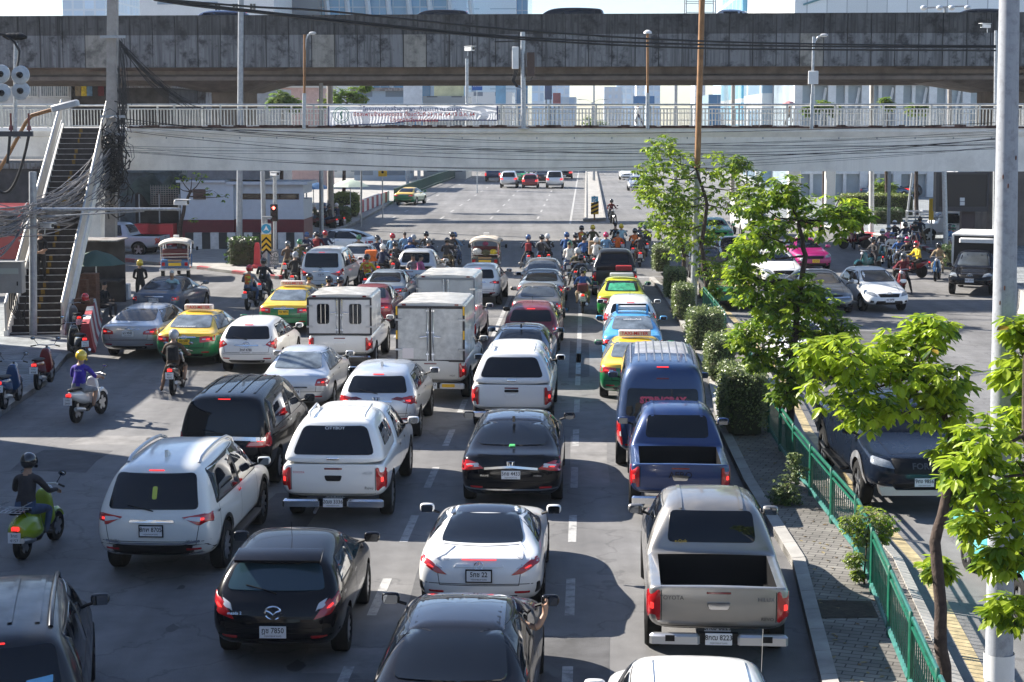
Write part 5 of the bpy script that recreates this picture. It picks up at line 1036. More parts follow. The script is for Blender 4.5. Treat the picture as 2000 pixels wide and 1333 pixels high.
def stained(name, col, dark, streak=1., bump=.25, sc=1.):
    """weathered concrete: dark mould blotches and rain streaks with shapes of their own"""
    m = bpy.data.materials.new(name); m.use_nodes = True; n = m.node_tree; L = n.links; b = n.nodes['Principled BSDF']
    tc = n.nodes.new('ShaderNodeTexCoord')
    def nz(scale, st, lo, hi, det=7):
        mp = n.nodes.new('ShaderNodeMapping'); mp.inputs['Scale'].default_value = st; L.new(tc.outputs['Object'], mp.inputs[0])
        t = n.nodes.new('ShaderNodeTexNoise'); t.inputs['Scale'].default_value = scale; t.inputs['Detail'].default_value = det; t.inputs['Roughness'].default_value = .68; L.new(mp.outputs[0], t.inputs['Vector'])
        r = n.nodes.new('ShaderNodeMapRange'); r.inputs['From Min'].default_value = lo; r.inputs['From Max'].default_value = hi; L.new(t.outputs['Fac'], r.inputs[0]); r.inputs['To Max'].default_value = .9 if st[0] == 1 else 1.; return r.outputs[0]
    a = nz(1.1*sc, (1, 1, 1.0), .46, .62); s = nz(1.8*sc, (2.6, 2.6, .09), .45, .64)
    mx = n.nodes.new('ShaderNodeMath'); mx.operation = 'MAXIMUM'; L.new(a, mx.inputs[0])
    ms = n.nodes.new('ShaderNodeMath'); ms.operation = 'MULTIPLY'; ms.inputs[1].default_value = streak; L.new(s, ms.inputs[0]); L.new(ms.outputs[0], mx.inputs[1])
    c = n.nodes.new('ShaderNodeMix'); c.data_type = 'RGBA'; c.inputs['A'].default_value = (*col, 1); c.inputs['B'].default_value = (*dark, 1); L.new(mx.outputs[0], c.inputs['Factor']); L.new(c.outputs['Result'], b.inputs['Base Color'])
    b.inputs['Roughness'].default_value = .85
    return m
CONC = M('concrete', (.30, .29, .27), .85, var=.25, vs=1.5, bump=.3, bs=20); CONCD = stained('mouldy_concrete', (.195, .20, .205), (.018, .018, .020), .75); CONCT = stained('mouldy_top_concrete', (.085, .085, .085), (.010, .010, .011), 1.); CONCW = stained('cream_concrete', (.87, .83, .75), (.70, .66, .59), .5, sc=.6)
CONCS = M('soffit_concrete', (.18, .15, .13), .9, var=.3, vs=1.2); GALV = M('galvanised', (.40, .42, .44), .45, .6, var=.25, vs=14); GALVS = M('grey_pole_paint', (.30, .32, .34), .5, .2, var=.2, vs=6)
POLEC = M('pole_concrete', (.30, .28, .26), .85, var=.2, vs=3); RAIL = M('steel_railing', (.50, .50, .47), .35, .7, var=.2, vs=5); GRN = M('green_enamel', (.009, .115, .068), .35, coat=.5, var=.3, vs=7)
CABLE = M('cable_black', (.014, .014, .015), .6); CABLEG = M('cable_grey', (.16, .155, .16), .7, var=.3, vs=5); KERBR = M('kerb_red', (.30, .03, .04), .7, var=.3, vs=4); KERBW = M('kerb_white', (.58, .58, .56), .7, var=.2, vs=4); KERBB = M('kerb_black', (.03, .03, .03), .7, var=.3, vs=4)
LINE = stained('road_paint', (.40, .40, .39), (.17, .17, .17), .5, sc=4); LINEY = M('road_paint_yellow', (.36, .29, .16), .7, var=.45, vs=4); RUST = M('rusty_brown', (.26, .13, .05), .7, var=.35, vs=3)
def P2(l): return [G(a, b) for a, b in l]

g = MB(); g.add([(-480, -300, 0), (480, -300, 0), (480, 1250, 0), (-480, 1250, 0)], [(0, 1, 2, 3)]); tag(g.build('road', asphalt(), angle=0), kind='structure')
rd = lambda x, y: (x + .0455*y, y)                         # road frame: x across, y along
def line(name, x0, x1, y0, y1, m=LINE, z=.004):
    b = MB(); q = [(*rd(x0, y0), z), (*rd(x1, y0), z), (*rd(x1, y1), z), (*rd(x0, y1), z)]; b.add(q, [(0, 1, 2, 3)]); return b
def marks(name, segs, m=LINE, z=.004):
    b = MB()
    for x0, x1, y0, y1 in segs: q = line('', x0, x1, y0, y1, m, z); b.add(q.v, q.f)
    return tag(b.build(name, m, angle=0), kind='structure')
a0 = G(722, 1211); xl = a0.x - .0455*a0.y; a1 = G(1112, 1214); xr = a1.x - .0455*a1.y
marks('lane_marking', [(x - .07, x + .07, y, y + 1.9) for x in (xl, xr) for y in [a0.y - 8 + 4.1*k for k in range(9)]] + [(x - .07, x + .07, 42 if x > 0 else 45, 66) for x in (xl, xr)] + [(xl - 3.25, xl - 3.13, y, y + 1.9) for y in [a0.y + 14 + 4.1*k for k in range(6)]])
marks('stop_line', [(xl - 9, xr + 3.2, 73.6, 74.0)])
marks('far_lane_marking', [(x, x + .14, y, y + 3) for x in (-14.2, -10.6, -7.0, -3.6) for y in range(118, 330, 9)] + [(-1.2, -1.05, 112, 420)] + [(-1.0, 1.1, y, y + .3) for y in range(116, 240, 4)])
AD, AD2 = M('asphalt_patch', (.075, .075, .078), .85, var=.35, vs=2, bump=.3, bs=60), M('asphalt_pale_patch', (.19, .185, .18), .8, var=.3, vs=2, bump=.3, bs=60); R7 = random.Random(23)
def blot(name, pts, mat, z): b = MB(); b.add([(x, y, z) for x, y in pts], [tuple(range(len(pts)))]); return tag(b.build(name, mat, angle=0), kind='structure')
for px, py, w_, l_, mt_ in ((560, 1000, 1.1, 3.2, AD), (1120, 1300, .9, 2.4, AD), (250, 860, 2.4, 1.1, AD2), (1150, 900, .8, 5., AD2), (860, 1120, .7, 4., AD), (120, 900, 1.6, 2.2, AD), (1000, 470, 6, 1.4, AD2), (700, 1290, 1.5, 1., AD2), (1700, 660, 2.5, 3.5, AD), (1130, 700, .6, 7, AD)):
    c = G(px, py); blot('asphalt_patch', [(c.x + x*w_/2*R7.uniform(.85, 1.1) + y*l_*.0228, c.y + y*l_/2*R7.uniform(.9, 1.1)) for x, y in ((-1, -1), (0, -1.02), (1, -1), (1.03, 0), (1, 1), (0, .98), (-1, 1), (-.97, 0))], mt_, .0015)
ob = MB()
for k in range(60):                                         # oil drips and stains along the lanes
    y = R7.uniform(20, 70); x = R7.choice((-8.6, -5.2, -3.4, .3, 3.0)) + R7.gauss(0, .3) + .0455*(y - 20); r = R7.uniform(.03, .12); ob.add([(x + r*math.cos(a)*R7.uniform(.6, 1.2), y + r*2.2*math.sin(a)*R7.uniform(.6, 1.2), .0025 + .00003*k) for a in [k_*math.pi/5 for k_ in range(10)]], [tuple(range(10))])
tag(ob.build('oil_stains', M('oil_stain', (.055, .055, .055), .6), angle=0), kind='structure')
# left pavement, corner pavement and side street kerbs
SLAB = bricks('pavement_slabs', (.20, .22, .23), (.25, .27, .28), (.10, .10, .10), 1., .40, .40, .012, R(14)); PAV = bricks('median_pavers', (.145, .135, .122), (.20, .188, .168), (.045, .042, .038), 1., .28, .14, .010, R(20))
def slab(name, poly, z, mat, kerb=None, kw=.16):
    b = MB(); n = len(poly); b.add([(p[0], p[1], z) for p in poly] + [(p[0], p[1], -.05) for p in poly], [tuple(range(n))] + [(i, i + n, (i + 1) % n + n, (i + 1) % n) for i in range(n)])
    return tag(b.build(name, mat, angle=0, fix=True), kind='structure')
def kerb(name, pts, mats, z=.16, w=.18, step=1.0, side=1):
    b = MB(); P = [Vector((p[0], p[1], 0)) for p in pts]; k = 0
    for a, c in zip(P, P[1:]):
        L_ = (c - a).length; d = (c - a).normalized(); q = Vector((-d.y, d.x, 0))*w*side; m = max(1, round(L_/step))
        for i in range(m):
            s, e = a + d*(L_*i/m + .006), a + d*(L_*(i + 1)/m - .006); v = [s, e, e + q, s + q]; b.add([(p.x, p.y, -.02) for p in v] + [(p.x, p.y, z - (.02 if j < 2 else 0)) for j, p in enumerate(v)], [(4, 5, 6, 7), (0, 1, 5, 4), (1, 2, 6, 5), (2, 3, 7, 6), (3, 0, 4, 7)], k % len(mats)); k += 1
    return tag(b.build(name, mats, angle=0, fix=True), kind='structure')
lp = [(p.x, p.y) for p in P2([(-330, 1100), (0, 815), (90, 752), (132, 700), (178, 690), (196, 630), (212, 600)])]
slab('left_pavement', lp + [(-32, lp[-1][1] + 2), (-32, lp[0][1])], .13, SLAB); kerb('left_kerb', lp, [CONC], .16, .22, 1.2)
cp = [(p.x, p.y) for p in P2([(120, 497), (240, 511), (384, 526), (500, 541), (545, 546), (585, 520), (612, 478), (655, 460)])]
slab('corner_pavement', cp + [(cp[-1][0] - 2, cp[-1][1] + 6), (cp[0][0], cp[-1][1] + 6)], .13, CONC); kerb('corner_kerb', cp, [KERBR, CONC, CONC], .16, .2, 1.1)
# median
ml = [(p.x, p.y) for p in P2([(1740, 1900), (1602, 1340), (1547, 1108), (1453, 952), (1401, 840), (1381, 738), (1330, 640), (1285, 566), (1268, 548)])]
mr = [(x + 1.75, y) for x, y in ml]; slab('median', ml + mr[::-1], .14, PAV); kerb('median_kerb', ml, [CONC], .17, .20, 1.0, -1); kerb('median_kerb', mr, [CONC], .17, .15, 1.0)
b = MB()
for a, c in zip(mr, mr[1:]): b.add([(a[0] + .22, a[1], .004), (a[0] + .42, a[1], .004), (c[0] + .42, c[1], .004), (c[0] + .22, c[1], .004)], [(0, 1, 2, 3)])
tag(b.build('yellow_line', LINEY, angle=0), kind='structure')
p = G(1650, 1190, .15); b = MB(); b.add([(p.x + x, p.y + y, .148) for x, y in ((-.45, -.42), (.40, -.38), (.46, .40), (-.38, .46))], [(0, 1, 2, 3)]); tag(b.build('soil_patch', M('soil', (.035, .028, .02), 1., var=.5, vs=9, bump=.8, bs=18), angle=0), kind='structure')
def mx(y, f=.5):                                          # point on the median at distance y
    for (xa, ya), (xb, yb) in zip(ml, ml[1:]):
        if ya <= y <= yb: return xa + (xb - xa)*(y - ya)/(yb - ya) + 1.75*f
    return ml[-1][0] + 1.75*f
# right-hand pavement
rp_ = [(p.x, p.y) for p in P2([(2150, 640), (1985, 585), (1900, 545), (1840, 505), (1760, 470), (1560, 440), (1470, 425)])]
slab('right_pavement', rp_ + [(rp_[-1][0] + 8, 180), (90, 180), (90, rp_[0][1])], .13, SLAB); kerb('right_kerb', rp_, [KERBW, KERBR], .2, .25, 1.2, -1)
# far road sides
fl = [(p.x, p.y) for p in P2([(612, 478), (700, 436), (783, 388), (850, 361), (905, 341.5)])] + [rd(-17, 420)]
slab('far_left_pavement', fl + [(-70, 420), (-70, fl[0][1])], .14, CONC); kerb('far_left_kerb', fl, [CONC], .2, .3, 2.)
fm = [rd(x, y) for x, y in ((-.0, 0),)]; q0 = P2([(1141, 434), (1183, 432)]); fmp = [(q0[0].x, q0[0].y), (q0[1].x, q0[1].y), rd(q0[1].x - .0455*q0[1].y, 420), rd(q0[0].x - .0455*q0[0].y, 420)]
slab('far_median', fmp, .16, CONC); kerb('far_median_kerb', [fmp[3], fmp[0], fmp[1], fmp[2]], [CONC], .24, .15, 1.5, 1)

# green fence along the median: one thing per panel
fy_ = [13.2 + 2.08*k for k in range(25)]; fg = None
FG = 'green railing panels along the median'
for k, y in enumerate(fy_):
    if y > 58 or (44 < y < 49.9): continue
    A = Vector((mx(y, .60), y, .14)); B = Vector((mx(y + 1.98, .60), y + 1.98, .14))
    root = thing('fence_panel', 'green tubular railing panel standing along the median', 'fence', A, math.atan2(B.y - A.y, B.x - A.x), FG); L_ = (B - A).length
    if fg is None:
        fg = {}
        m = MB(); m.tube([(.0, 0, 0), (0, 0, .84), (.06, 0, .92), (L_ - .06, 0, .92), (L_, 0, .84), (L_, 0, 0)], .032, 8); fg['outer_frame'] = m.mesh('outer_frame', GRN)
        m = MB(); m.tube([(.03, 0, .80), (L_ - .03, 0, .80)], .022, 6); fg['top_rail'] = m.mesh('top_rail', GRN); m = MB(); m.tube([(.0, 0, .12), (L_, 0, .12)], .045, 8); fg['bottom_rail'] = m.mesh('bottom_rail', M('green_enamel_worn', (.03, .14, .12), .45, var=.4, vs=7))
        m = MB(); [m.tube([(x, 0, .14), (x, 0, .79)], .010, 5) for x in [.165*i + .13 for i in range(11)]]; fg['bars'] = m.mesh('bars', GRN)
    for nm, me in fg.items(): link(nm, me, root)

# ------------------------------------------------------------------ foliage
def leafmat(n, c, t=.35): return M(n, c, .38, spec=.5, trans=t, var=.35, vs=2.5)
LF1, LF2, LF3 = leafmat('leaf_bright', (.36, .47, .035), .55), leafmat('leaf_green', (.15, .25, .03), .5), leafmat('leaf_deep', (.055, .11, .022), .4); LFY = leafmat('leaf_autumn', (.30, .20, .03), .4); BARK = M('bark', (.055, .038, .030), .95, var=.45, vs=9, bump=.8, bs=22)
HLF, HLF2 = leafmat('hedge_leaf', (.19, .24, .075), .3), leafmat('hedge_leaf_dark', (.075, .11, .035), .25)
def leaf(m, p, d, up, L_, w, mi):
    s = d.cross(up); s = s.normalized() if s.length > 1e-4 else Vector((1, 0, 0)); u = s.cross(d).normalized(); a = p + d*L_*.35 - u*L_*.03; c = p + d*L_*.72 - u*L_*.10
    m.add([p, a + s*w, a - u*w*.28, a - s*w, c + s*w*.8, c - u*w*.3, c - s*w*.8, p + d*L_*.97 - u*L_*.22], [(0, 1, 2), (0, 2, 3), (1, 4, 5, 2), (2, 5, 6, 3), (4, 7, 5), (5, 7, 6)], mi)
def tree(name, label, path, blobs, per, size, cat='tree', group=None, mats=(LF1, LF2, LF3, LFY), r0=.09, seed=1, stake=False, mix=(.42, .80, .985)):
    R_ = random.Random(seed); base = path[0]; root = thing(name, label, cat, base, 0, group); P = [p - base for p in path]
    m = MB(); pts = []
    for a, b_ in zip(P, P[1:]):
        for k in range(4): q = a.lerp(b_, k/4); pts.append(q + Vector((R_.uniform(-1, 1), R_.uniform(-1, 1), 0))*r0*.22)
    pts.append(P[-1]); m.tube(pts, [r0*(1 - .62*i/len(pts)) for i in range(len(pts))], 9); m.build('trunk', BARK, root, 70)
    m = MB(); lf = MB()
    for (c, r) in blobs:
        c = c - base; n0 = min(pts, key=lambda q: (q - c).length + max(0, q.z - c.z)*2 - q.z*.3); mid = n0.lerp(c, .5) + Vector((0, 0, -r*.25))
        m.tube([n0, mid, c], [r0*.26, r0*.17, r0*.08], 6)
        for k in range(per):
            d = Vector((R_.gauss(0, 1), R_.gauss(0, 1), R_.gauss(0, 1))).normalized()*r*(R_.random()**.45)*1.08; d.z *= .82; q = c + d
            if k % 3 == 0: m.tube([c.lerp(q, .25), q], r0*.06, 4)
            out = d.normalized() if d.length > .01 else Vector((0, 0, 1)); az = R_.uniform(0, 6.28); tone = R_.random()
            for j in range(7):
                a = az + j*6.283/7 + R_.uniform(-.35, .35); e = Vector((math.cos(a), math.sin(a), R_.uniform(-.95, .05))) + out*.35; e.normalize(); t = tone*.6 + R_.random()*.4
                mi = 0 if t < mix[0] else 1 if t < mix[1] else 2 if t < mix[2] else 3; L_ = size*R_.uniform(.65, 1.15)
                leaf(lf, q + e*size*.12, e, Vector((R_.uniform(-.35, .35), R_.uniform(-.35, .35), 1)), L_, L_*R_.uniform(.18, .27), mi)
    m.build('limbs', BARK, root, 70); lf.build('crown', list(mats), root, 0)
    return root
def blob(Y, l): return [(P3(x, y, Y + dy), r*Y/FPX) for x, y, r, *o in l for dy in [(o[0] if o else 0)]]
MT = 'young leafy trees along the median'
b1 = G(1850, 1375, .14); t1 = [b1] + [P3(x, y, b1.y + d) for x, y, d in ((1838, 1230, 0), (1826, 1060, .1), (1850, 960, .2), (1868, 890, .3), (1838, 790, .5), (1760, 720, .5))]
tree('tree', 'median tree with a dark twisted trunk and large drooping lime leaves, nearest whole trunk', t1, blob(b1.y + .3, [(1650, 735, 85, .2), (1735, 775, 95, -.2), (1790, 655, 62, .3), (1597, 690, 48), (1840, 745, 62), (1690, 800, 52, -.3), (1800, 720, 70, -.3), (1735, 690, 60, .3), (1660, 690, 60, -.3), (1868, 870, 48), (1876, 950, 40), (1850, 800, 50), (1832, 1105, 26), (1820, 640, 38)]), 40, .165, group=MT, seed=3, mix=(.62, .88, .985), r0=.085)
b0 = G(2130, 1700, .14); b0 = Vector((4.6, 12.9, .14)); t0 = [b0] + [P3(x, y, 12.9) for x, y in ((2080, 1200), (2050, 1000), (2000, 850))]
tree('tree', 'tree at the picture edge whose bright leaf sprays cross the galvanised lamp post', t0, blob(12.8, [(1930, 860, 62), (1985, 900, 70, .3), (1895, 915, 45), (1960, 980, 55), (1888, 1020, 40), (1985, 1075, 60), (1975, 1190, 45), (1998, 720, 55, .8), (2000, 640, 42, .8), (1940, 1090, 30), (2005, 800, 60, .6)]), 34, .135, group=MT, seed=5, mix=(.66, .92, .985), r0=.07)
b2 = G(1546, 878, .14); t2 = [b2] + [P3(x, y, b2.y) for x, y in ((1541, 780), (1550, 690), (1560, 600), (1572, 500), (1560, 430))]
tree('tree', 'tallest median tree with a wide upper tier, its trunk behind the green railing', t2, blob(b2.y, [(1452, 655, 38), (1490, 690, 42), (1550, 655, 62, .4), (1605, 665, 50), (1640, 650, 35), (1545, 590, 55, -.4), (1480, 560, 52), (1445, 535, 34), (1545, 720, 45), (1530, 765, 30), (1505, 610, 46, .4), (1498, 462, 50), (1560, 425, 58, .5), (1625, 420, 55, -.3), (1675, 418, 32), (1462, 492, 42), (1482, 400, 46, .4), (1540, 375, 42), (1600, 600, 40), (1572, 562, 34)]), 62, .175, group=MT, seed=8, mix=(.46, .84, .99), r0=.10)
b3 = G(1383, 607, .14); t3 = [b3] + [P3(x, y, b3.y) for x, y in ((1378, 540), (1370, 480), (1382, 400), (1360, 330))]
tree('tree', 'bright green median tree in front of the footbridge girder', t3, blob(b3.y, [(1290, 292, 34), (1330, 330, 46, .5), (1272, 340, 32), (1402, 330, 44, -.5), (1440, 318, 24), (1432, 390, 46), (1350, 400, 54, .6), (1290, 392, 44), (1472, 360, 38), (1310, 440, 40), (1370, 460, 40, .5), (1388, 520, 34), (1392, 570, 18), (1330, 380, 44, -.5)]), 60, .20, group=MT, seed=9, mix=(.5, .85, .99), r0=.11)
b4 = G(1337, 553, .14); b4.y = max(b4.y, 0); t4 = [b4] + [P3(x, y, b4.y) for x, y in ((1336, 500), (1326, 440), (1305, 380))]
tree('tree', 'slim median tree at the far end beside the rusty brown pole', t4, blob(b4.y, [(1262, 372, 26), (1284, 440, 32), (1322, 480, 34), (1345, 430, 34), (1300, 400, 34)]), 50, .20, group=MT, seed=12, mix=(.45, .85, .99), r0=.10)

ll = MB(); RL = random.Random(9)
for k in range(420): y = RL.uniform(17, 60); p = Vector((mx(y, RL.uniform(.12, .95)), y, .152)); a = RL.uniform(0, 6.28); e = Vector((math.cos(a), math.sin(a), .05)); leaf(ll, p, e, Vector((0, 0, 1)), RL.uniform(.05, .13), .025, RL.randint(0, 1))
tag(ll.build('leaf_litter', [M('dry_leaf', (.16, .10, .04), .8), M('dry_leaf_pale', (.24, .19, .09), .8)], None, 0), kind='stuff')
def hedge(label, x0, x1, yt, yb, depth, z=.14, dens=760, ls=.06, round_=.0, cat='hedge', name='hedge', mats=(HLF, HLF2), seed=1, group=None, pt=None):
    R_ = random.Random(seed); a = G(x0, yb, z); b_ = G(x1, yb, z); w_ = b_.x - a.x; c = pt if pt is not None else Vector(((a.x + b_.x)/2, a.y + depth/2, z)); h = zat(yt, a.y) - z if yb else 1
    root = thing(name, label, cat, c, HEAD, group); lf = MB(); A = 2*(w_*h + depth*h) + w_*depth; N = int(min(A*dens, 14000))
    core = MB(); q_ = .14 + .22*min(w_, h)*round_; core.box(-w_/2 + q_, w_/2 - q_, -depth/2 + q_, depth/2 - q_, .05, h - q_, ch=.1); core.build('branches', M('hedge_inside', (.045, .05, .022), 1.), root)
    for k in range(N):
        f = R_.random()*A
        if f < w_*depth: p = Vector((R_.uniform(-.5, .5)*w_, R_.uniform(-.5, .5)*depth, h))
        elif f < w_*depth + 2*w_*h: p = Vector((R_.uniform(-.5, .5)*w_, R_.choice((-.5, .5))*depth, R_.random()*h))
        else: p = Vector((R_.choice((-.5, .5))*w_, R_.uniform(-.5, .5)*depth, R_.random()*h))
        if round_:
            q = Vector((p.x/(w_/2), p.y/(depth/2), (p.z - h/2)/(h/2))); s = 1/max(1, q.length**round_); p = Vector((p.x*s, p.y*s, h/2 + (p.z - h/2)*s))
        cc = Vector((0, 0, h*.5)); lump = .5 + .5*math.sin(p.x*5.1 + seed)*math.sin(p.y*4.3 + 1)*math.sin(p.z*6.2 + 2); p = cc + (p - cc)*(1 - .20*lump - R_.random()*.12 + (.14 if R_.random() < .05 else 0))
        d = Vector((R_.gauss(0, 1), R_.gauss(0, 1), R_.gauss(.25, 1))).normalized(); L_ = ls*R_.uniform(.7, 1.5); s = d.orthogonal().normalized()
        lf.add([p, p + d*L_*.5 + s*L_*.28, p + d*L_, p + d*L_*.5 - s*L_*.28], [(0, 1, 2, 3)], 0 if R_.random() < .62 else 1)
    lf.build('foliage', list(mats), root, 0); return root
HG = 'clipped hedge blocks along the median'
for i, (lb, x0, x1, yt, yb, d) in enumerate([('largest clipped hedge block, its front in deep shade, beside the blue van', 1412, 1512, 722, 856, 2.2), ('square clipped hedge block left of the middle tree trunk, beside the blue van roof', 1380, 1442, 657, 750, 1.6), ('flat-topped clipped hedge block in front of a green railing end', 1344, 1424, 606, 688, 2.0), ('narrow tall clipped hedge block beside the grey pole foot', 1316, 1362, 556, 628, 1.8), ('low clipped hedge block between two thin trunks, next to the wedge hatchback', 1300, 1345, 524, 588, 2.0), ('rounded hedge block at the far tip of the median', 1276, 1312, 480, 534, 2.0)]):
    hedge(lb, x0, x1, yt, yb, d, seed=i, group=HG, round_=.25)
for lb, bx, by, bl, sd, mm in (('wispy ground shrub growing through the railing at the foot of the tallest tree', 1538, 985, [(1535, 950, 28), (1556, 922, 24), (1518, 966, 20), (1548, 972, 22), (1552, 894, 14), (1528, 978, 16)], 21, (HLF, HLF2, LF3, HLF)), ('pale shrub sprawling over the top of the green railing', 1688, 1142, [(1662, 1022, 24), (1698, 1008, 30), (1734, 1024, 24), (1690, 1046, 26), (1716, 1048, 20), (1668, 1092, 20), (1676, 1122, 14)], 22, (HLF, LF1, HLF2, HLF))):
    B = G(bx, by, .14); tree('shrub', lb, [B, B + Vector((0, 0, .3)), P3(bl[1][0], bl[1][1], B.y)], blob(B.y, bl), 85, .06, cat='shrub', seed=sd, r0=.018, mats=mm, mix=(.5, .8, .9))
# ------------------------------------------------------------------ footbridge, stairs, overpass
FY = 66.0; CA = HEAD
fb = thing('footbridge', 'cream concrete footbridge with steel railings spanning the whole road', 'footbridge', (0, FY, 0), CA)
zd, zb = zat(250, FY), zat(334, FY)
m = MB(); m.prism([(.0, zb), (2.6, zb), (2.6, zd - .34), (0, zd - .34)], 'x', -15.8, 32); m.build('girder', CONCW, fb, 20, True)
m = MB(); m.prism([(-.02, zd - .345), (2.62, zd - .345), (2.75, zd - .22), (2.75, zd), (-.22, zd), (-.22, zd - .14)], 'x', -34, 32.2); m.build('deck', M('cream_edge', (.84, .83, .80), .7, var=.12, vs=1.5), fb, 20, True)
m = MB(); m.prism([(.02, zb + .55), (2.5, zb + .55), (2.5, zd - .35), (.02, zd - .35)], 'x', -34, -18.2); m.build('landing_girder', CONCW, fb, 20, True)
m = MB()
for k in range(44): x = -33.5 + 1.5*k; m.box(x - .02, x + .02, -.05, -.02, zd - .44, zd - .37); m.tube([(x, -.04, zd - .40), (x, -.10, zd - .42)], .012, 4)
m.build('cable_hook', GALVS, fb)
def railing(name, y, x0, x1):
    m = MB(); h = .92; z = zd
    m.tube([(x0, y, z + h), (x1, y, z + h)], .038, 8); m.tube([(x0, y, z + .06), (x1, y, z + .06)], .03, 6); m.tube([(x0, y, z + h - .16), (x1, y, z + h - .16)], .018, 5)
    t = m.build(name, RAIL, fb); m = MB(); n = int((x1 - x0)/.135)
    for k in range(n):
        x = x0 + .135*(k + .5)
        if k % 14 == 0: m.box(x - .035, x + .035, y - .03, y + .03, z, z + h)
        else: m.box(x - .016, x + .016, y - .012, y + .012, z + .07, z + h - .17)
    o = m.build('baluster', RAIL, t); o['kind'] = 'stuff'
railing('front_railing', -.10, -15.6, 32); railing('back_railing', 2.6, -34, 32); railing('front_railing', -.10, -34, -18.0)
f2 = thing('far_footbridge', 'second footbridge beyond the flyover, glimpsed through the railing of the first', 'footbridge', (0, 117, 0), CA); z2 = zat(249, 117); m = MB(); m.box(-30, 34, 0, 2.4, z2 - 1.3, z2); m.build('deck', CONCW, f2)
m = MB(); [m.tube([(-30, y, z2 + z), (34, y, z2 + z)], .035, 5) for y in (0, 2.4) for z in (.5, 1.0)]; m.build('rail', RAIL, f2)
for px, hw_ in ((1547, .42), (1616, .35)): x = at(px, 118, 3) + (118 - 117)*0; m = MB(); m.box(x - hw_, x + hw_, .8, 1.6, 0, z2 - 1.3, ch=.05); m.build('column', CONCW, f2)
m = MB(); m.box(-17.6, -17.0, .8, 1.6, 0, zd - .4, ch=.05); m.build('column', CONCW, fb)
# debris and cable tray along the deck edge
m = MB(); m.box(-15.5, 32, -.30, -.23, zd - .015, zd + .05); R2 = random.Random(3)
for k in range(140): x = R2.uniform(-15.5, 20); m.box(x, x + R2.uniform(.1, .5), -.32, -.24, zd + .05, zd + .05 + R2.uniform(.01, .07))
m.build('cable_tray', M('rusty_tray', (.10, .055, .045), .9, var=.6, vs=5), fb)
# banner
A, B = P3(639, 208, FY - .3), P3(971, 207, FY - .3); C_, D_ = P3(971, 236, FY - .3), P3(639, 247, FY - .3); nx, nz_ = 60, 8; m = MB(); vs = []
for i in range(nx + 1):
    for j in range(nz_ + 1):
        u, v = i/nx, j/nz_; bot = D_.lerp(C_, u); bot = bot + Vector((0, 0, .10*math.sin(u*3.0)*(1 if u > .4 else .4))); p = A.lerp(B, u).lerp(bot, v); rel = (p.x)*math.tan(CA)
        p.y = FY + p.x*math.tan(CA) - .20 - .05*math.sin(u*19 + v*5)*v*(1 if u > .45 else .5) - .03*math.sin(u*40 - v*6)*(u > .55); vs.append(p)
m.add(vs, [(i*(nz_ + 1) + j, i*(nz_ + 1) + j + 1, (i + 1)*(nz_ + 1) + j + 1, (i + 1)*(nz_ + 1) + j) for i in range(nx) for j in range(nz_)], 0)
bn = m.build('banner', [M('banner_white', (.72, .74, .78), .7, trans=.55)], None, 60); tag(bn, 'long white banner with Thai lettering tied to the footbridge railing', 'banner')
def bpt(px, py): p = P3(px, py, FY - .3); p.y = FY + p.x*math.tan(CA) - .33; return p
INKB = M('ink_navy', (.03, .05, .16), .6); INKG = M('ink_green', (.03, .22, .12), .6)
for s, px, py, sz, mt_ in (('โครงการก่อสร้าง สะพานข้ามแยก ณ ระนอง', 805, 214, .235, INKB), ('ปิดสะพานข้ามคลองเตย ตั้งแต่วันที่ 23 ก.พ. 64-15 มี.ค. 64', 808, 224, .215, INKR), ('โปรดหลีกเลี่ยงการจราจร', 808, 235, .20, INKR)): text('banner_lettering', s, sz, mt_, bpt(px, py), (R(90), 0, CA), bn, bold=.0025)
m = MB(); c = bpt(665, 225)
for r in (.32, .25): m.tube([c + Vector((r*math.cos(a), .0, r*math.sin(a))) for a in [k*math.pi/12 for k in range(25)]], .012, 5, caps=False)
m.tube([c + Vector((.03*math.sin(k), 0, -.16 + .04*k)) for k in range(9)], .03, 6); m.build('banner_seal', INKG, bn)
m = MB(); m.tube([vs[0], vs[nz_]], .025, 5); m.tube([vs[nx*(nz_ + 1)], vs[-1]], .03, 5); m.tube([vs[i*(nz_ + 1) + nz_] for i in range(0, nx + 1, 3)], .022, 5); m.build('banner_hem', INKB, bn)
# stairs
SB = G(70, 662); ST = P3(166, 250, FY - .2); ST.z = zd; n = 34; dv = ST - SB; hd = math.atan2(-dv.x, dv.y); Ls = math.hypot(dv.x, dv.y); tr, rs = Ls/n, zd/n
stt = thing('staircase', 'steep dark staircase with cream side walls climbing to the footbridge', 'staircase', SB, hd); WS = .82
m = MB(); nm = MB(); ym = MB()
for k in range(n):
    m.box(-WS, WS, tr*k, tr*(k + 1), rs*k - .16 if k else 0, rs*(k + 1) - .014); nm.box(-WS, WS, tr*k - .02, tr*k + .05, rs*(k + 1) - .014, rs*(k + 1)); R3 = random.Random(k); w_ = R3.uniform(.05, .11)
    ym = MB()
    if k % 9 not in (3, 8): ym.box(-.10 - w_, -.10 + w_, tr*k + .06, tr*(k + 1), rs*(k + 1) - .014, rs*(k + 1) - .008); ym.box(-.10 - w_*.7, -.10 + w_*.7, tr*k - .024, tr*k - .02, rs*k + .02, rs*(k + 1) - .02); ym.build('guide_mark', M('faded_yellow', (.20, .12, .02), .8, var=.5, vs=6), stt)
m.build('steps', M('stair_tread', (.035, .030, .030), .8, var=.4, vs=4), stt); nm.build('step_nosing', M('step_edge', (.42, .42, .42), .5, var=.3, vs=6), stt);
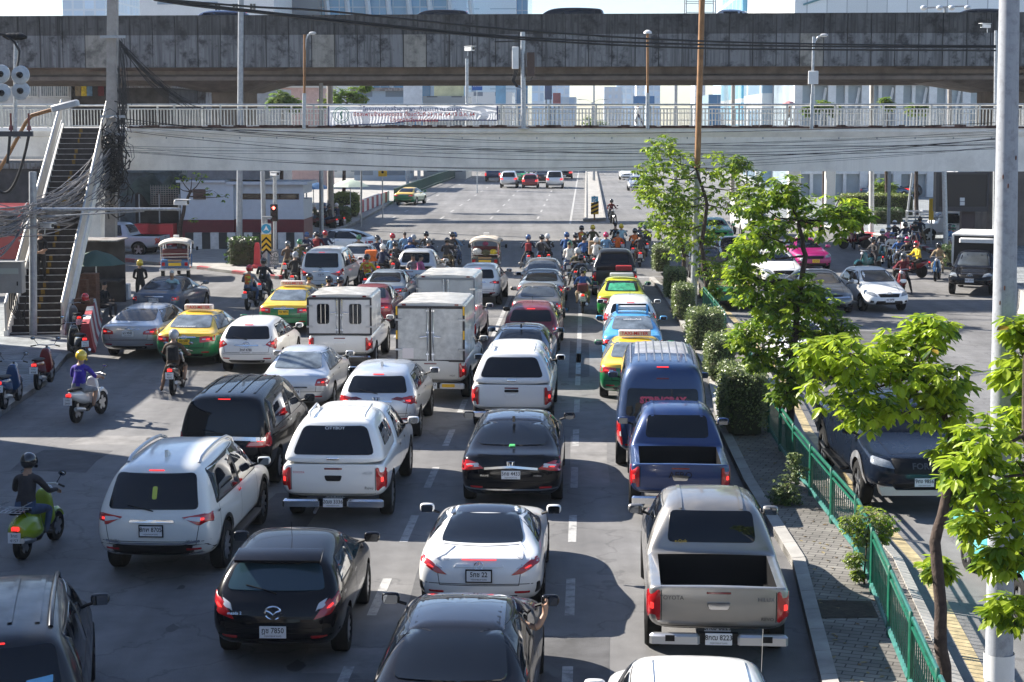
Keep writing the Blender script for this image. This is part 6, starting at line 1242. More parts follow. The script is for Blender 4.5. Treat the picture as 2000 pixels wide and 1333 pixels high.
for sx in (-1, 1):
    m = MB(); x0, x1 = sorted((sx*WS, sx*(WS + .14))); m.prism([(-.25, 0), (.1, 0), (Ls, zd - .42), (Ls, zd + .18), (-.25, .30)], 'x', x0, x1); m.build('stringer', CONCW, stt, 20, True)
    m = MB(); xc = sx*(WS + .07); m.tube([(xc, -.2, .25), (xc, -.2, 1.18), (xc, Ls, zd + 1.08)], .045, 8); m.tube([(xc, -.2, .45), (xc, Ls, zd + .30)], .03, 6); rl_ = m.build('handrail', RAIL, stt)
    m = MB()
    for k in range(86): t = k/86; y = -.2 + (Ls + .2)*t; z = (zd + .10)*t + .35; m.box(xc - .018, xc + .018, y - .05, y + .05, z, z + .72)
    o = m.build('slat', M('cream_slat', (.52, .49, .44), .5, .2, var=.15), rl_); o['kind'] = 'stuff'
# overpass
OY = 87.0; OA = HEAD - R(.8); op = thing('overpass', 'mould-streaked concrete flyover crossing above the junction', 'overpass', (0, OY, 0), OA)
zt, zp, zs_ = zat(28, OY), zat(131, OY), zat(156, OY); m3 = MB(); CONCP = stained('patched_concrete', (.30, .285, .25), (.10, .095, .085), .5)
for k in range(70):
    x = -46 + 1.22*k
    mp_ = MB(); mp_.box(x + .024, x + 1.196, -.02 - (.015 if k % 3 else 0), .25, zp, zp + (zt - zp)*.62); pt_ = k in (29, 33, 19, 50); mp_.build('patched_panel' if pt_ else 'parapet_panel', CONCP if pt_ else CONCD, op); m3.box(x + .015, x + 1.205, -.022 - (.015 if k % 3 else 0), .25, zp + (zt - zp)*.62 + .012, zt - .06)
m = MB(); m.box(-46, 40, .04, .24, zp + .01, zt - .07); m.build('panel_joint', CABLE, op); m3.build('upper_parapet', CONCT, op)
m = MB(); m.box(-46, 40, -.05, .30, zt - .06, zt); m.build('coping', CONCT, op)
m = MB(); m.box(-46, 40, .25, 16, zp + .75, zp + 1.5); m.build('deck', CONC, op); DZ = zp + 1.5
m = MB(); m.box(-46, 40, 15.7, 16, zp, zt); m.build('back_parapet', CONC, op)
m = MB()
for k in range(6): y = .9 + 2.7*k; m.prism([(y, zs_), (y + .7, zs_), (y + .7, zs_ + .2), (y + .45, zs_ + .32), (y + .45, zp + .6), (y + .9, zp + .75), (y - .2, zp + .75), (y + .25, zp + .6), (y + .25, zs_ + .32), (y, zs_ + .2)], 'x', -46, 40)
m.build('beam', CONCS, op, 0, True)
def pier(px, half, capL, capR):
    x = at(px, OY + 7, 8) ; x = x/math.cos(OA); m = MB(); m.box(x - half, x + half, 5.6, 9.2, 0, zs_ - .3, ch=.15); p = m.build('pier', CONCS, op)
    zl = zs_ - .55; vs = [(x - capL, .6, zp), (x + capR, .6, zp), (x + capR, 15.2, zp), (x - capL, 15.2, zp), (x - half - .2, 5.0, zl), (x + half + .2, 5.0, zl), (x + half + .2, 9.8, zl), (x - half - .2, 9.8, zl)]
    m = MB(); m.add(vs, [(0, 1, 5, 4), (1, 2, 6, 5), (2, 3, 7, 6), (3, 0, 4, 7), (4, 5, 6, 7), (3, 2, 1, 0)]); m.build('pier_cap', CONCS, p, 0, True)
pier(436, .95, 6.6, 4.4); pier(1935, 1.2, 7.4, 5.0)
for lb, kk, nm, ct, px, pm, dm in (('dark suv on the flyover, left of the sky gap', 'suv', 'suv', 'car', 905, PB, (4.7, .92, 1.85)), ('black van roof passing on the flyover under open sky', 'mpv', 'minivan', 'van', 1160, PB, (4.9, .92, 1.95)), ('dark car on the flyover in front of the white hall', 'suv', 'suv', 'car', 480, PNV, (4.6, .9, 1.8)), ('dark suv on the flyover near the galvanised lamp post', 'suv', 'suv', 'car', 1945, PG, (4.7, .92, 1.9))):
    c = car(kk, nm, lb, ct, (px + 20, 92.5), pm, dm, rot=88, det=1, lit=False); c.root.location.z = DZ
c = car('pickup', 'pickup_truck', 'pickup with a high canvas-topped cage on the flyover', 'pickup truck', (1330, 92.0), PSL, (5.2, .9, 1.8), rot=-90., det=1, lit=False, o=dict(open=False)); c.root.location.z = DZ
m = MB()
for y in (.1, .9, 1.7):
    for x in (-.8, .8): m.tube([(x, y, 1.1), (x, y, 2.75)], .035, 5)
for z in (1.6, 2.2): [m.tube([(x, .1, z), (x, 1.7, z)], .02, 5) for x in (-.8, .8)]
m.build('cage_frame', GALVS, c.root); m = MB(); m.box(-.95, .95, -.1, 2.0, 2.75, 2.90, ch=.05); m.build('canvas_top', M('canvas_brown', (.20, .16, .14), .9), c.root)

# ------------------------------------------------------------------ poles, lamps, signals
def pole(name, label, cat, b, top, r0, r1, mat, z0=0., group=None, n=12, Y=None):
    B = G(b[0], b[1], z0) if Y is None else Vector((at(b[0], Y, z0), Y, z0)); T = P3(top[0], top[1], B.y); root = thing(name, label, cat, B, 0, group)
    m = MB(); m.tube([(0, 0, -.05), (T - B)], [r0, r1], n); m.build('pole', mat, root); return root, B, T
def arm_lamp(root, B, T, dx, dz=.25, mat=GALV, head=True):
    t = T - B; m = MB(); m.tube([t - Vector((0, 0, .4)), t + Vector((dx*.15, 0, .05)), t + Vector((dx*.5, 0, dz*.8)), t + Vector((dx, 0, dz))], .035, 6); a = m.build('lamp_arm', mat, root)
    m = MB(); m.ball(t + Vector((dx*1.15, -.05, dz)), (abs(dx)*.25 + .08, .12, .07), 0, 10, 6); m.build('lamp_head', M('lamp_grey', (.40, .41, .42), .4), a)
def camera_cctv(name, label, loc, rz, parent=None):
    r = thing(name, label, 'camera', loc, rz); m = MB(); m.box(-.09, .09, -.24, .24, -.08, .08, ch=.03); m.build('housing', WHITEP, r); m = MB(); m.box(-.11, .11, -.30, .22, .085, .105); m.build('sun_shield', WHITEP, r); m = MB(); m.lathe([(.06, 0), (.06, .02)], (0, -.245, 0), (0, -1, 0), 12); m.build('lens', GLASS, r); m = MB(); m.tube([(0, .1, -.08), (0, .12, -.28)], .02, 6); m.build('bracket', GALV, r); return r
# near lamp post
LY = 13.9; root, B, T = pole('lamp_post', 'thick galvanised lamp post rising past the top of the picture on the median', 'lamp post', (1944, 1500), (1972, -40), .132, .082, stained('galvanised_spangle', (.34, .36, .39), (.25, .26, .28), .5, sc=14), .14, n=24, Y=LY)
m = MB(); d = (T - B); z0 = zat(1325, LY); z1 = zat(1275, LY); f0 = (z0 - .14)/d.z; f1 = (z1 - .14)/d.z; m.tube([d*f0, d*f1], .131, 24, caps=False); m.build('paint_band', WHITEP, root)
m = MB(); rr = random.Random(2)
for k in range(6): f = (zat(rr.choice((585, 790, 360, 300)) + rr.uniform(-30, 30), LY) - .14)/d.z; a = R(-90 + rr.uniform(-50, 40)); q = d*f + Vector((math.cos(a), math.sin(a), 0))*.116; m = MB(); m.ball(q, (.007, .004, .022), 0, 6, 5); m.build('rust_chip', M('rust', (.10, .035, .02), .9), root)

root, B, T = pole('lamp_post', 'rusty brown pole rising from the median behind the leafy trees', 'pole', (1354, 604), (1373, -60), .115, .105, RUST, .14, n=14)
m = MB(); d = T - B; m.tube([Vector((0, 0, 0)), d*.42], [.125, .121], 14, caps=False); m.build('grey_sleeve', GALV, root)
# utility poles left
root, B, T = pole('utility_pole', 'thick concrete utility pole carrying the tangle of cables, beside the stairs', 'utility pole', (216, 588), (221, -90), .29, .25, POLEC, 0, n=4); UB, UT = B, T
m = MB(); m.box(-.42, .42, -.40, .35, 0, 1.15, ch=.06); m.build('concrete_base', stained('dirty_base', (.16, .15, .14), (.05, .05, .05), .8), root)
m = MB()
for py in (73, 228, 262): z = zat(py, UB.y); x = at(221, UB.y, z) - UB.x; m.box(x - .42, x + .55, -.36, -.26, z - .05, z + .05)
m.build('crossarm', GALVS, root)
root, B, T = pole('pole', 'grey steel pole holding the cabinet at the foot of the stairs', 'pole', (65, 662), (64, 336), .125, .12, GALVS, 0, n=12)
CB = B; z0, z1 = zat(570, B.y), zat(512, B.y); x0, x1 = at(6, B.y, 2) - B.x, at(52, B.y, 2) - B.x
cbx = thing('cabinet', 'grey steel cabinet with a pale notice strapped to the pole by the stairs', 'cabinet', B + Vector((0, -.3, 0))); m = MB(); m.box(x0, x1, -.22, .18, z0, z1, ch=.01); m.build('case', M('cabinet_grey', (.26, .26, .25), .5, var=.1), cbx)
m = MB(); m.box(x0 - .03, x1 + .03, -.26, .2, z1, z1 + .05); m.build('lid', M('cabinet_grey', (.26, .26, .25)), cbx); m = MB(); m.box(x0 + .07, x1 - .10, -.23, -.222, z1 - .34, z1 - .16); m.build('notice', M('notice_green', (.36, .40, .37), .5), cbx); m = MB(); m.box(x1 - .16, x1 - .13, -.25, -.222, z0 + .25, z0 + .38); m.build('handle', BLACK, cbx)
m = MB()
for k in range(5): m.tube([(x0 + .3 + .05*k, -.05, z0), (x0 + .32 + .07*k, -.15, z0 - .5), (x0 + .55 + .06*k, -.1, z0 - .85 - .06*k), (x0 + .75, -.05, z0 - .6), (x0 + .85, 0, z0 - .1)], .022, 5)
m.build('conduit', CABLE, cbx)
# arm with camera reaching right from the pole
A, B2 = P3(70, 409, CB.y), P3(352, 409, CB.y); t = thing('bracket_arm', 'long horizontal steel arm reaching right across the stairs from the grey pole', 'arm', A); m = MB(); m.tube([(0, 0, 0), B2 - A], .05, 8); m.tube([(0, 0, -.25), (B2 - A)*.75 + Vector((0, 0, -.06))], .03, 6); m.build('arm', GALV, t)
camera_cctv('security_camera', 'white camera at the end of the long horizontal arm', P3(354, 399, CB.y) + Vector((0, 0, .05)), R(70))
camera_cctv('security_camera', 'small white camera hanging over the stairs below the arm', P3(92, 441, CB.y), R(60))
# top-left mast with discs, lamp and crossarm
MY = 44.0; root, B, T = pole('mast', 'slim mast with glass insulator discs and a crossarm at the left edge', 'utility pole', (27, 262), (31, 70), .05, .045, GALV, Y=MY); root.location = P3(29, 262, MY); root.children[0].data.transform(Matrix.Diagonal((1, 1, 1, 1)))
_m = MB(); _m.tube([(0, 0, -.1), P3(31, 85, MY) - P3(29, 262, MY)], .055, 8); root.children[0].data = _m.mesh('pole', GALV)
z = P3(29, 262, MY); m = MB(); m.box(-2.5, .48, -.06, .06, -.07, .07); m.build('crossarm', M('crossarm_dark', (.06, .06, .065), .6), root)
for px, py in ((40, 147), (41, 178), (2, 145), (4, 182)):
    c = P3(px, py, MY - .2) - z; m = MB(); m.lathe([(.02, -.05), (.24, -.02), (.25, .0), (.24, .03), (.03, .06)], c, (0, -1, .1), 20); m.build('insulator_disc', M('disc_pale', (.45, .47, .47), .2, coat=1., var=.2, vs=6), root); m = MB(); m.lathe([(.085, 0), (.075, .10), (.05, .16)], c + Vector((0, -.05, 0)), (0, -1, .1), 12); m.build('disc_hub', BLACK, root)
m = MB(); [m.lathe([(.03, -.2), (.10, -.06), (.10, .06), (.03, .2)], P3(20 + 9*k, 72, MY) - z, (1, 0, -.1), 10) for k in range(3)]; m.build('strain_insulator', BLACK, root)
for px in (22, 57): c = P3(px, 262, MY) - z; m = MB(); m.tube([c + Vector((0, 0, .0)), c + Vector((0, 0, .55))], .03, 6); m.lathe([(.07, 0), (.05, .12)], c + Vector((0, 0, .1)), (0, 0, 1), 8); m.build('post_insulator', M('insulator_red', (.16, .03, .03), .3), root)
def cable(label, pts, r, mat=CABLE, group=None, name='cable', cat='cable', n=5, parent=None):
    p0 = Vector(pts[0]); m = MB(); m.tube([Vector(p) - p0 for p in pts], r, n); o = m.build(name, mat, parent, 80); o.location = p0
    if parent is None: tag(o, label, cat, group)
    return o
def sag(a, b, s, n=14): return [a.lerp(b, k/n) - Vector((0, 0, s*4*(k/n)*(1 - k/n))) for k in range(n + 1)]
cable('thick black cable drooping from the left crossarm in front of the roofs', sag(P3(56, 266, MY), P3(-20, 345, MY), .9), .04, name='cable')
cable('short black cable hanging straight down from the left crossarm', sag(P3(19, 266, MY), P3(14, 320, MY), .05), .04)
cable('black cable looping over the strain insulator at the top left', [P3(a, b, MY - .1) for a, b in ((-10, 66), (10, 68), (28, 82), (38, 100), (36, 120), (30, 145))], .035)
root, B, T = pole('street_lamp', 'old rusty street lamp arm with a grey boxy head, left edge', 'street lamp', (-10, 340), (60, 235), .05, .04, GALV, Y=46); root.location = P3(-10, 345, 46); o_ = root.children[0]
_m = MB(); q0 = root.location; _m.tube([P3(a, b, 46) - q0 for a, b in ((-10, 345), (18, 300), (50, 240), (62, 226), (104, 214))], .055, 8); o_.data = _m.mesh('pole', RUST); a_, b_ = P3(102, 216, 46) - q0, P3(154, 203, 46) - q0
m = MB(); d = (b_ - a_); T_ = Matrix.Translation(a_ + d*.5) @ Matrix.Rotation(-math.atan2(d.z, d.x), 4, 'Y'); m.box(-d.length/2, d.length/2, -.14, .14, -.05, .13, 0, T_, ch=.04); m.build('lamp_head', M('lamp_grey', (.4, .41, .42)), root)
# slim lamp posts and cameras on or by the footbridge (photo column, base row, top row)
SL_ = [('slim lamp post left of the banner, standing at the footbridge edge', 594, 250, 595, 68, .28), ('slim lamp post right of the steel mast with boxes', 1265, 252, 1265, 66, .0), ('slim lamp post with a square white box, right part of the footbridge', 1585, 250, 1589, 72, .35)]
for lb, px, pb, tx, tp, dx in SL_:
    Y = FY - .35 + at(px, FY, 7)*math.tan(CA); z = zd - .05; B = Vector((at(px, Y, z), Y, z)); root = thing('street_lamp', lb, 'street lamp', B); T = P3(tx, tp, Y); t = T - B; m = MB(); m.tube([(0, 0, 0), t*.38], .075, 8); m.tube([t*.38, t], .05, 8, 1); m.build('pole', [GALV, RUST if px < 1300 else GALV], root)
    if dx: arm_lamp(root, B, T - Vector((0, 0, .25)), dx, .3)
    else: m = MB(); m.lathe([(.17, .0), (.15, .08), (.05, .14)], t, (0, 0, 1), 12); m.build('lamp_head', WHITEP, root)
    if px == 1585: m = MB(); z_ = zat(152, Y) - B.z; m.box(-.19, .21, -.14, -.07, z_ - .26, z_ + .26, ch=.02); m.build('box', WHITEP, root)
Y = FY - .4; B = Vector((at(1023, Y, zd), Y, zd - .05)); root = thing('mast', 'thick steel mast with white and brown boxes on the footbridge edge', 'mast', B); t = P3(1021, 63, Y) - B; m = MB(); m.tube([(0, 0, 0), t], [.11, .095], 12); m.box(-.22, .22, -.2, .2, 0, .06); m.build('pole', GALV, root)
for px0, px1, r0, r1, mt_, nm in ((1000, 1013, 92, 135, WHITEP, 'white_box'), (1029, 1044, 103, 150, M('box_brown', (.075, .045, .035), .6), 'brown_box')):
    m = MB(); a, c = P3(px0, r0, Y) - B, P3(px1, r1, Y) - B; m.box(a.x, c.x, -.22, .12, c.z, a.z, ch=.02); m.build(nm, mt_, root)
m = MB(); [m.tube([P3(1006 + k*3, 136, Y) - B, P3(1000 + k*2, 158, Y) - B, P3(1008 + 2*k, 170, Y) - B, P3(1019, 171, Y) - B], .022, 5) for k in range(3)]; m.tube([P3(1040, 150, Y) - B, P3(1036, 159, Y) - B, P3(1027, 160, Y) - B], .022, 5); m.tube([P3(966, 82, Y) - B, P3(1020, 81, Y) - B], .03, 5); m.build('conduit', CABLE, root)
B = P3(912, 250, FY + .2); root = thing('camera_pole', 'pole with a white camera above the right half of the banner', 'pole', B); m = MB(); m.tube([(0, 0, 0), P3(912, 115, B.y) - B], .065, 10); m.build('pole', GALV, root); camera_cctv('security_camera', 'white camera on the pole above the banner', P3(917, 103, B.y - .2) + Vector((0, 0, .15)), R(40))
root, B, T = pole('camera_pole', 'lattice pole with a white camera close to the galvanised lamp post', 'pole', (1942, 560), (1945, 60), .10, .06, GALV, 0); camera_cctv('security_camera', 'white camera aimed down left of the galvanised lamp post', P3(1925, 51, B.y - .2), R(-60))
# poles under and beyond the bridge
for nm, lb, b, tp, r0, mt_, z0, ct in (('lamp_post', 'tall steel post standing in the corner hedge and passing in front of the flyover', (467, 510), (471, -50), .15, GALVS, .13, 'post'), ('sign_post', 'grey signal post behind the chevron sign', (517, 520), (513, 335), .12, GALVS, .13, 'post'), ('post', 'steel post right of the brown hoarding', (628, 470), (627, 160), .13, GALV, .14, 'post'), ('post', 'pale thick post behind the far planter', (646, 445), (644, 160), .22, POLEC, .14, 'post'), ('post', 'thin post at the kerb nose of the far road', (705, 443), (706, 330), .07, GALVS, .14, 'post'), ('post', 'pale post in front of the far hedge on the right', (1702, 455), (1703, 150), .16, WHITEP, .13, 'post'), ('post', 'grey steel post left of the roll-cage pickup', (1735, 480), (1737, 335), .10, GALVS, .13, 'post'), ('post', 'thin leaning post behind the hedge near the roll-cage pickup', (1768, 452), (1782, 338), .07, GALVS, .13, 'post'), ('post', 'steel post in front of the black screen', (1848, 500), (1844, 335), .13, GALV, .13, 'post'),
                               ('post', 'concrete post behind the far right railing', (1855, 440), (1855, 168), .16, POLEC, .13, 'post'), ('post', 'concrete post behind the rusty median pole', (1430, 420), (1432, 155), .16, POLEC, .13, 'utility pole'), ('post', 'dark steel post left of the bright tower gap', (1318, 420), (1320, 158), .14, GALVS, .13, 'utility pole')):
    pole(nm, lb, ct, b, tp, r0, r0*.9, mt_, z0)
for lb, px, r0, r1, Yy in (('twin-armed street lamp far up the road, tallest one', 1160, 350, 160, 190.), ('twin-armed street lamp far up the road, smaller one behind', 1157, 345, 200, 300.)):
    root, B, T = pole('street_lamp', lb, 'street lamp', (px, 0), (px, r1), .16, .10, GALVS, Y=Yy); [arm_lamp(root, B, T, s*2.0, .5, GALVS) for s in (-1, 1)]
Y = 95.; B = Vector((at(1846, Y, DZ), Y, DZ)); root = thing('street_lamp', 'four-headed street lamp on the flyover in front of the pale panelled building', 'street lamp', B); t = P3(1846, 14, Y) - B; m = MB(); m.tube([(0, 0, 0), t], .08, 8); m.tube([t + Vector((-1.2, 0, -.06)), t, t + Vector((1.2, 0, .05))], .05, 6); m.build('pole', GALVS, root)
for dx in (-1.25, -.35, .35, 1.25): m = MB(); m.ball(t + Vector((dx, -.1, -.05)), (.2, .2, .15), 0, 12, 8); m.build('lamp_globe', M('globe', (.5, .52, .54), .1, coat=1.), root)
# signals and signs on the corner
Y = G(537, 520, .13).y; B = Vector((at(537, Y), Y, .13)); root = thing('traffic_light', 'traffic light showing a red arrow at the left corner', 'traffic light', B); T = P3(537, 340, Y) - B; m = MB(); m.tube([(0, 0, 0), T], .09, 10); m.build('pole', GALV, root)
a, c = P3(529.5, 399, Y) - B, P3(544, 432, Y) - B; m = MB(); m.box(a.x, c.x, -.32, -.1, c.z, a.z, ch=.03); hs = m.build('signal_housing', BLACK, root); cx = (a.x + c.x)/2
for k in range(3):
    zc = a.z - .17 - .27*k; m = MB(); m.lathe([(.10, 0), (.10, .015)], (cx, -.325, zc), (0, -1, 0), 16); m.build('lens', [M('lamp_off', (.03, .012, .012), .2)] if k else [M('lamp_off', (.03, .012, .012))], hs)
    m = MB(); m.tube([(cx - .12, -.40, zc + .02), (cx - .08, -.42, zc + .11), (cx, -.43, zc + .14), (cx + .08, -.42, zc + .11), (cx + .12, -.40, zc + .02)], .02, 5); m.build('visor', BLACK, hs)
m = MB(); zc = a.z - .17; m.prism([(cx, zc + .09), (cx + .09, zc), (cx + .045, zc), (cx + .045, zc - .02), (cx + .03, zc - .08), (cx - .03, zc - .08), (cx - .045, zc - .02), (cx - .045, zc), (cx - .09, zc)], 'y', -.35, -.342); m.build('red_arrow', M('signal_red', (1, .08, .06), .4, es=5.), hs, 0, True)
camera_cctv('security_camera', 'white camera on top of the traffic light pole', P3(536, 340, Y - .2), R(50))
SIGNB = M('sign_blue', (.015, .10, .36), .4); SIGNY = M('sign_yellow', (.72, .42, .015), .4)
def board(x0, x1, r0, r1, Y, B, y=-.12, th=.03): a, c = P3(x0, r0, Y) - B, P3(x1, r1, Y) - B; m = MB(); m.box(a.x, c.x, y, y + th, c.z, a.z); return m, a, c
Y = G(521, 524, .13).y; B = Vector((at(521, Y), Y, .13)); root = thing('chevron_sign', 'yellow and black chevron sign under a blue round emblem at the corner', 'sign', B); m = MB(); m.tube([(0, 0, 0), P3(521, 436, Y) - B], .05, 8); m.build('pole', GALV, root)
m, a, c = board(511, 530.5, 458, 490, Y, B); s = m.build('chevron_panel', SIGNY, root); m = MB(); w_ = (c.x - a.x)/2; cx = (a.x + c.x)/2
for k in range(3): z = a.z - .20 - .27*k; m.add([(cx - w_, -.125, z - .13), (cx, -.125, z + .10), (cx + w_, -.125, z - .13), (cx + w_, -.125, z - .25), (cx, -.125, z - .02), (cx - w_, -.125, z - .25)], [(0, 5, 4, 1), (1, 4, 3, 2)])
m.build('chevrons', BLACK, s, 0); m, a, c = board(511, 530.5, 437, 457, Y, B); s = m.build('emblem_panel', WHITEP, root); cx, cz = (a.x + c.x)/2, (a.z + c.z)/2; m = MB(); m.lathe([(.23, 0), (.23, .006)], (cx, -.122, cz), (0, -1, 0), 24); m.build('emblem_disc', M('emblem_blue', (.03, .30, .50), .4), s)
m = MB(); m.prism([(cx, cz + .16), (cx + .06, cz + .02), (cx + .14, cz - .10), (cx, cz - .04), (cx - .14, cz - .10), (cx - .06, cz + .02)], 'y', -.136, -.130); m.build('emblem_mark', INKW, s, 0, True)
m = MB(); a = P3(512, 423, Y) - B; c = P3(530, 427, Y) - B; m.box(a.x, c.x, -.1, .15, c.z, a.z); m.tube([(cx, .02, c.z), (cx, .02, c.z - .25)], .05, 6); m.build('lamp_hood', GALVS, root)
Y = G(536, 522, .13).y; B = Vector((at(536, Y), Y, .13)); root = thing('small_sign', 'small grey sign with a motorcycle pictogram and Thai lines at the corner', 'sign', B); m = MB(); m.tube([(0, 0, 0), P3(536, 490, Y) - B], .03, 6); m.build('pole', GALV, root); m, a, c = board(528, 545, 490, 518, Y, B); s = m.build('panel', M('sign_dull', (.20, .22, .23), .5), root); cx = (a.x + c.x)/2
for t_, dz in (('ห้าม', -.38), ('จอดรถ', -.55), ('08 น.', -.72)): text('sign_lettering', t_, .16, INKW, (cx, -.125, a.z + dz), (R(90), 0, 0), s)
m = MB(); [m.tube([(cx + dx + .07*math.cos(q), -.125, a.z - .20 + .07*math.sin(q)) for q in [k*math.pi/6 for k in range(13)]], .012, 4, caps=False) for dx in (-.11, .11)]; m.tube([(cx - .11, -.125, a.z - .2), (cx, -.125, a.z - .10), (cx + .12, -.125, a.z - .08)], .02, 4); m.build('pictogram', INKW, s)
B = G(503, 524, .13); root = thing('road_bollard', 'tall red plastic bollard beside the chevron sign', 'bollard', B); m = MB(); m.lathe([(.34, 0), (.36, .12), (.22, .22), (.17, 1.0), (.13, 1.16), (.10, 1.2)], (0, 0, 0), (0, 0, 1), 4, 0); me_ = m.build('post', M('bollard_red', (.50, .035, .04), .5, var=.2), root)
# hoarding with its back to us
Y = G(566, 478, .13).y + 2; B = Vector((at(566, Y), Y, .13)); root = thing('hoarding', 'dark brown hoarding seen from behind, next to the red traffic light', 'billboard', B); m, a, c = board(541, 590, 356, 436, Y, B, -.2, .35); m.build('panel', M('hoarding_brown', (.045, .042, .045), .6, var=.2), root); m = MB(); m.tube([(-.5, 0, 0), (-.5, 0, c.z)], .14, 8); m.build('post', GALVS, root)
m = MB(); [m.box(a.x + k, a.x + k + .08, -.26, -.2, c.z, a.z) for k in (.1, .65, 1.2)]; m.box(a.x, c.x, -.27, -.2, (a.z + c.z)/2, (a.z + c.z)/2 + .08); m.build('brace', M('hoarding_edge', (.10, .09, .09), .6), root)
m, a, c = board(571, 604, 408, 444, Y, B, -.6, .35); m.build('meter_box', M('meter_brown', (.16, .12, .11), .6, var=.3, vs=5), root)
# blue direction sign, far yellow sign, far-median sign
for lb, x0, x1, r0, r1, Y, mt_, foot, t_ in (('blue direction sign beyond the white booth', 591, 608, 357, 373, 105, SIGNB, 430, '←'), ('yellow diamond sign with a signal symbol, hanging near the girder', 739, 756, 328, 345, 118, SIGNY, 430, ''), ('blue hospital-like sign high above the banner', 922, 942, 158, 177, 160, SIGNB, 380, 'จราจร'), ('yellow and white sign on a post beside the black screen', 1814, 1822, 388, 430, 92, SIGNY, 500, '')):
    px = (x0 + x1)/2; B = Vector((at(px, Y), Y, 0)); root = thing('road_sign', lb, 'sign', B); m, a, c = board(x0, x1, r0, r1, Y, B); m.build('panel', mt_, root); m = MB(); m.tube([(0, 0, 0), (0, 0, c.z)], .05, 6); m.build('pole', GALV, root); 
    if t_: text('sign_lettering', t_, .36, INKW, ((a.x + c.x)/2, -.13, (a.z + c.z)/2), (R(90), 0, 0), root)
    if mt_ is SIGNY and r0 < 350: m = MB(); m.lathe([(.10, 0), (.10, .01)], ((a.x + c.x)/2, -.125, (a.z + c.z)/2), (0, -1, 0), 10); m.build('symbol', BLACK, root)
B = G(1161, 430, .16); Y = B.y; root = thing('keep_left_sign', 'round blue arrow sign over yellow and black stripes on the far divider', 'sign', B); m = MB(); m.tube([(0, 0, 0), P3(1161, 383, Y) - B], .06, 8); m.build('pole', RUST, root)
m, a, c = board(1155, 1168, 384, 395, Y, B); s = m.build('arrow_panel', M('emblem_blue', (.03, .30, .50)), root); text('sign_lettering', '↙', .5, INKW, ((a.x + c.x)/2, -.125, (a.z + c.z)/2), (R(90), 0, 0), s)
m, a, c = board(1154, 1169, 396, 419, Y, B); s = m.build('stripe_panel', SIGNY, root); m = MB(); w_ = c.x - a.x; h_ = a.z - c.z
for k in range(3): z = c.z + h_*(k*.33 + .02); m.add([(a.x, -.124, z), (c.x, -.124, z + w_*.42), (c.x, -.124, z + w_*.42 + .15), (a.x, -.124, z + .15)], [(0, 1, 2, 3)])
m.build('stripes', BLACK, s, 0)
# black screen on a stand, right
Y = G(1885, 500).y + 3; B = Vector((at(1886, Y), Y, .13)); root = thing('display_screen', 'large switched-off black display screen on a brown stand', 'screen', B); m, a, c = board(1832, 1926, 340, 405, Y, B, -.3, .5); m.build('screen', M('screen_black', (.012, .010, .012), .35), root)
m = MB(); fr_ = M('screen_frame', (.05, .045, .048), .5); x0, x1, z0, z1 = a.x - .18, c.x + .02, c.z - .22, a.z + .10; m.box(x0, x1, -.38, .2, z0, z0 + .25); m.box(x0, x1, -.36, .2, z1 - .12, z1); m.box(x0, x0 + .16, -.36, .2, z0 + .25, z1 - .12); m.box(x1 - .10, x1, -.36, .2, z0 + .25, z1 - .12); m.build('frame', fr_, root); m = MB(); m.box(-.30, .42, -.1, .3, 0, z0); m.build('stand', M('stand_brown', (.07, .045, .045), .6), root)
for r0, r1 in ((386, 393), (394, 401)): m, a, c = board(1872, 1881, r0, r1, Y, B, -.32, .01); m.build('notice', WHITEP, root)

# ------------------------------------------------------------------ cables
for k, (lab, pts) in enumerate((('topmost of the three thick cables crossing in front of the flyover', ((300, -8), (330, 0), (500, 14), (650, 23), (1000, 58), (1350, 80), (1700, 88), (1945, 90))), ('middle one of the three thick cables crossing in front of the flyover', ((300, -4), (380, 8), (520, 24), (650, 38), (1000, 72), (1350, 87), (1700, 92), (1945, 93))), ('lowest of the three thick cables crossing in front of the flyover', ((300, 0), (380, 12), (520, 27), (650, 42), (1000, 76), (1350, 94), (1700, 98), (1945, 99))))):
    P = [P3(x, y, 46 + 15*(x - 300)/1645) for x, y in pts]; Q = []
    for i in range(len(P) - 1):
        p0, p1, p2, p3 = P[max(i - 1, 0)], P[i], P[i + 1], P[min(i + 2, len(P) - 1)]
        for j in range(6): t = j/6; Q.append(.5*((2*p1) + (p2 - p0)*t + (2*p0 - 5*p1 + 4*p2 - p3)*t*t + (3*p1 - p0 - 3*p2 + p3)*t**3))
    Q.append(P[-1]); cable(lab, Q, .032)
R5 = random.Random(17)
GW = 'slack black wires strung along the footbridge girder'; Yg = FY - 1.2
for k in range(15):
    ys = R5.choice((232, 240, 252, 258, 290, 296)) + R5.uniform(-5, 5); ye = R5.uniform(236, 300); a = P3(236, ys, UB.y - .3); b_ = P3(1944, ye, 61.5); sg = R5.uniform(.1, 1.0)
    cable('slack black wire strung from the concrete utility pole along the footbridge girder', sag(a, b_, sg, 22), R5.choice((.006, .008, .012)), group=GW)
GW2 = 'grey wires fanning down from the utility pole over the stairs'
for k in range(70):
    a = UB + Vector((R5.uniform(-.3, .3), -.3, 0)); a.z = zat(R5.uniform(285, 395), UB.y); far = k % 3 == 0; b_ = P3(60 + R5.uniform(-8, 6), R5.uniform(392, 425), CB.y) if not far else P3(-30, R5.uniform(385, 470), 45 + R5.uniform(0, 6))
    pts = sag(a, b_, R5.uniform(.15, .75), 12); cable('grey wire fanning down from the concrete utility pole across the stairs', pts, R5.choice((.012, .016, .022)), CABLEG, GW2)
GW3 = 'wires leaving the grey pole for the left edge'
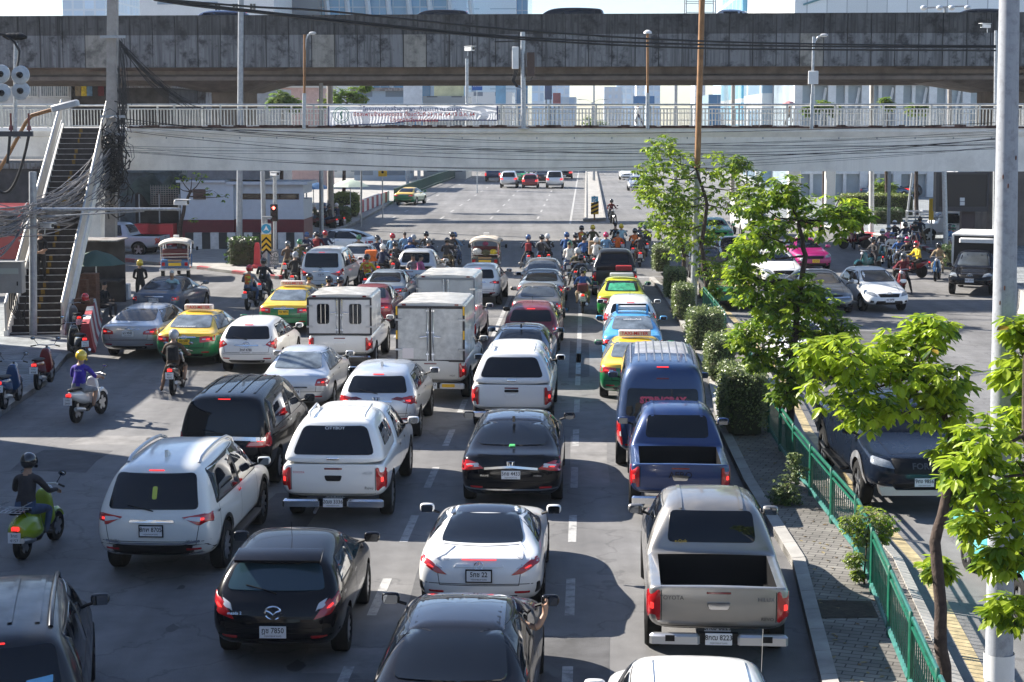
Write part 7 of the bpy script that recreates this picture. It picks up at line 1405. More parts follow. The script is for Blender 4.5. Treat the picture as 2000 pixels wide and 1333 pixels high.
for k in range(26):
    a = P3(60 + R5.uniform(-8, 8), R5.uniform(395, 420), CB.y); cable('grey wire running from the grey pole out past the left edge', sag(a, P3(-30, R5.uniform(400, 520), 44), R5.uniform(.1, .5), 8), R5.choice((.012, .018)), CABLEG, GW3)
GW4 = 'thin wires between the utility pole and the flyover'
for k in range(16):
    a = P3(233, R5.uniform(75, 88), UB.y); b_ = P3(R5.uniform(340, 400), R5.uniform(196, 215), 64.5); cable('thin dark wire drooping from the top crossarm of the utility pole behind the railing', sag(a, b_, R5.uniform(.05, .5), 8), .012, group=GW4)
m = MB(); R6 = random.Random(4)
for k in range(170):
    py = R6.gauss(318, 38); q = P3(222 + R6.gauss(0, 9), py, UB.y - .35); a = R6.uniform(0, 6.28); r = R6.uniform(.1, .45); m.tube([q - UB + Vector((r*math.cos(a + j*.9), R6.uniform(-.25, .05), r*1.2*math.sin(a + j*.9))) for j in range(R6.randint(3, 6))], R6.choice((.012, .02, .03)), 4)
o = m.build('cable_tangle', CABLE, None); o.location = UB; tag(o, 'dense knot of coiled cables on the utility pole', 'cable tangle', kind='stuff')
m = MB()
for k in range(60): x = 228 + R6.uniform(0, 14); p0 = P3(x, R6.uniform(70, 260), UB.y - .3); m.tube([p0 - UB, p0 - UB + Vector((R6.uniform(-.1, .3), -.05, -R6.uniform(.8, 2.2)))], .013, 4)
o = m.build('hanging_wires', CABLE, None); o.location = UB; tag(o, 'loose wires hanging down the side of the utility pole', 'wires', kind='stuff')
# ------------------------------------------------------------------ buildings, stalls and the skyline
def block(name, label, cat, x0, x1, top, Y, depth, mat, z0=0., roof=None, rot=HEAD):
    zt_ = zat(top, Y); a, c = at(x0, Y, zt_), at(x1, Y, zt_); root = thing(name, label, cat, ((a + c)/2, Y, 0), rot); w_ = (c - a)/2; m = MB(); m.box(-w_, w_, 0, depth, z0, zt_); m.build('wall', mat, root)
    if roof: m = MB(); m.box(-w_ - .3, w_ + .3, -.4, depth + .3, zt_ + .002, zt_ + .35); m.build('roof', roof, root)
    root['hw'] = w_; root['zt'] = zt_; return root
def windows(root, xs, z0, z1, w_, fr, gl=GLASS, y=0.):
    for x in xs:
        m = MB(); t = .09; m.box(x - w_, x + w_, y - .08, y - .004, z0 - t, z0); m.box(x - w_, x + w_, y - .08, y - .004, z1, z1 + t); m.box(x - w_ - t, x - w_, y - .08, y - .004, z0 - t, z1 + t); m.box(x + w_, x + w_ + t, y - .08, y - .004, z0 - t, z1 + t); m.box(x - .03, x + .03, y - .07, y - .035, z0, z1); f_ = m.build('window', fr, root)
        m = MB(); m.box(x - w_, x + w_, y - .03, y - .005, z0, z1); m.build('pane', gl, f_)
HZB = wall_grid('hazy_blue_facade', (.36, .48, .60), (.52, .60, .68), 3.5, 3.2, .35, .4); HZW = wall_grid('hazy_white_facade', (.50, .58, .66), (.68, .70, .72), 3.0, 3.4, .9, .5); BLG = wall_grid('blue_glass_facade', (.05, .20, .36), (.20, .34, .46), 2.6, 3.6, .12, .08); TEALG = wall_grid('teal_glass_facade', (.03, .24, .40), (.45, .52, .56), 7., 3.4, .35, .1)  # hazy facades: distance haze put into their pale colours
PANW = wall_grid('white_panel_facade', (.60, .62, .63), (.36, .38, .40), 2.4, 9., .06, .5); STRW = wall_grid('striped_facade', (.10, .16, .22), (.64, .66, .68), 30, 2.6, 1.3, .4); GREY = M('hall_white', (.58, .59, .61), .6, var=.06, vs=.4)
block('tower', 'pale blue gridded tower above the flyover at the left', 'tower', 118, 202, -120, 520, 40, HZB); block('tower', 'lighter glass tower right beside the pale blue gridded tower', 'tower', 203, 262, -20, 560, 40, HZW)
hb = block('hall', 'large plain white hall above the flyover', 'building', 270, 535, -60, 300, 40, GREY); windows(hb, [2 + 3.2*k for k in range(3)], zat(22, 300), zat(8, 300), .5, GREY); m = MB(); m.box(-9, 2, -.15, -.01, zat(9, 300), zat(4, 300)); m.build('louvre', M('louvre_blue', (.14, .20, .28), .5), hb)
gb = block('glass_tower', 'blue curved glass tower with slanting steel struts', 'tower', 545, 882, -160, 320, 40, BLG); m = MB(); hw = gb['hw']
for k in range(9): x = -hw + 2 + k*hw*.24; m.tube([(x, -1.2, 60), (x + hw*.22, -1.2, 24)], .55, 6); m.tube([(x + hw*.22, -1.2, 24), (x + hw*.22, -1.2, 10)], .5, 6)
m.build('strut', M('strut_steel', (.34, .40, .46), .4, .4), gb); m = MB(); m.box(-hw - 1, -hw + 8, -3, -.01, 0, zat(-160, 320)); m.build('dark_bay', M('dark_glass', (.03, .06, .10), .1), gb)
block('tower', 'white tower with blue window bands above the flyover', 'tower', 885, 1008, -140, 380, 30, STRW); block('tower', 'narrow blue glass wing beside the white banded tower', 'tower', 1009, 1031, -140, 384, 30, BLG)
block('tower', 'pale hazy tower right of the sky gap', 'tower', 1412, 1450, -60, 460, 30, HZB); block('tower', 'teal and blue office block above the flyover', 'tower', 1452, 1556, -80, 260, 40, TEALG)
pb = block('panel_building', 'large pale panelled building above the flyover at the right', 'building', 1556, 2150, -80, 200, 60, PANW); m = MB(); hw = pb['hw']; m.tube([(-hw + 1, -.2, 21), (hw - 4, -.2, 31)], .12, 5); m.build('edge_line', M('edge_teal', (.10, .25, .28), .5), pb)
# low floors of the panelled building between flyover and footbridge
lo = block('glass_frontage', 'white framed glass frontage with diagonal braces behind the right railing', 'building', 1560, 2080, 150, 150, 30, M('frontage_glass', (.36, .43, .48), .15, var=.25, vs=.3)); hw = lo['hw']; zt_ = lo['zt']; m = MB()
for k in range(9): x = -hw + k*hw/4; m.box(x - .35, x + .35, -.8, -.02, 0, zt_ + .5); m.box(x + 1.2, x + 1.5, -.5, -.02, 0, zt_ + .5)
m.build('column', WHITEP, lo); m = MB(); [m.tube([(-hw + k*hw/4 + 1.6, -.4, zt_ - 6.5), (-hw + (k + 1)*hw/4 - .5, -.4, zt_ - 1)], .13, 5) for k in range(8)]; m.build('brace', WHITEP, lo); m = MB(); m.box(-hw, hw, -.9, -.02, zt_ - .8, zt_ + .4); m.box(-hw, hw, -.6, -.02, 2.2, 3.6); m.build('beam', WHITEP, lo)
block('office', 'grey-blue office with a dark glass corner behind the railing', 'building', 1490, 1562, 120, 170, 20, wall_grid('grey_office', (.12, .20, .28), (.44, .47, .50), 14, 4.5, .9, .2))
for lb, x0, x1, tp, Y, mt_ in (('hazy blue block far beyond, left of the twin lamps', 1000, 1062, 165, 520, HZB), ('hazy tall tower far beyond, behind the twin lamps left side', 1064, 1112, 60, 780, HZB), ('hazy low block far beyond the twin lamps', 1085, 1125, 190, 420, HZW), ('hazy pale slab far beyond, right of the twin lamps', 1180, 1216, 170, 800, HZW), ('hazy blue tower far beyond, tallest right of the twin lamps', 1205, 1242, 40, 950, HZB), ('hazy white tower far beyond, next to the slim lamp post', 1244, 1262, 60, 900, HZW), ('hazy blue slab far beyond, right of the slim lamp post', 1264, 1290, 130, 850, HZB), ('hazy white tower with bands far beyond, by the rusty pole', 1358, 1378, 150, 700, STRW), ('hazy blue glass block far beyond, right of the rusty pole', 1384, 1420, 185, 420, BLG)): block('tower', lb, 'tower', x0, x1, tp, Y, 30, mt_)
# billboards far up the road
for lb, x0, x1, r0, r1, Y, col, t_ in (('dark blue billboard far up the road', 1064, 1078, 166, 195, 330, (.02, .05, .14), ''), ('red billboard far up the road beside the dark blue one', 1080, 1095, 182, 203, 330, (.42, .08, .08), ''), ('blue billboard with a skyline picture right of the road', 1237, 1278, 188, 204, 300, (.04, .14, .30), ''), ('white and yellow billboard above the left shops', 848, 906, 166, 188, 210, (.55, .52, .30), 'SALE'), ('pale blue billboard with yellow lettering above the shops', 968, 988, 168, 204, 220, (.16, .34, .50), 'AIS'[:0]), ('tall blank white panel above the banner', 788, 825, 162, 204, 170, (.55, .57, .60), '')):
    px = (x0 + x1)/2; B = Vector((at(px, Y), Y, 0)); root = thing('billboard', lb, 'billboard', B); m, a, c = board(x0, x1, r0, r1, Y, B, -.3, .3); m.build('panel', M('panel_' + lb[:18].replace(' ', '_'), col, .5, var=.25, vs=.6), root); m = MB(); [m.tube([(x, .2, 0), (x, .2, c.z)], .18, 6) for x in ((a.x*.6), (c.x*.6))]; m.build('post', GALVS, root)
# left side: house, shacks, booth, stalls, shops
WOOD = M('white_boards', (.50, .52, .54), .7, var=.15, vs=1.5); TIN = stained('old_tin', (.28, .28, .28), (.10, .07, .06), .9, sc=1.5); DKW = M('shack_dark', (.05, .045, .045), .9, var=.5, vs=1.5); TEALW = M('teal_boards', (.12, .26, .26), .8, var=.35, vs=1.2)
hs = block('house', 'old white boarded house with barred windows behind the stairs', 'house', -60, 139, 150, 112, 8, WOOD, roof=TIN); z0, z1 = zat(188, 112), zat(162, 112); windows(hs, [at(px, 112, 8) - hs.location.x for px in (62, 95, 123)], z0, z1, .42, M('window_white', (.6, .62, .62), .5), M('curtain_pale', (.25, .30, .32), .4, var=.5, vs=3))
m = MB(); [m.box(x - .02, x + .02, -.12, -.09, z0, z1) for px in (62, 95, 123) for x in [at(px, 112, 8) - hs.location.x + k*.14 for k in range(-3, 4)]]; m.build('window_bars', M('window_white', (.6, .62, .62)), hs)
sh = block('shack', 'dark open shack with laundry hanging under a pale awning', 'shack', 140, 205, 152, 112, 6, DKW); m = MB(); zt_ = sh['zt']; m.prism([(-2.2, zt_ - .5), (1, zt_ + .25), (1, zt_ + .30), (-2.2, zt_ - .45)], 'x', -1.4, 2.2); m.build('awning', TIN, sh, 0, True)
for k, cl in enumerate(('khaki', 'yellow', 'sky', 'dark', 'maroon')):
    x = at(155 + 11*k, 111.6, 8); o = MB(); o.prism([(x - .2, 0), (x + .2, 0), (x + .22, .6), (x + .1, .72), (x - .1, .72), (x - .22, .6)], 'y', 111.4, 111.45); q = o.build('shirt', CL[cl], None, 0, True); q.location.z = zat(188, 111.5); tag(q, f'{COLN[cl]} shirt hanging in front of the dark shack', 'shirt')
for lb, x0, x1, tp, Y, mt_, rf in (('dark low shack with a tin roof behind the utility pole', 236, 330, 172, 108, DKW, TIN), ('grey shack with a slanting tin roof left of the flyover pier', 332, 402, 178, 116, TIN, TIN), ('grey walled house right of the flyover pier', 480, 524, 172, 130, M('wall_grey', (.34, .34, .34), .8, var=.2), None), ('pink house behind the leafy trees and the railing', 535, 622, 172, 170, M('wall_pink', (.45, .30, .27), .8, var=.15), M('roof_cream', (.48, .46, .42), .8)), ('white balconied shophouse beyond the pink house', 640, 700, 158, 200, wall_grid('shop_white', (.16, .18, .18), (.52, .52, .50), 3, 3, .9, .6), None), ('tall blue-roofed shophouse behind the banner', 690, 790, 178, 190, wall_grid('shop_blue', (.10, .14, .18), (.24, .32, .40), 4, 3, .8, .6), TIN), ('grey concrete shophouse behind the banner, under the white billboard', 826, 910, 188, 200, wall_grid('shop_grey', (.12, .12, .12), (.38, .37, .35), 3, 3, .9, .6), None), ('white shophouse at the right end of the banner', 910, 1000, 180, 230, wall_grid('shop_pale', (.14, .16, .20), (.56, .57, .58), 3, 3.2, .9, .6), None)): block('shophouse', lb, 'building', x0, x1, tp, Y, 10, mt_, roof=rf)
bt = thing('guard_booth', 'white booth with a dark red base and wide dark windows at the corner', 'booth', (at(480, 90), 90.2, .13), HEAD)
xa, xb, xc = at(352, 90), at(456, 90), at(592, 90); o0 = bt.location.x; zt1, zt2 = zat(362, 90), zat(366, 90); zr = zat(435, 90); RDB = M('base_red', (.13, .012, .02), .6, var=.15)
m = MB(); m.box(xa - o0, xb - o0, 0, 3, zr, zt1); m.box(xb - o0 + .003, xc - o0, .3, 3.2, zr + .02, zr + 1.1); m.box(xb - o0 + .003, xc - o0, .3, 3.2, zt2 - .5, zt2); [m.box(x - .12, x + .12, .3, .6, zr + 1.1, zt2 - .5) for x in (xb - o0 + .13, xc - o0 - .12)]; m.build('wall', M('booth_white', (.52, .55, .60), .6, var=.06), bt)
m = MB(); m.box(xa - o0 - .005, xb - o0 + .001, -.01, 3.0, 0, zr); m.box(xb - o0 + .004, xc - o0 + .01, .28, 3.2, 0, zr + .02); m.build('base', RDB, bt); m = MB(); m.box(xb - o0 + .25, xc - o0 - .25, .5, .54, zr + 1.1, zt2 - .5); w_ = m.build('window', M('brown_frame', (.08, .04, .03), .5), bt); m = MB(); n = 3; wd = (xc - xb - .6)/n; [m.box(xb - o0 + .3 + k*wd + .04, xb - o0 + .3 + (k + 1)*wd - .04, .47, .50, zr + 1.16, zt2 - .56) for k in range(n)]; m.build('pane', GLASS, w_)
m = MB(); m.box(xb - o0 - .4, xc - o0 + .3, -.1, 3.4, zt2 + .002, zt2 + .16); m.box(xa - o0 - .2, xb - o0 - .41, -.2, 3.2, zt1 + .002, zt1 + .12); m.build('roof', M('booth_white', (.52, .55, .60)), bt); m = MB(); m.box(-2.9, -2.2, -.05, -.01, zat(395, 90), zat(375, 90)); m.build('shutter', M('brown_frame', (.08, .04, .03)), bt); m = MB(); m.box(-3.4, .8, .8, 3, zt1 + .13, zt1 + 2.2); m.build('upper_block', M('grey_block', (.17, .17, .18), .8, var=.2), bt)
b = MB(); b2 = MB(); yk = 88.6; xs0, xs1 = at(362, yk), at(592, yk)
for k in range(14): x = xs0 + (xs1 - xs0)*k/14; (b if k % 2 else b2).box(x, x + (xs1 - xs0)/14 - .004, yk, yk + .25, .13, zat(455, yk))
kw_ = b.build('low_wall', KERBW, None); b2.build('black_stripe', KERBB, kw_); tag(kw_, 'low wall in black and white stripes in front of the booth', 'wall')
# tarpaulin stalls
st = thing('market_stall', 'market stall under a sagging dark green tarpaulin, left of the booth', 'stall', (at(300, 92), 92, 0)); m = MB(); X0, X1 = at(235, 92) - st.location.x, at(352, 92) - st.location.x; vs = []; nx_, ny_ = 16, 6; zc = zat(366, 92)
for i in range(nx_ + 1):
    for j in range(ny_ + 1): u, v = i/nx_, j/ny_; vs.append((X0 + (X1 - X0)*u, 4*v, zc + .55*abs(math.sin(u*math.pi*2.0))**.7 - .9*(1 - v)**2 + .12*math.sin(u*23 + v*7)))
m.add(vs, [(i*(ny_ + 1) + j, (i + 1)*(ny_ + 1) + j, (i + 1)*(ny_ + 1) + j + 1, i*(ny_ + 1) + j + 1) for i in range(nx_) for j in range(ny_)]); m.build('tarpaulin', M('tarp_green', (.07, .10, .08), .8, var=.35, vs=2), st, 60); m = MB(); [m.tube([(X0 + (X1 - X0)*k/3, 0, 0), (X0 + (X1 - X0)*k/3, 0, zc - .4)], .04, 5) for k in range(4)]; m.build('post', GALVS, st); m = MB(); m.box(X0, X1, 3.9, 4.0, 0, zc); m.build('back_wall', DKW, st)
m = MB(); [m.box(X1 - 1.6, X1, -.02, .0, zat(400, 92) + .12*k, zat(400, 92) + .12*k + .03) for k in range(9)]; [m.box(X1 - 1.6 + .14*k, X1 - 1.57 + .14*k, -.024, -.02, zat(400, 92), zat(400, 92) + 1.1) for k in range(12)]; m.build('lattice', M('lattice_brown', (.30, .26, .22), .8), st)
block('shack', 'blue-grey tin roofed shack above the tarpaulin stall', 'shack', 232, 350, 338, 100, 6, M('tin_blue', (.16, .20, .23), .7, var=.4, vs=1.5), roof=M('tin_blue', (.16, .20, .23)))
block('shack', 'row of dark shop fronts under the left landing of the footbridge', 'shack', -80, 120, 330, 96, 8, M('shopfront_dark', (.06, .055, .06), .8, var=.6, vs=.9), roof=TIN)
B = Vector((at(-10, 80), 80, 0)); bs = thing('red_bus', 'red bus with dark windows waiting behind the stairs', 'bus', B, R(85)); m = MB(); m.box(-1.2, 1.2, -5, 2.6, .4, 3.0, ch=.12); m.build('body', M('bus_red', (.32, .03, .03), .35, coat=.6), bs)
for k in range(5): m = MB(); m.box(1.19, 1.215, -4.4 + 1.35*k, -3.3 + 1.35*k, 1.6, 2.5); m.build('window', GLASS, bs); m = MB(); m.box(-1.215, -1.19, -4.4 + 1.35*k, -3.3 + 1.35*k, 1.6, 2.5); m.build('window', GLASS, bs)
tm, rm = wheel_meshes(.45, .22, 'steel')
for y in (-3.4, 1.2):
    for sx in (1, -1): w_ = link('wheel', tm, bs); w_.location = (sx*1.12, y, .45); w_.rotation_euler = (0, 0, 0 if sx > 0 else math.pi); link('rim', rm, w_)
# red water barriers beside the silver pickup
for k, px in enumerate((290, 318)):
    o = MB(); x = at(px, 90.5); o.prism([(-.8, 0), (.8, 0), (.8, .5), (.55, .8), (.5, 1.25), (-.5, 1.25), (-.55, .8), (-.8, .5)], 'x', -.7, .7); q = o.build('plastic_barrier', M('barrier_red', (.55, .03, .035), .45, var=.12), None, 0, True); q.location = (x, 90.5, .13); tag(q, ('left' if k == 0 else 'right') + ' one of two red plastic barriers behind the silver side-on pickup', 'barrier')
# far left shops: umbrellas, planter, railing
def parasol(label, px, py, r, Y, mat): c = P3(px, py, Y); root = thing('parasol', label, 'parasol', (c.x, Y, 0)); m = MB(); m.lathe([(r, -.45), (r*.55, -.12), (.04, .05)], (0, 0, c.z), (0, 0, 1), 8); m.build('canopy', mat, root, 20); m = MB(); m.tube([(0, 0, 0), (0, 0, c.z)], .03, 6); m.build('pole', GALV, root)
parasol('pale green shop parasol beside the far planter', 684, 352, 1.35, 112, M('parasol_pale', (.42, .50, .42), .8)); parasol('small dark green parasol beside the egg-tray stacks', 187, 492, 1.1, 59.5, M('parasol_green', (.06, .11, .09), .8)); parasol('blue shop parasol left of the steel post', 612, 356, 1.1, 108, M('parasol_blue', (.06, .16, .34), .8))
pl = thing('planter', 'planter wall in red and white stripes at the far left corner', 'planter', (0, 0, 0)); a, c = G(636, 446), G(752, 398); d = (c - a); n = 22; m = MB(); m2 = MB(); pl.location = a
for k in range(n): p0, p1 = d*(k/n), d*((k + 1)/n); (m if k % 2 else m2).add([(p0.x, p0.y, 0), (p1.x, p1.y, 0), (p1.x + .3, p1.y + .9, 0), (p0.x + .3, p0.y + .9, 0), (p0.x, p0.y, 1.05), (p1.x, p1.y, 1.05), (p1.x + .3, p1.y + .9, 1.05), (p0.x + .3, p0.y + .9, 1.05)], [(0, 1, 5, 4), (1, 2, 6, 5), (2, 3, 7, 6), (3, 0, 4, 7), (4, 5, 6, 7)])
m.build('white_stripe', KERBW, pl, 0, True); m2.build('red_stripe', KERBR, pl, 0, True)
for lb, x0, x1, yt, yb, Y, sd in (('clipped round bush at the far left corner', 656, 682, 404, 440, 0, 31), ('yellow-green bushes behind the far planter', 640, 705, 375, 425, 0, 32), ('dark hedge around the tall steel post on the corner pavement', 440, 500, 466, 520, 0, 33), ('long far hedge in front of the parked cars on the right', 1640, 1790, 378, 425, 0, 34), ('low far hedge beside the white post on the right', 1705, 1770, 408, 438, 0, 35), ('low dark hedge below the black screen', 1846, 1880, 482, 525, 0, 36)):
    hedge(lb, x0, x1, yt, yb, 2.0, seed=sd, round_=.5 if sd in (31, 32) else .15, ls=.12, dens=150, mats=(leafmat('bush_lime', (.16, .20, .03)), HLF) if sd in (32, 34) else (leafmat('hedge_dark_leaf', (.028, .042, .014), .1), LF3) if sd == 33 else (HLF2, LF3))  # corner hedge: its shade is put into a darker leaf colour
pr_ = [(p.x, p.y) for p in P2([(770, 398), (783, 392), (850, 364), (905, 343.5)])]; rl_ = thing('far_railing', 'dark green railing along the far left kerb', 'fence', (pr_[0][0], pr_[0][1], 0)); m = MB(); m2 = MB()
for a, c in zip(pr_, pr_[1:]):
    A_, C_ = Vector((a[0] - pr_[0][0], a[1] - pr_[0][1], 0)), Vector((c[0] - pr_[0][0], c[1] - pr_[0][1], 0)); n = int((C_ - A_).length/.4)
    for z in (.3, 1.25): m.tube([A_ + Vector((0, 0, z)), C_ + Vector((0, 0, z))], .05, 5)
    for k in range(n): q = A_.lerp(C_, k/n); m2.box(q.x - .03, q.x + .03, q.y - .03, q.y + .03, .1, 1.25)
t_ = m.build('rails', M('railing_dark', (.02, .07, .055), .5), rl_); o = m2.build('bars', M('railing_dark', (.02, .07, .055)), rl_); o['kind'] = 'stuff'
for lb, blobs, b_, pth, sd, yy in (('round leafy tree behind the railing right of the flyover pier', [(548, 190, 17), (560, 198, 15), (535, 200, 12), (575, 205, 14)], (550, 420), ((550, 230), (550, 195)), 41, 0), ('spreading leafy tree behind the banner left end', [(640, 195, 16), (662, 185, 18), (685, 180, 17), (700, 195, 15), (715, 168, 10)], (672, 410), ((672, 230), (680, 190)), 42, 0), ('pale lime tree seen through the railing beyond the mast', [(1150, 238, 14), (1165, 243, 12), (1180, 246, 10)], (1160, 355), ((1160, 300), (1160, 245)), 43, 0), ('small tree behind the far hedge on the right', [(1720, 362, 16), (1738, 366, 12)], (1728, 420), ((1728, 395), (1728, 365)), 44, 0), ('leafy trees behind the right railing near the frontage', [(1605, 205, 14), (1625, 212, 14), (1580, 214, 10)], (1610, 415), ((1610, 300), (1610, 215)), 45, 0), ('round clipped tree behind the right railing', [(1785, 212, 11), (1800, 212, 10)], (1790, 430), ((1790, 300), (1790, 215)), 46, 0), ('bushy palm-like tree on the frontage terrace', [(1730, 198, 8), (1736, 206, 7)], (1732, 425), ((1732, 300), (1732, 205)), 47, 0)):
    B = G(b_[0], b_[1]); tree('tree', lb, [B] + [P3(x, y, B.y) for x, y in pth], blob(B.y, blobs), 34, .42, seed=sd, r0=.16, mats=(leafmat('far_lime', (.20, .26, .04)), LF2, LF3, LFY))
B = G(352, 500, .13); tree('tree', 'nearly bare thin tree in front of the white booth', [B] + [P3(x, y, B.y) for x, y in ((350, 450), (358, 410), (372, 375))], blob(B.y, [(345, 365, 12), (395, 348, 14), (415, 372, 14), (435, 385, 10), (375, 345, 14), (350, 345, 10), (378, 430, 8)]), 5, .18, seed=51, r0=.15)
# right side far
block('white_pillar_building', 'white panelled wall behind the black screen', 'building', 1872, 2010, 332, 98, 3, M('panel_pale', (.50, .52, .54), .6, var=.05), rot=HEAD)
pk = block('parking_shed', 'open parking shed with white posts behind the far hedge', 'shed', 1480, 1830, 338, 172, 12, DKW, z0=2.9); m = MB(); hw = pk['hw']; [m.box(-hw + k*hw/5 - .2, -hw + k*hw/5 + .2, -.4, 0, 0, 4.2) for k in range(11)]; m.build('post', WHITEP, pk); m = MB(); m.box(-hw, hw, 11.8, 12, 0, 2.9); m.build('back_wall', M('shed_back', (.10, .10, .10), .9, var=.7, vs=.6), pk)
# roll cage on the side-on pickup
for o in COL.objects:
    if o.get('label', '').startswith('white pickup with a roll cage'):
        m = MB(); [m.tube([(x, .3, z), (x, 2.0, z)], .035, 6) for x in (-.75, .75) for z in (1.45, 1.75)]; [m.tube([(-.75, y, 1.1), (-.75, y, 1.75), (.75, y, 1.75), (.75, y, 1.1)], .035, 6) for y in (.3, 1.15, 2.0)]; m.build('roll_cage', GALV, o); break
# concrete barrier at right edge, red-white barrier by the parked bikes
def jersey(label, a, c, mats, h=.85, n=6):
    d = c - a; root = thing('kerb_barrier', label, 'barrier', a, math.atan2(d.y, d.x)); L_ = d.length; ms = [MB() for _ in mats]
    for k in range(n): ms[k % len(mats)].prism([(-.28, 0), (.28, 0), (.22, .18), (.11, h), (-.11, h), (-.22, .18)], 'x', L_*k/n + .002, L_*(k + 1)/n - .002)
    for q, mt_ in zip(ms, mats): q.build('block', mt_, root, 0, True)
jersey('weathered red and white kerb barrier beside the silver sedan', G(168, 690), G(186, 618), [KERBR, KERBW], .9, 8); jersey('pale concrete barrier at the right edge beside the lamp post', G(1975, 592), G(2040, 640), [CONC], .8, 3)
# stacked egg trays
EGG = M('egg_tray', (.16, .075, .045), .9, var=.35, vs=9)
for k, (px, py, h) in enumerate(((143, 628, 34), (160, 626, 32), (178, 624, 36), (165, 640, 22))):
    B = G(px, py, .13); o = MB()
    for j in range(h): s = .26 + .01*(j % 2); o.box(-s, s, -s, s, j*.045, j*.045 + .038)
    q = o.build('egg_tray_stack', EGG, None); q.location = B; tag(q, ['brown egg-tray stack next to the stairs wall', 'brown egg-tray stack between two others, by the stairs', 'tallest brown egg-tray stack, by the seated person', 'lowest brown egg-tray stack, in front of the others'][k], 'tray stack')
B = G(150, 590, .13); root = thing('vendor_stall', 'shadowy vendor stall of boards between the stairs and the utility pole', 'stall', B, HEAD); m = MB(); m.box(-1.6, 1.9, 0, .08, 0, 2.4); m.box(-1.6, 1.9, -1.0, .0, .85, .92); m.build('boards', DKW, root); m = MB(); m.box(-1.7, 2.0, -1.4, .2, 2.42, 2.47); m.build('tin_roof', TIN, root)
B = G(232, 588); o = MB(); o.box(-.28, .28, -.2, .2, 0, .62, ch=.02); q = o.build('foam_box', WHITEP, None); q.location = G(240, 585); tag(q, 'white foam box at the foot of the utility pole', 'box')
# people on the footbridge
person('woman with dark hair walking on the far footbridge beside the slim lamp post', Vector((at(1247, 118, z2), 118, z2)), R(95), 'walk', 'white', 'navy', None, hair=HAIR)
person('person under a pink umbrella walking on the far footbridge', Vector((at(1541, 118, z2), 118, z2)), R(-85), 'walk', 'khaki', 'black', None, pack='black')
c = Vector((at(1540, 118, z2 + 1.8), 117.9, z2 + 1.85)); root = thing('umbrella', 'pink umbrella held up on the far footbridge', 'umbrella', c); m = MB(); m.lathe([(.52, -.22), (.32, -.06), (.03, .02)], (0, 0, 0), (0, 0, 1), 8); m.build('canopy', M('umbrella_pink', (.48, .22, .22), .7), root, 20); m = MB(); m.tube([(0, 0, .05), (0, 0, -.75)], .012, 5); m.build('shaft', GALV, root)
# ------------------------------------------------------------------ tuk-tuks
def tuktuk(label, loc, rz, col, roof, load=False):
    root = thing('tuk_tuk', label, 'tuk-tuk', loc, rz); B_ = col; tm, rm = wheel_meshes(.27, .14, 'steel')
    for x, y in ((-.56, .45), (.56, .45), (0, 2.45)): w_ = link('wheel', tm, root); w_.location = (x, y, .27); link('rim', rm, w_)
    m = MB(); m.prism([(0, .38), (.0, .85), (.10, .90), (1.15, .90), (1.2, .55), (1.7, .45), (2.2, .50), (2.45, .95), (2.62, .95), (2.70, .60), (2.5, .38)], 'x', -.62, .62); me = bake(m.mesh('body', col, 0, True), [('BEVEL', dict(width=.06, segments=3))]); me.polygons.foreach_set('use_smooth', [True]*len(me.polygons)); me.set_sharp_from_angle(angle=R(40)); link('body', me, root)
    m = MB(); vs = []
    for y, dz in ((-.12, -.05), (.2, .0), (1.2, .03), (2.2, -.02), (2.6, -.14)):
        for k in range(9): a = -1 + k/4; vs.append((a*.70, y, 1.74 + dz - .16*abs(a)**3))
    m.add(vs, [(i*9 + k, i*9 + k + 1, (i + 1)*9 + k + 1, (i + 1)*9 + k) for i in range(4) for k in range(8)]); me = bake(m.mesh('roof', roof, 60), [('SOLIDIFY', dict(thickness=.07))]); link('roof', me, root)
    m = MB()
    for x in (-.60, .60):
        m.tube([(x, .0, .85), (x, -.05, 1.60)], .028, 6); m.tube([(x, 1.3, .55), (x, 1.3, 1.62)], .025, 6); m.tube([(x*.9, 2.5, .95), (x, 2.3, 1.55)], .025, 6)
    for z in (1.0, 1.14): m.tube([(-.60, -.02, z), (.60, -.02, z)], .02, 6)
    m.build('frame', CHROME, root); m = MB(); m.box(-.55, .55, .35, .95, .88, 1.02, ch=.04); m.box(-.55, .55, .22, .36, 1.0, 1.35, ch=.03); m.build('seat', M('seat_maroon', (.10, .015, .02), .6), root)
    m = MB(); m.box(-.68, .68, -.14, -.02, .40, .50, ch=.02); m.build('bumper', CHROME, root); m = MB(); m.box(-.28, .28, -.012, .0, .60, .74); m.build('plate', PLATEY, root); m = MB()
    for x in (-.5, .5): m.box(x - .07, x + .07, -.02, .0, .60, .76)
    m.build('tail_light', RED, root); m = MB(); m.box(-.3, .3, -.03, .0, .80, .88); m.build('trim_panel', M('trim_gold', (.35, .22, .10), .5), root)
    m = MB(); m.box(-.12, .12, 1.1, 1.3, 1.80, 1.90); m.build('roof_sign', PLATEW, root)
    for sx in (-1, 1): m = MB(); m.tube([(sx*.62, 2.2, 1.2), (sx*.85, 2.2, 1.22)], .012, 5); m.box(sx*.86 - .05, sx*.86 + .05, 2.18, 2.22, 1.13, 1.30); m.build('mirror', BLACK, root)
    return root
tuktuk('blue and silver tuk-tuk with a pale canvas roof turning at the left', G(342, 546), HEAD + R(10), M('tuk_blue', (.04, .12, .26), .3, coat=1., var=.3, vs=5), M('canvas_pale', (.50, .47, .42), .85, var=.2))
tk = G(947, 540); tuktuk('dark tuk-tuk loaded with sacks and greens at the front of the lane', tk, HEAD, M('tuk_dark', (.03, .035, .03), .4, coat=.6), M('canvas_cream', (.52, .46, .38), .85, var=.2))
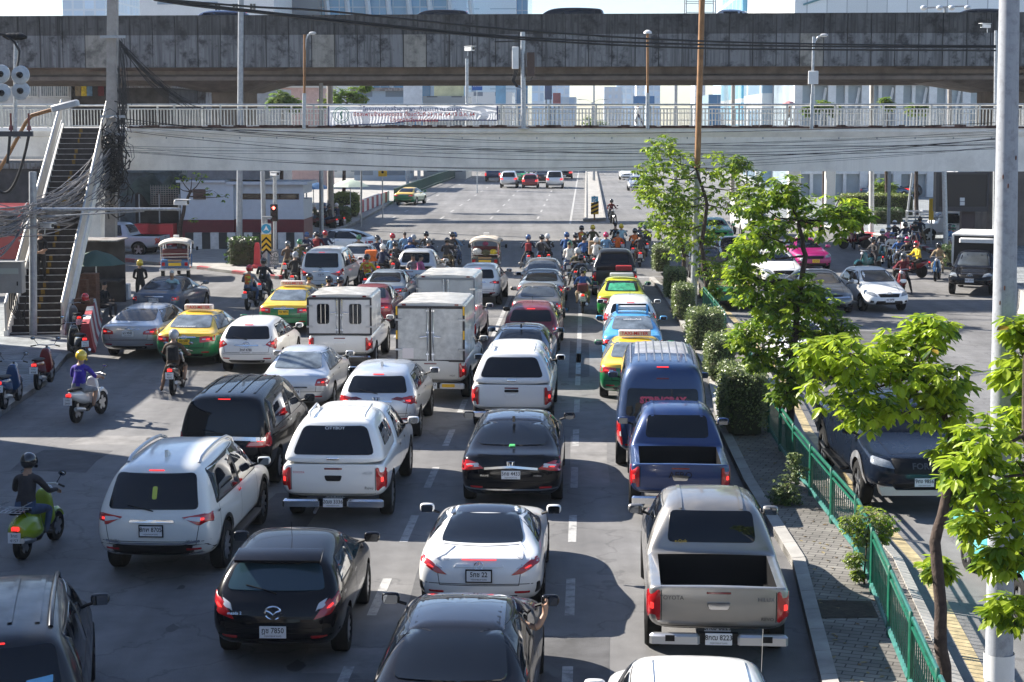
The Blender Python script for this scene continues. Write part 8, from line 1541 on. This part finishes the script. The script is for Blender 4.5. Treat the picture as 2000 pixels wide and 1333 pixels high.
for k, (x, y, z, r, cl, lb) in enumerate(((-.35, .05, 1.12, .22, 'white', 'white sack in the back of the loaded tuk-tuk'), (.05, .0, 1.08, .20, 'olive', 'green bundle in the middle of the loaded tuk-tuk'), (.38, .05, 1.10, .18, 'yellow', 'yellow-green bundle at the right of the loaded tuk-tuk'), (.0, .5, 1.45, .14, 'pink', 'pink bag hanging inside the loaded tuk-tuk'))):
    o = MB(); o.ball((0, 0, 0), (r, r*.8, r*.75), 0, 10, 7); q = o.build('bundle', CL[cl], None, 60); q.location = Matrix.Translation(tk) @ Matrix.Rotation(HEAD, 4, 'Z') @ Vector((x, y, z)); tag(q, lb, 'bundle')
# people in the bed of the silver pickup, driver's arm, cardboard boxes
p_ = None
for o in COL.objects:
    if o.get('label', '').startswith('pale silver pickup with people'): p_ = o
for lb, dx, dy, cl, rz in (('person in dark top lounging at the left of the pickup bed', -.45, .55, 'dark', 80), ('woman in pink top sitting at the right of the pickup bed', .35, .7, 'pink', -60), ('person in grey top sitting at the back of the pickup bed', .1, 1.1, 'grey', 170)): q = person(lb, p_.location + Vector((dx, dy, .36)), R(rz), 'sit', cl, 'denim', None, short=True)
for o in COL.objects:
    if o.get('label', '').startswith('black sedan with an arm'): s_ = o
m = MB(); N = dict(a=((.70, 3.0, .98), .05, 'shirt'), b=((.92, 3.05, .99), .045, 'skin'), c=((1.0, 3.12, 1.13), .036, 'skin'), d=((1.0, 3.16, 1.21), .040, 'skin')); E = [('a', 'b'), ('b', 'c'), ('c', 'd')]
for q in range(4): N[f'f{q}'] = ((1.025, 3.14 + .02*q, 1.245), .011, 'skin'); N[f'g{q}'] = ((1.03, 3.13 + .022*q, 1.28 + .004*q), .009, 'skin'); N[f'h{q}'] = ((1.0, 3.115 + .022*q, 1.30), .008, 'skin'); E += [('d', f'f{q}'), (f'f{q}', f'g{q}'), (f'g{q}', f'h{q}')]
N['t'] = ((.98, 3.12, 1.23), .012, 'skin'); N['u'] = ((.965, 3.09, 1.26), .009, 'skin'); E += [('d', 't'), ('t', 'u')]
drv = thing('person', 'forearm and hand of a driver resting out of the black sedan window', 'person', s_.location, s_.rotation_euler.z); link('arm', skin_mesh(N, E, dict(shirt=0, skin=1), [CL['grey'], SKIN], 2), drv).location = (-.05, -.06, -.05)
for lb, px, py, Y, s in (('brown cardboard box stack on a motorcycle seat in the middle crowd', 1161, 505, 72.5, .27), ('flat cardboard box on a motorcycle in the left crowd', 858, 528, 72.0, .24)):
    B = G(px, py + 28); o = MB(); o.box(-s, s, -.2, .2, .86, .86 + (.62 if s > .25 else .22), ch=.004); q = o.build('cardboard_box', M('cardboard', (.32, .22, .13), .85, var=.1), None); q.location = B; tag(q, lb, 'box')
B = G(727, 546); o = MB(); o.box(-.26, .26, -.62, -.16, .86, 1.34, ch=.03); q = o.build('delivery_bag', CL['orange'], None); q.location = B; tag(q, 'orange delivery bag on a motorcycle in the left crowd', 'delivery bag')
# shops outside the frame on the left whose shade falls over the near lanes
for lb, x0, x1, y0, y1, h in (('tall shophouse beyond the left edge that shades the nearest lanes', -27, -17.2, 6, 39, 10.15), ('low shophouse beyond the left edge that shades the pavement', -29, -18.6, 41, 52, 6.2)):
    root = thing('shophouse', lb, 'building', ((x0 + x1)/2, y0, 0)); w_ = (x1 - x0)/2; m = MB(); m.box(-w_, w_, 0, y1 - y0, 0, h); m.build('wall', M('shop_wall', (.40, .37, .33), .8, var=.2), root); m = MB(); m.box(-w_ - .2, w_ + .7, -.2, y1 - y0 + .2, h + .002, h + .3); m.build('roof', TIN, root)
    for k in range(int((y1 - y0)/4)): m = MB(); m.box(w_ + .002, w_ + .03, 1 + 4*k, 4 + 4*k, .3, 2.9); m.build('shutter', GALV, root); m = MB(); m.box(w_ + .002, w_ + .03, 1.6 + 4*k, 3.2 + 4*k, 4, 5.4); m.build('window', GLASS, root)
# the street behind the camera, seen mirrored in rear windows and paint
BR_ = random.Random(6)
for k, (x0, x1, y, h, lb) in enumerate(((-60, -34, -42, 17, 'grey'), (-33, -13, -62, 22, 'cream'), (-12, 12, -110, 16, 'brown'), (14, 36, -58, 24, 'pale'), (37, 66, -40, 15, 'white'))):
    root = thing('shophouse', lb + ' row of shophouses across the street behind the viewer', 'building', ((x0 + x1)/2, y - 10, 0)); w_ = (x1 - x0)/2; m = MB(); m.box(-w_, w_, 0, 10, 0, h); m.build('wall', wall_grid('rear_shop_' + lb, (.04, .05, .06), [(.25, .24, .22), (.36, .33, .28), (.20, .16, .13), (.38, .37, .36), (.4, .4, .4)][k], 3.2, 3.3, 1.1, .6), root)
wb_ = thing('steel_footbridge', 'steel truss footbridge the picture is taken from', 'footbridge', (0, -4.5, 0), HEAD); m = MB(); m.box(-26, 26, 0, 2.6, 5.0, 5.4); m.build('deck', CONC, wb_); m = MB()
for y in (.1, 2.5):
    for z in (5.5, 6.5): m.tube([(-26, y, z), (26, y, z)], .07, 6)
    for k in range(26): m.tube([(-26 + 2*k, y, 5.5), (-25 + 2*k, y, 6.5), (-24 + 2*k, y, 5.5)], .05, 5)
m.build('truss', GALVS, wb_)
# ------------------------------------------------------------------ warm city haze
hz = MB(); hz.box(-500, 500, -320, 1300, -1, 190); hm_ = bpy.data.materials.new('haze_air'); hm_.use_nodes = True; n_ = hm_.node_tree; n_.nodes.remove(n_.nodes['Principled BSDF'])
v_ = n_.nodes.new('ShaderNodeVolumePrincipled'); v_.inputs['Color'].default_value = (.80, .86, .93, 1); v_.inputs['Density'].default_value = .00018; v_.inputs['Anisotropy'].default_value = .3
n_.links.new(v_.outputs[0], n_.nodes['Material Output'].inputs['Volume']); ho_ = hz.build('haze', hm_, None, 0); tag(ho_, kind='stuff')
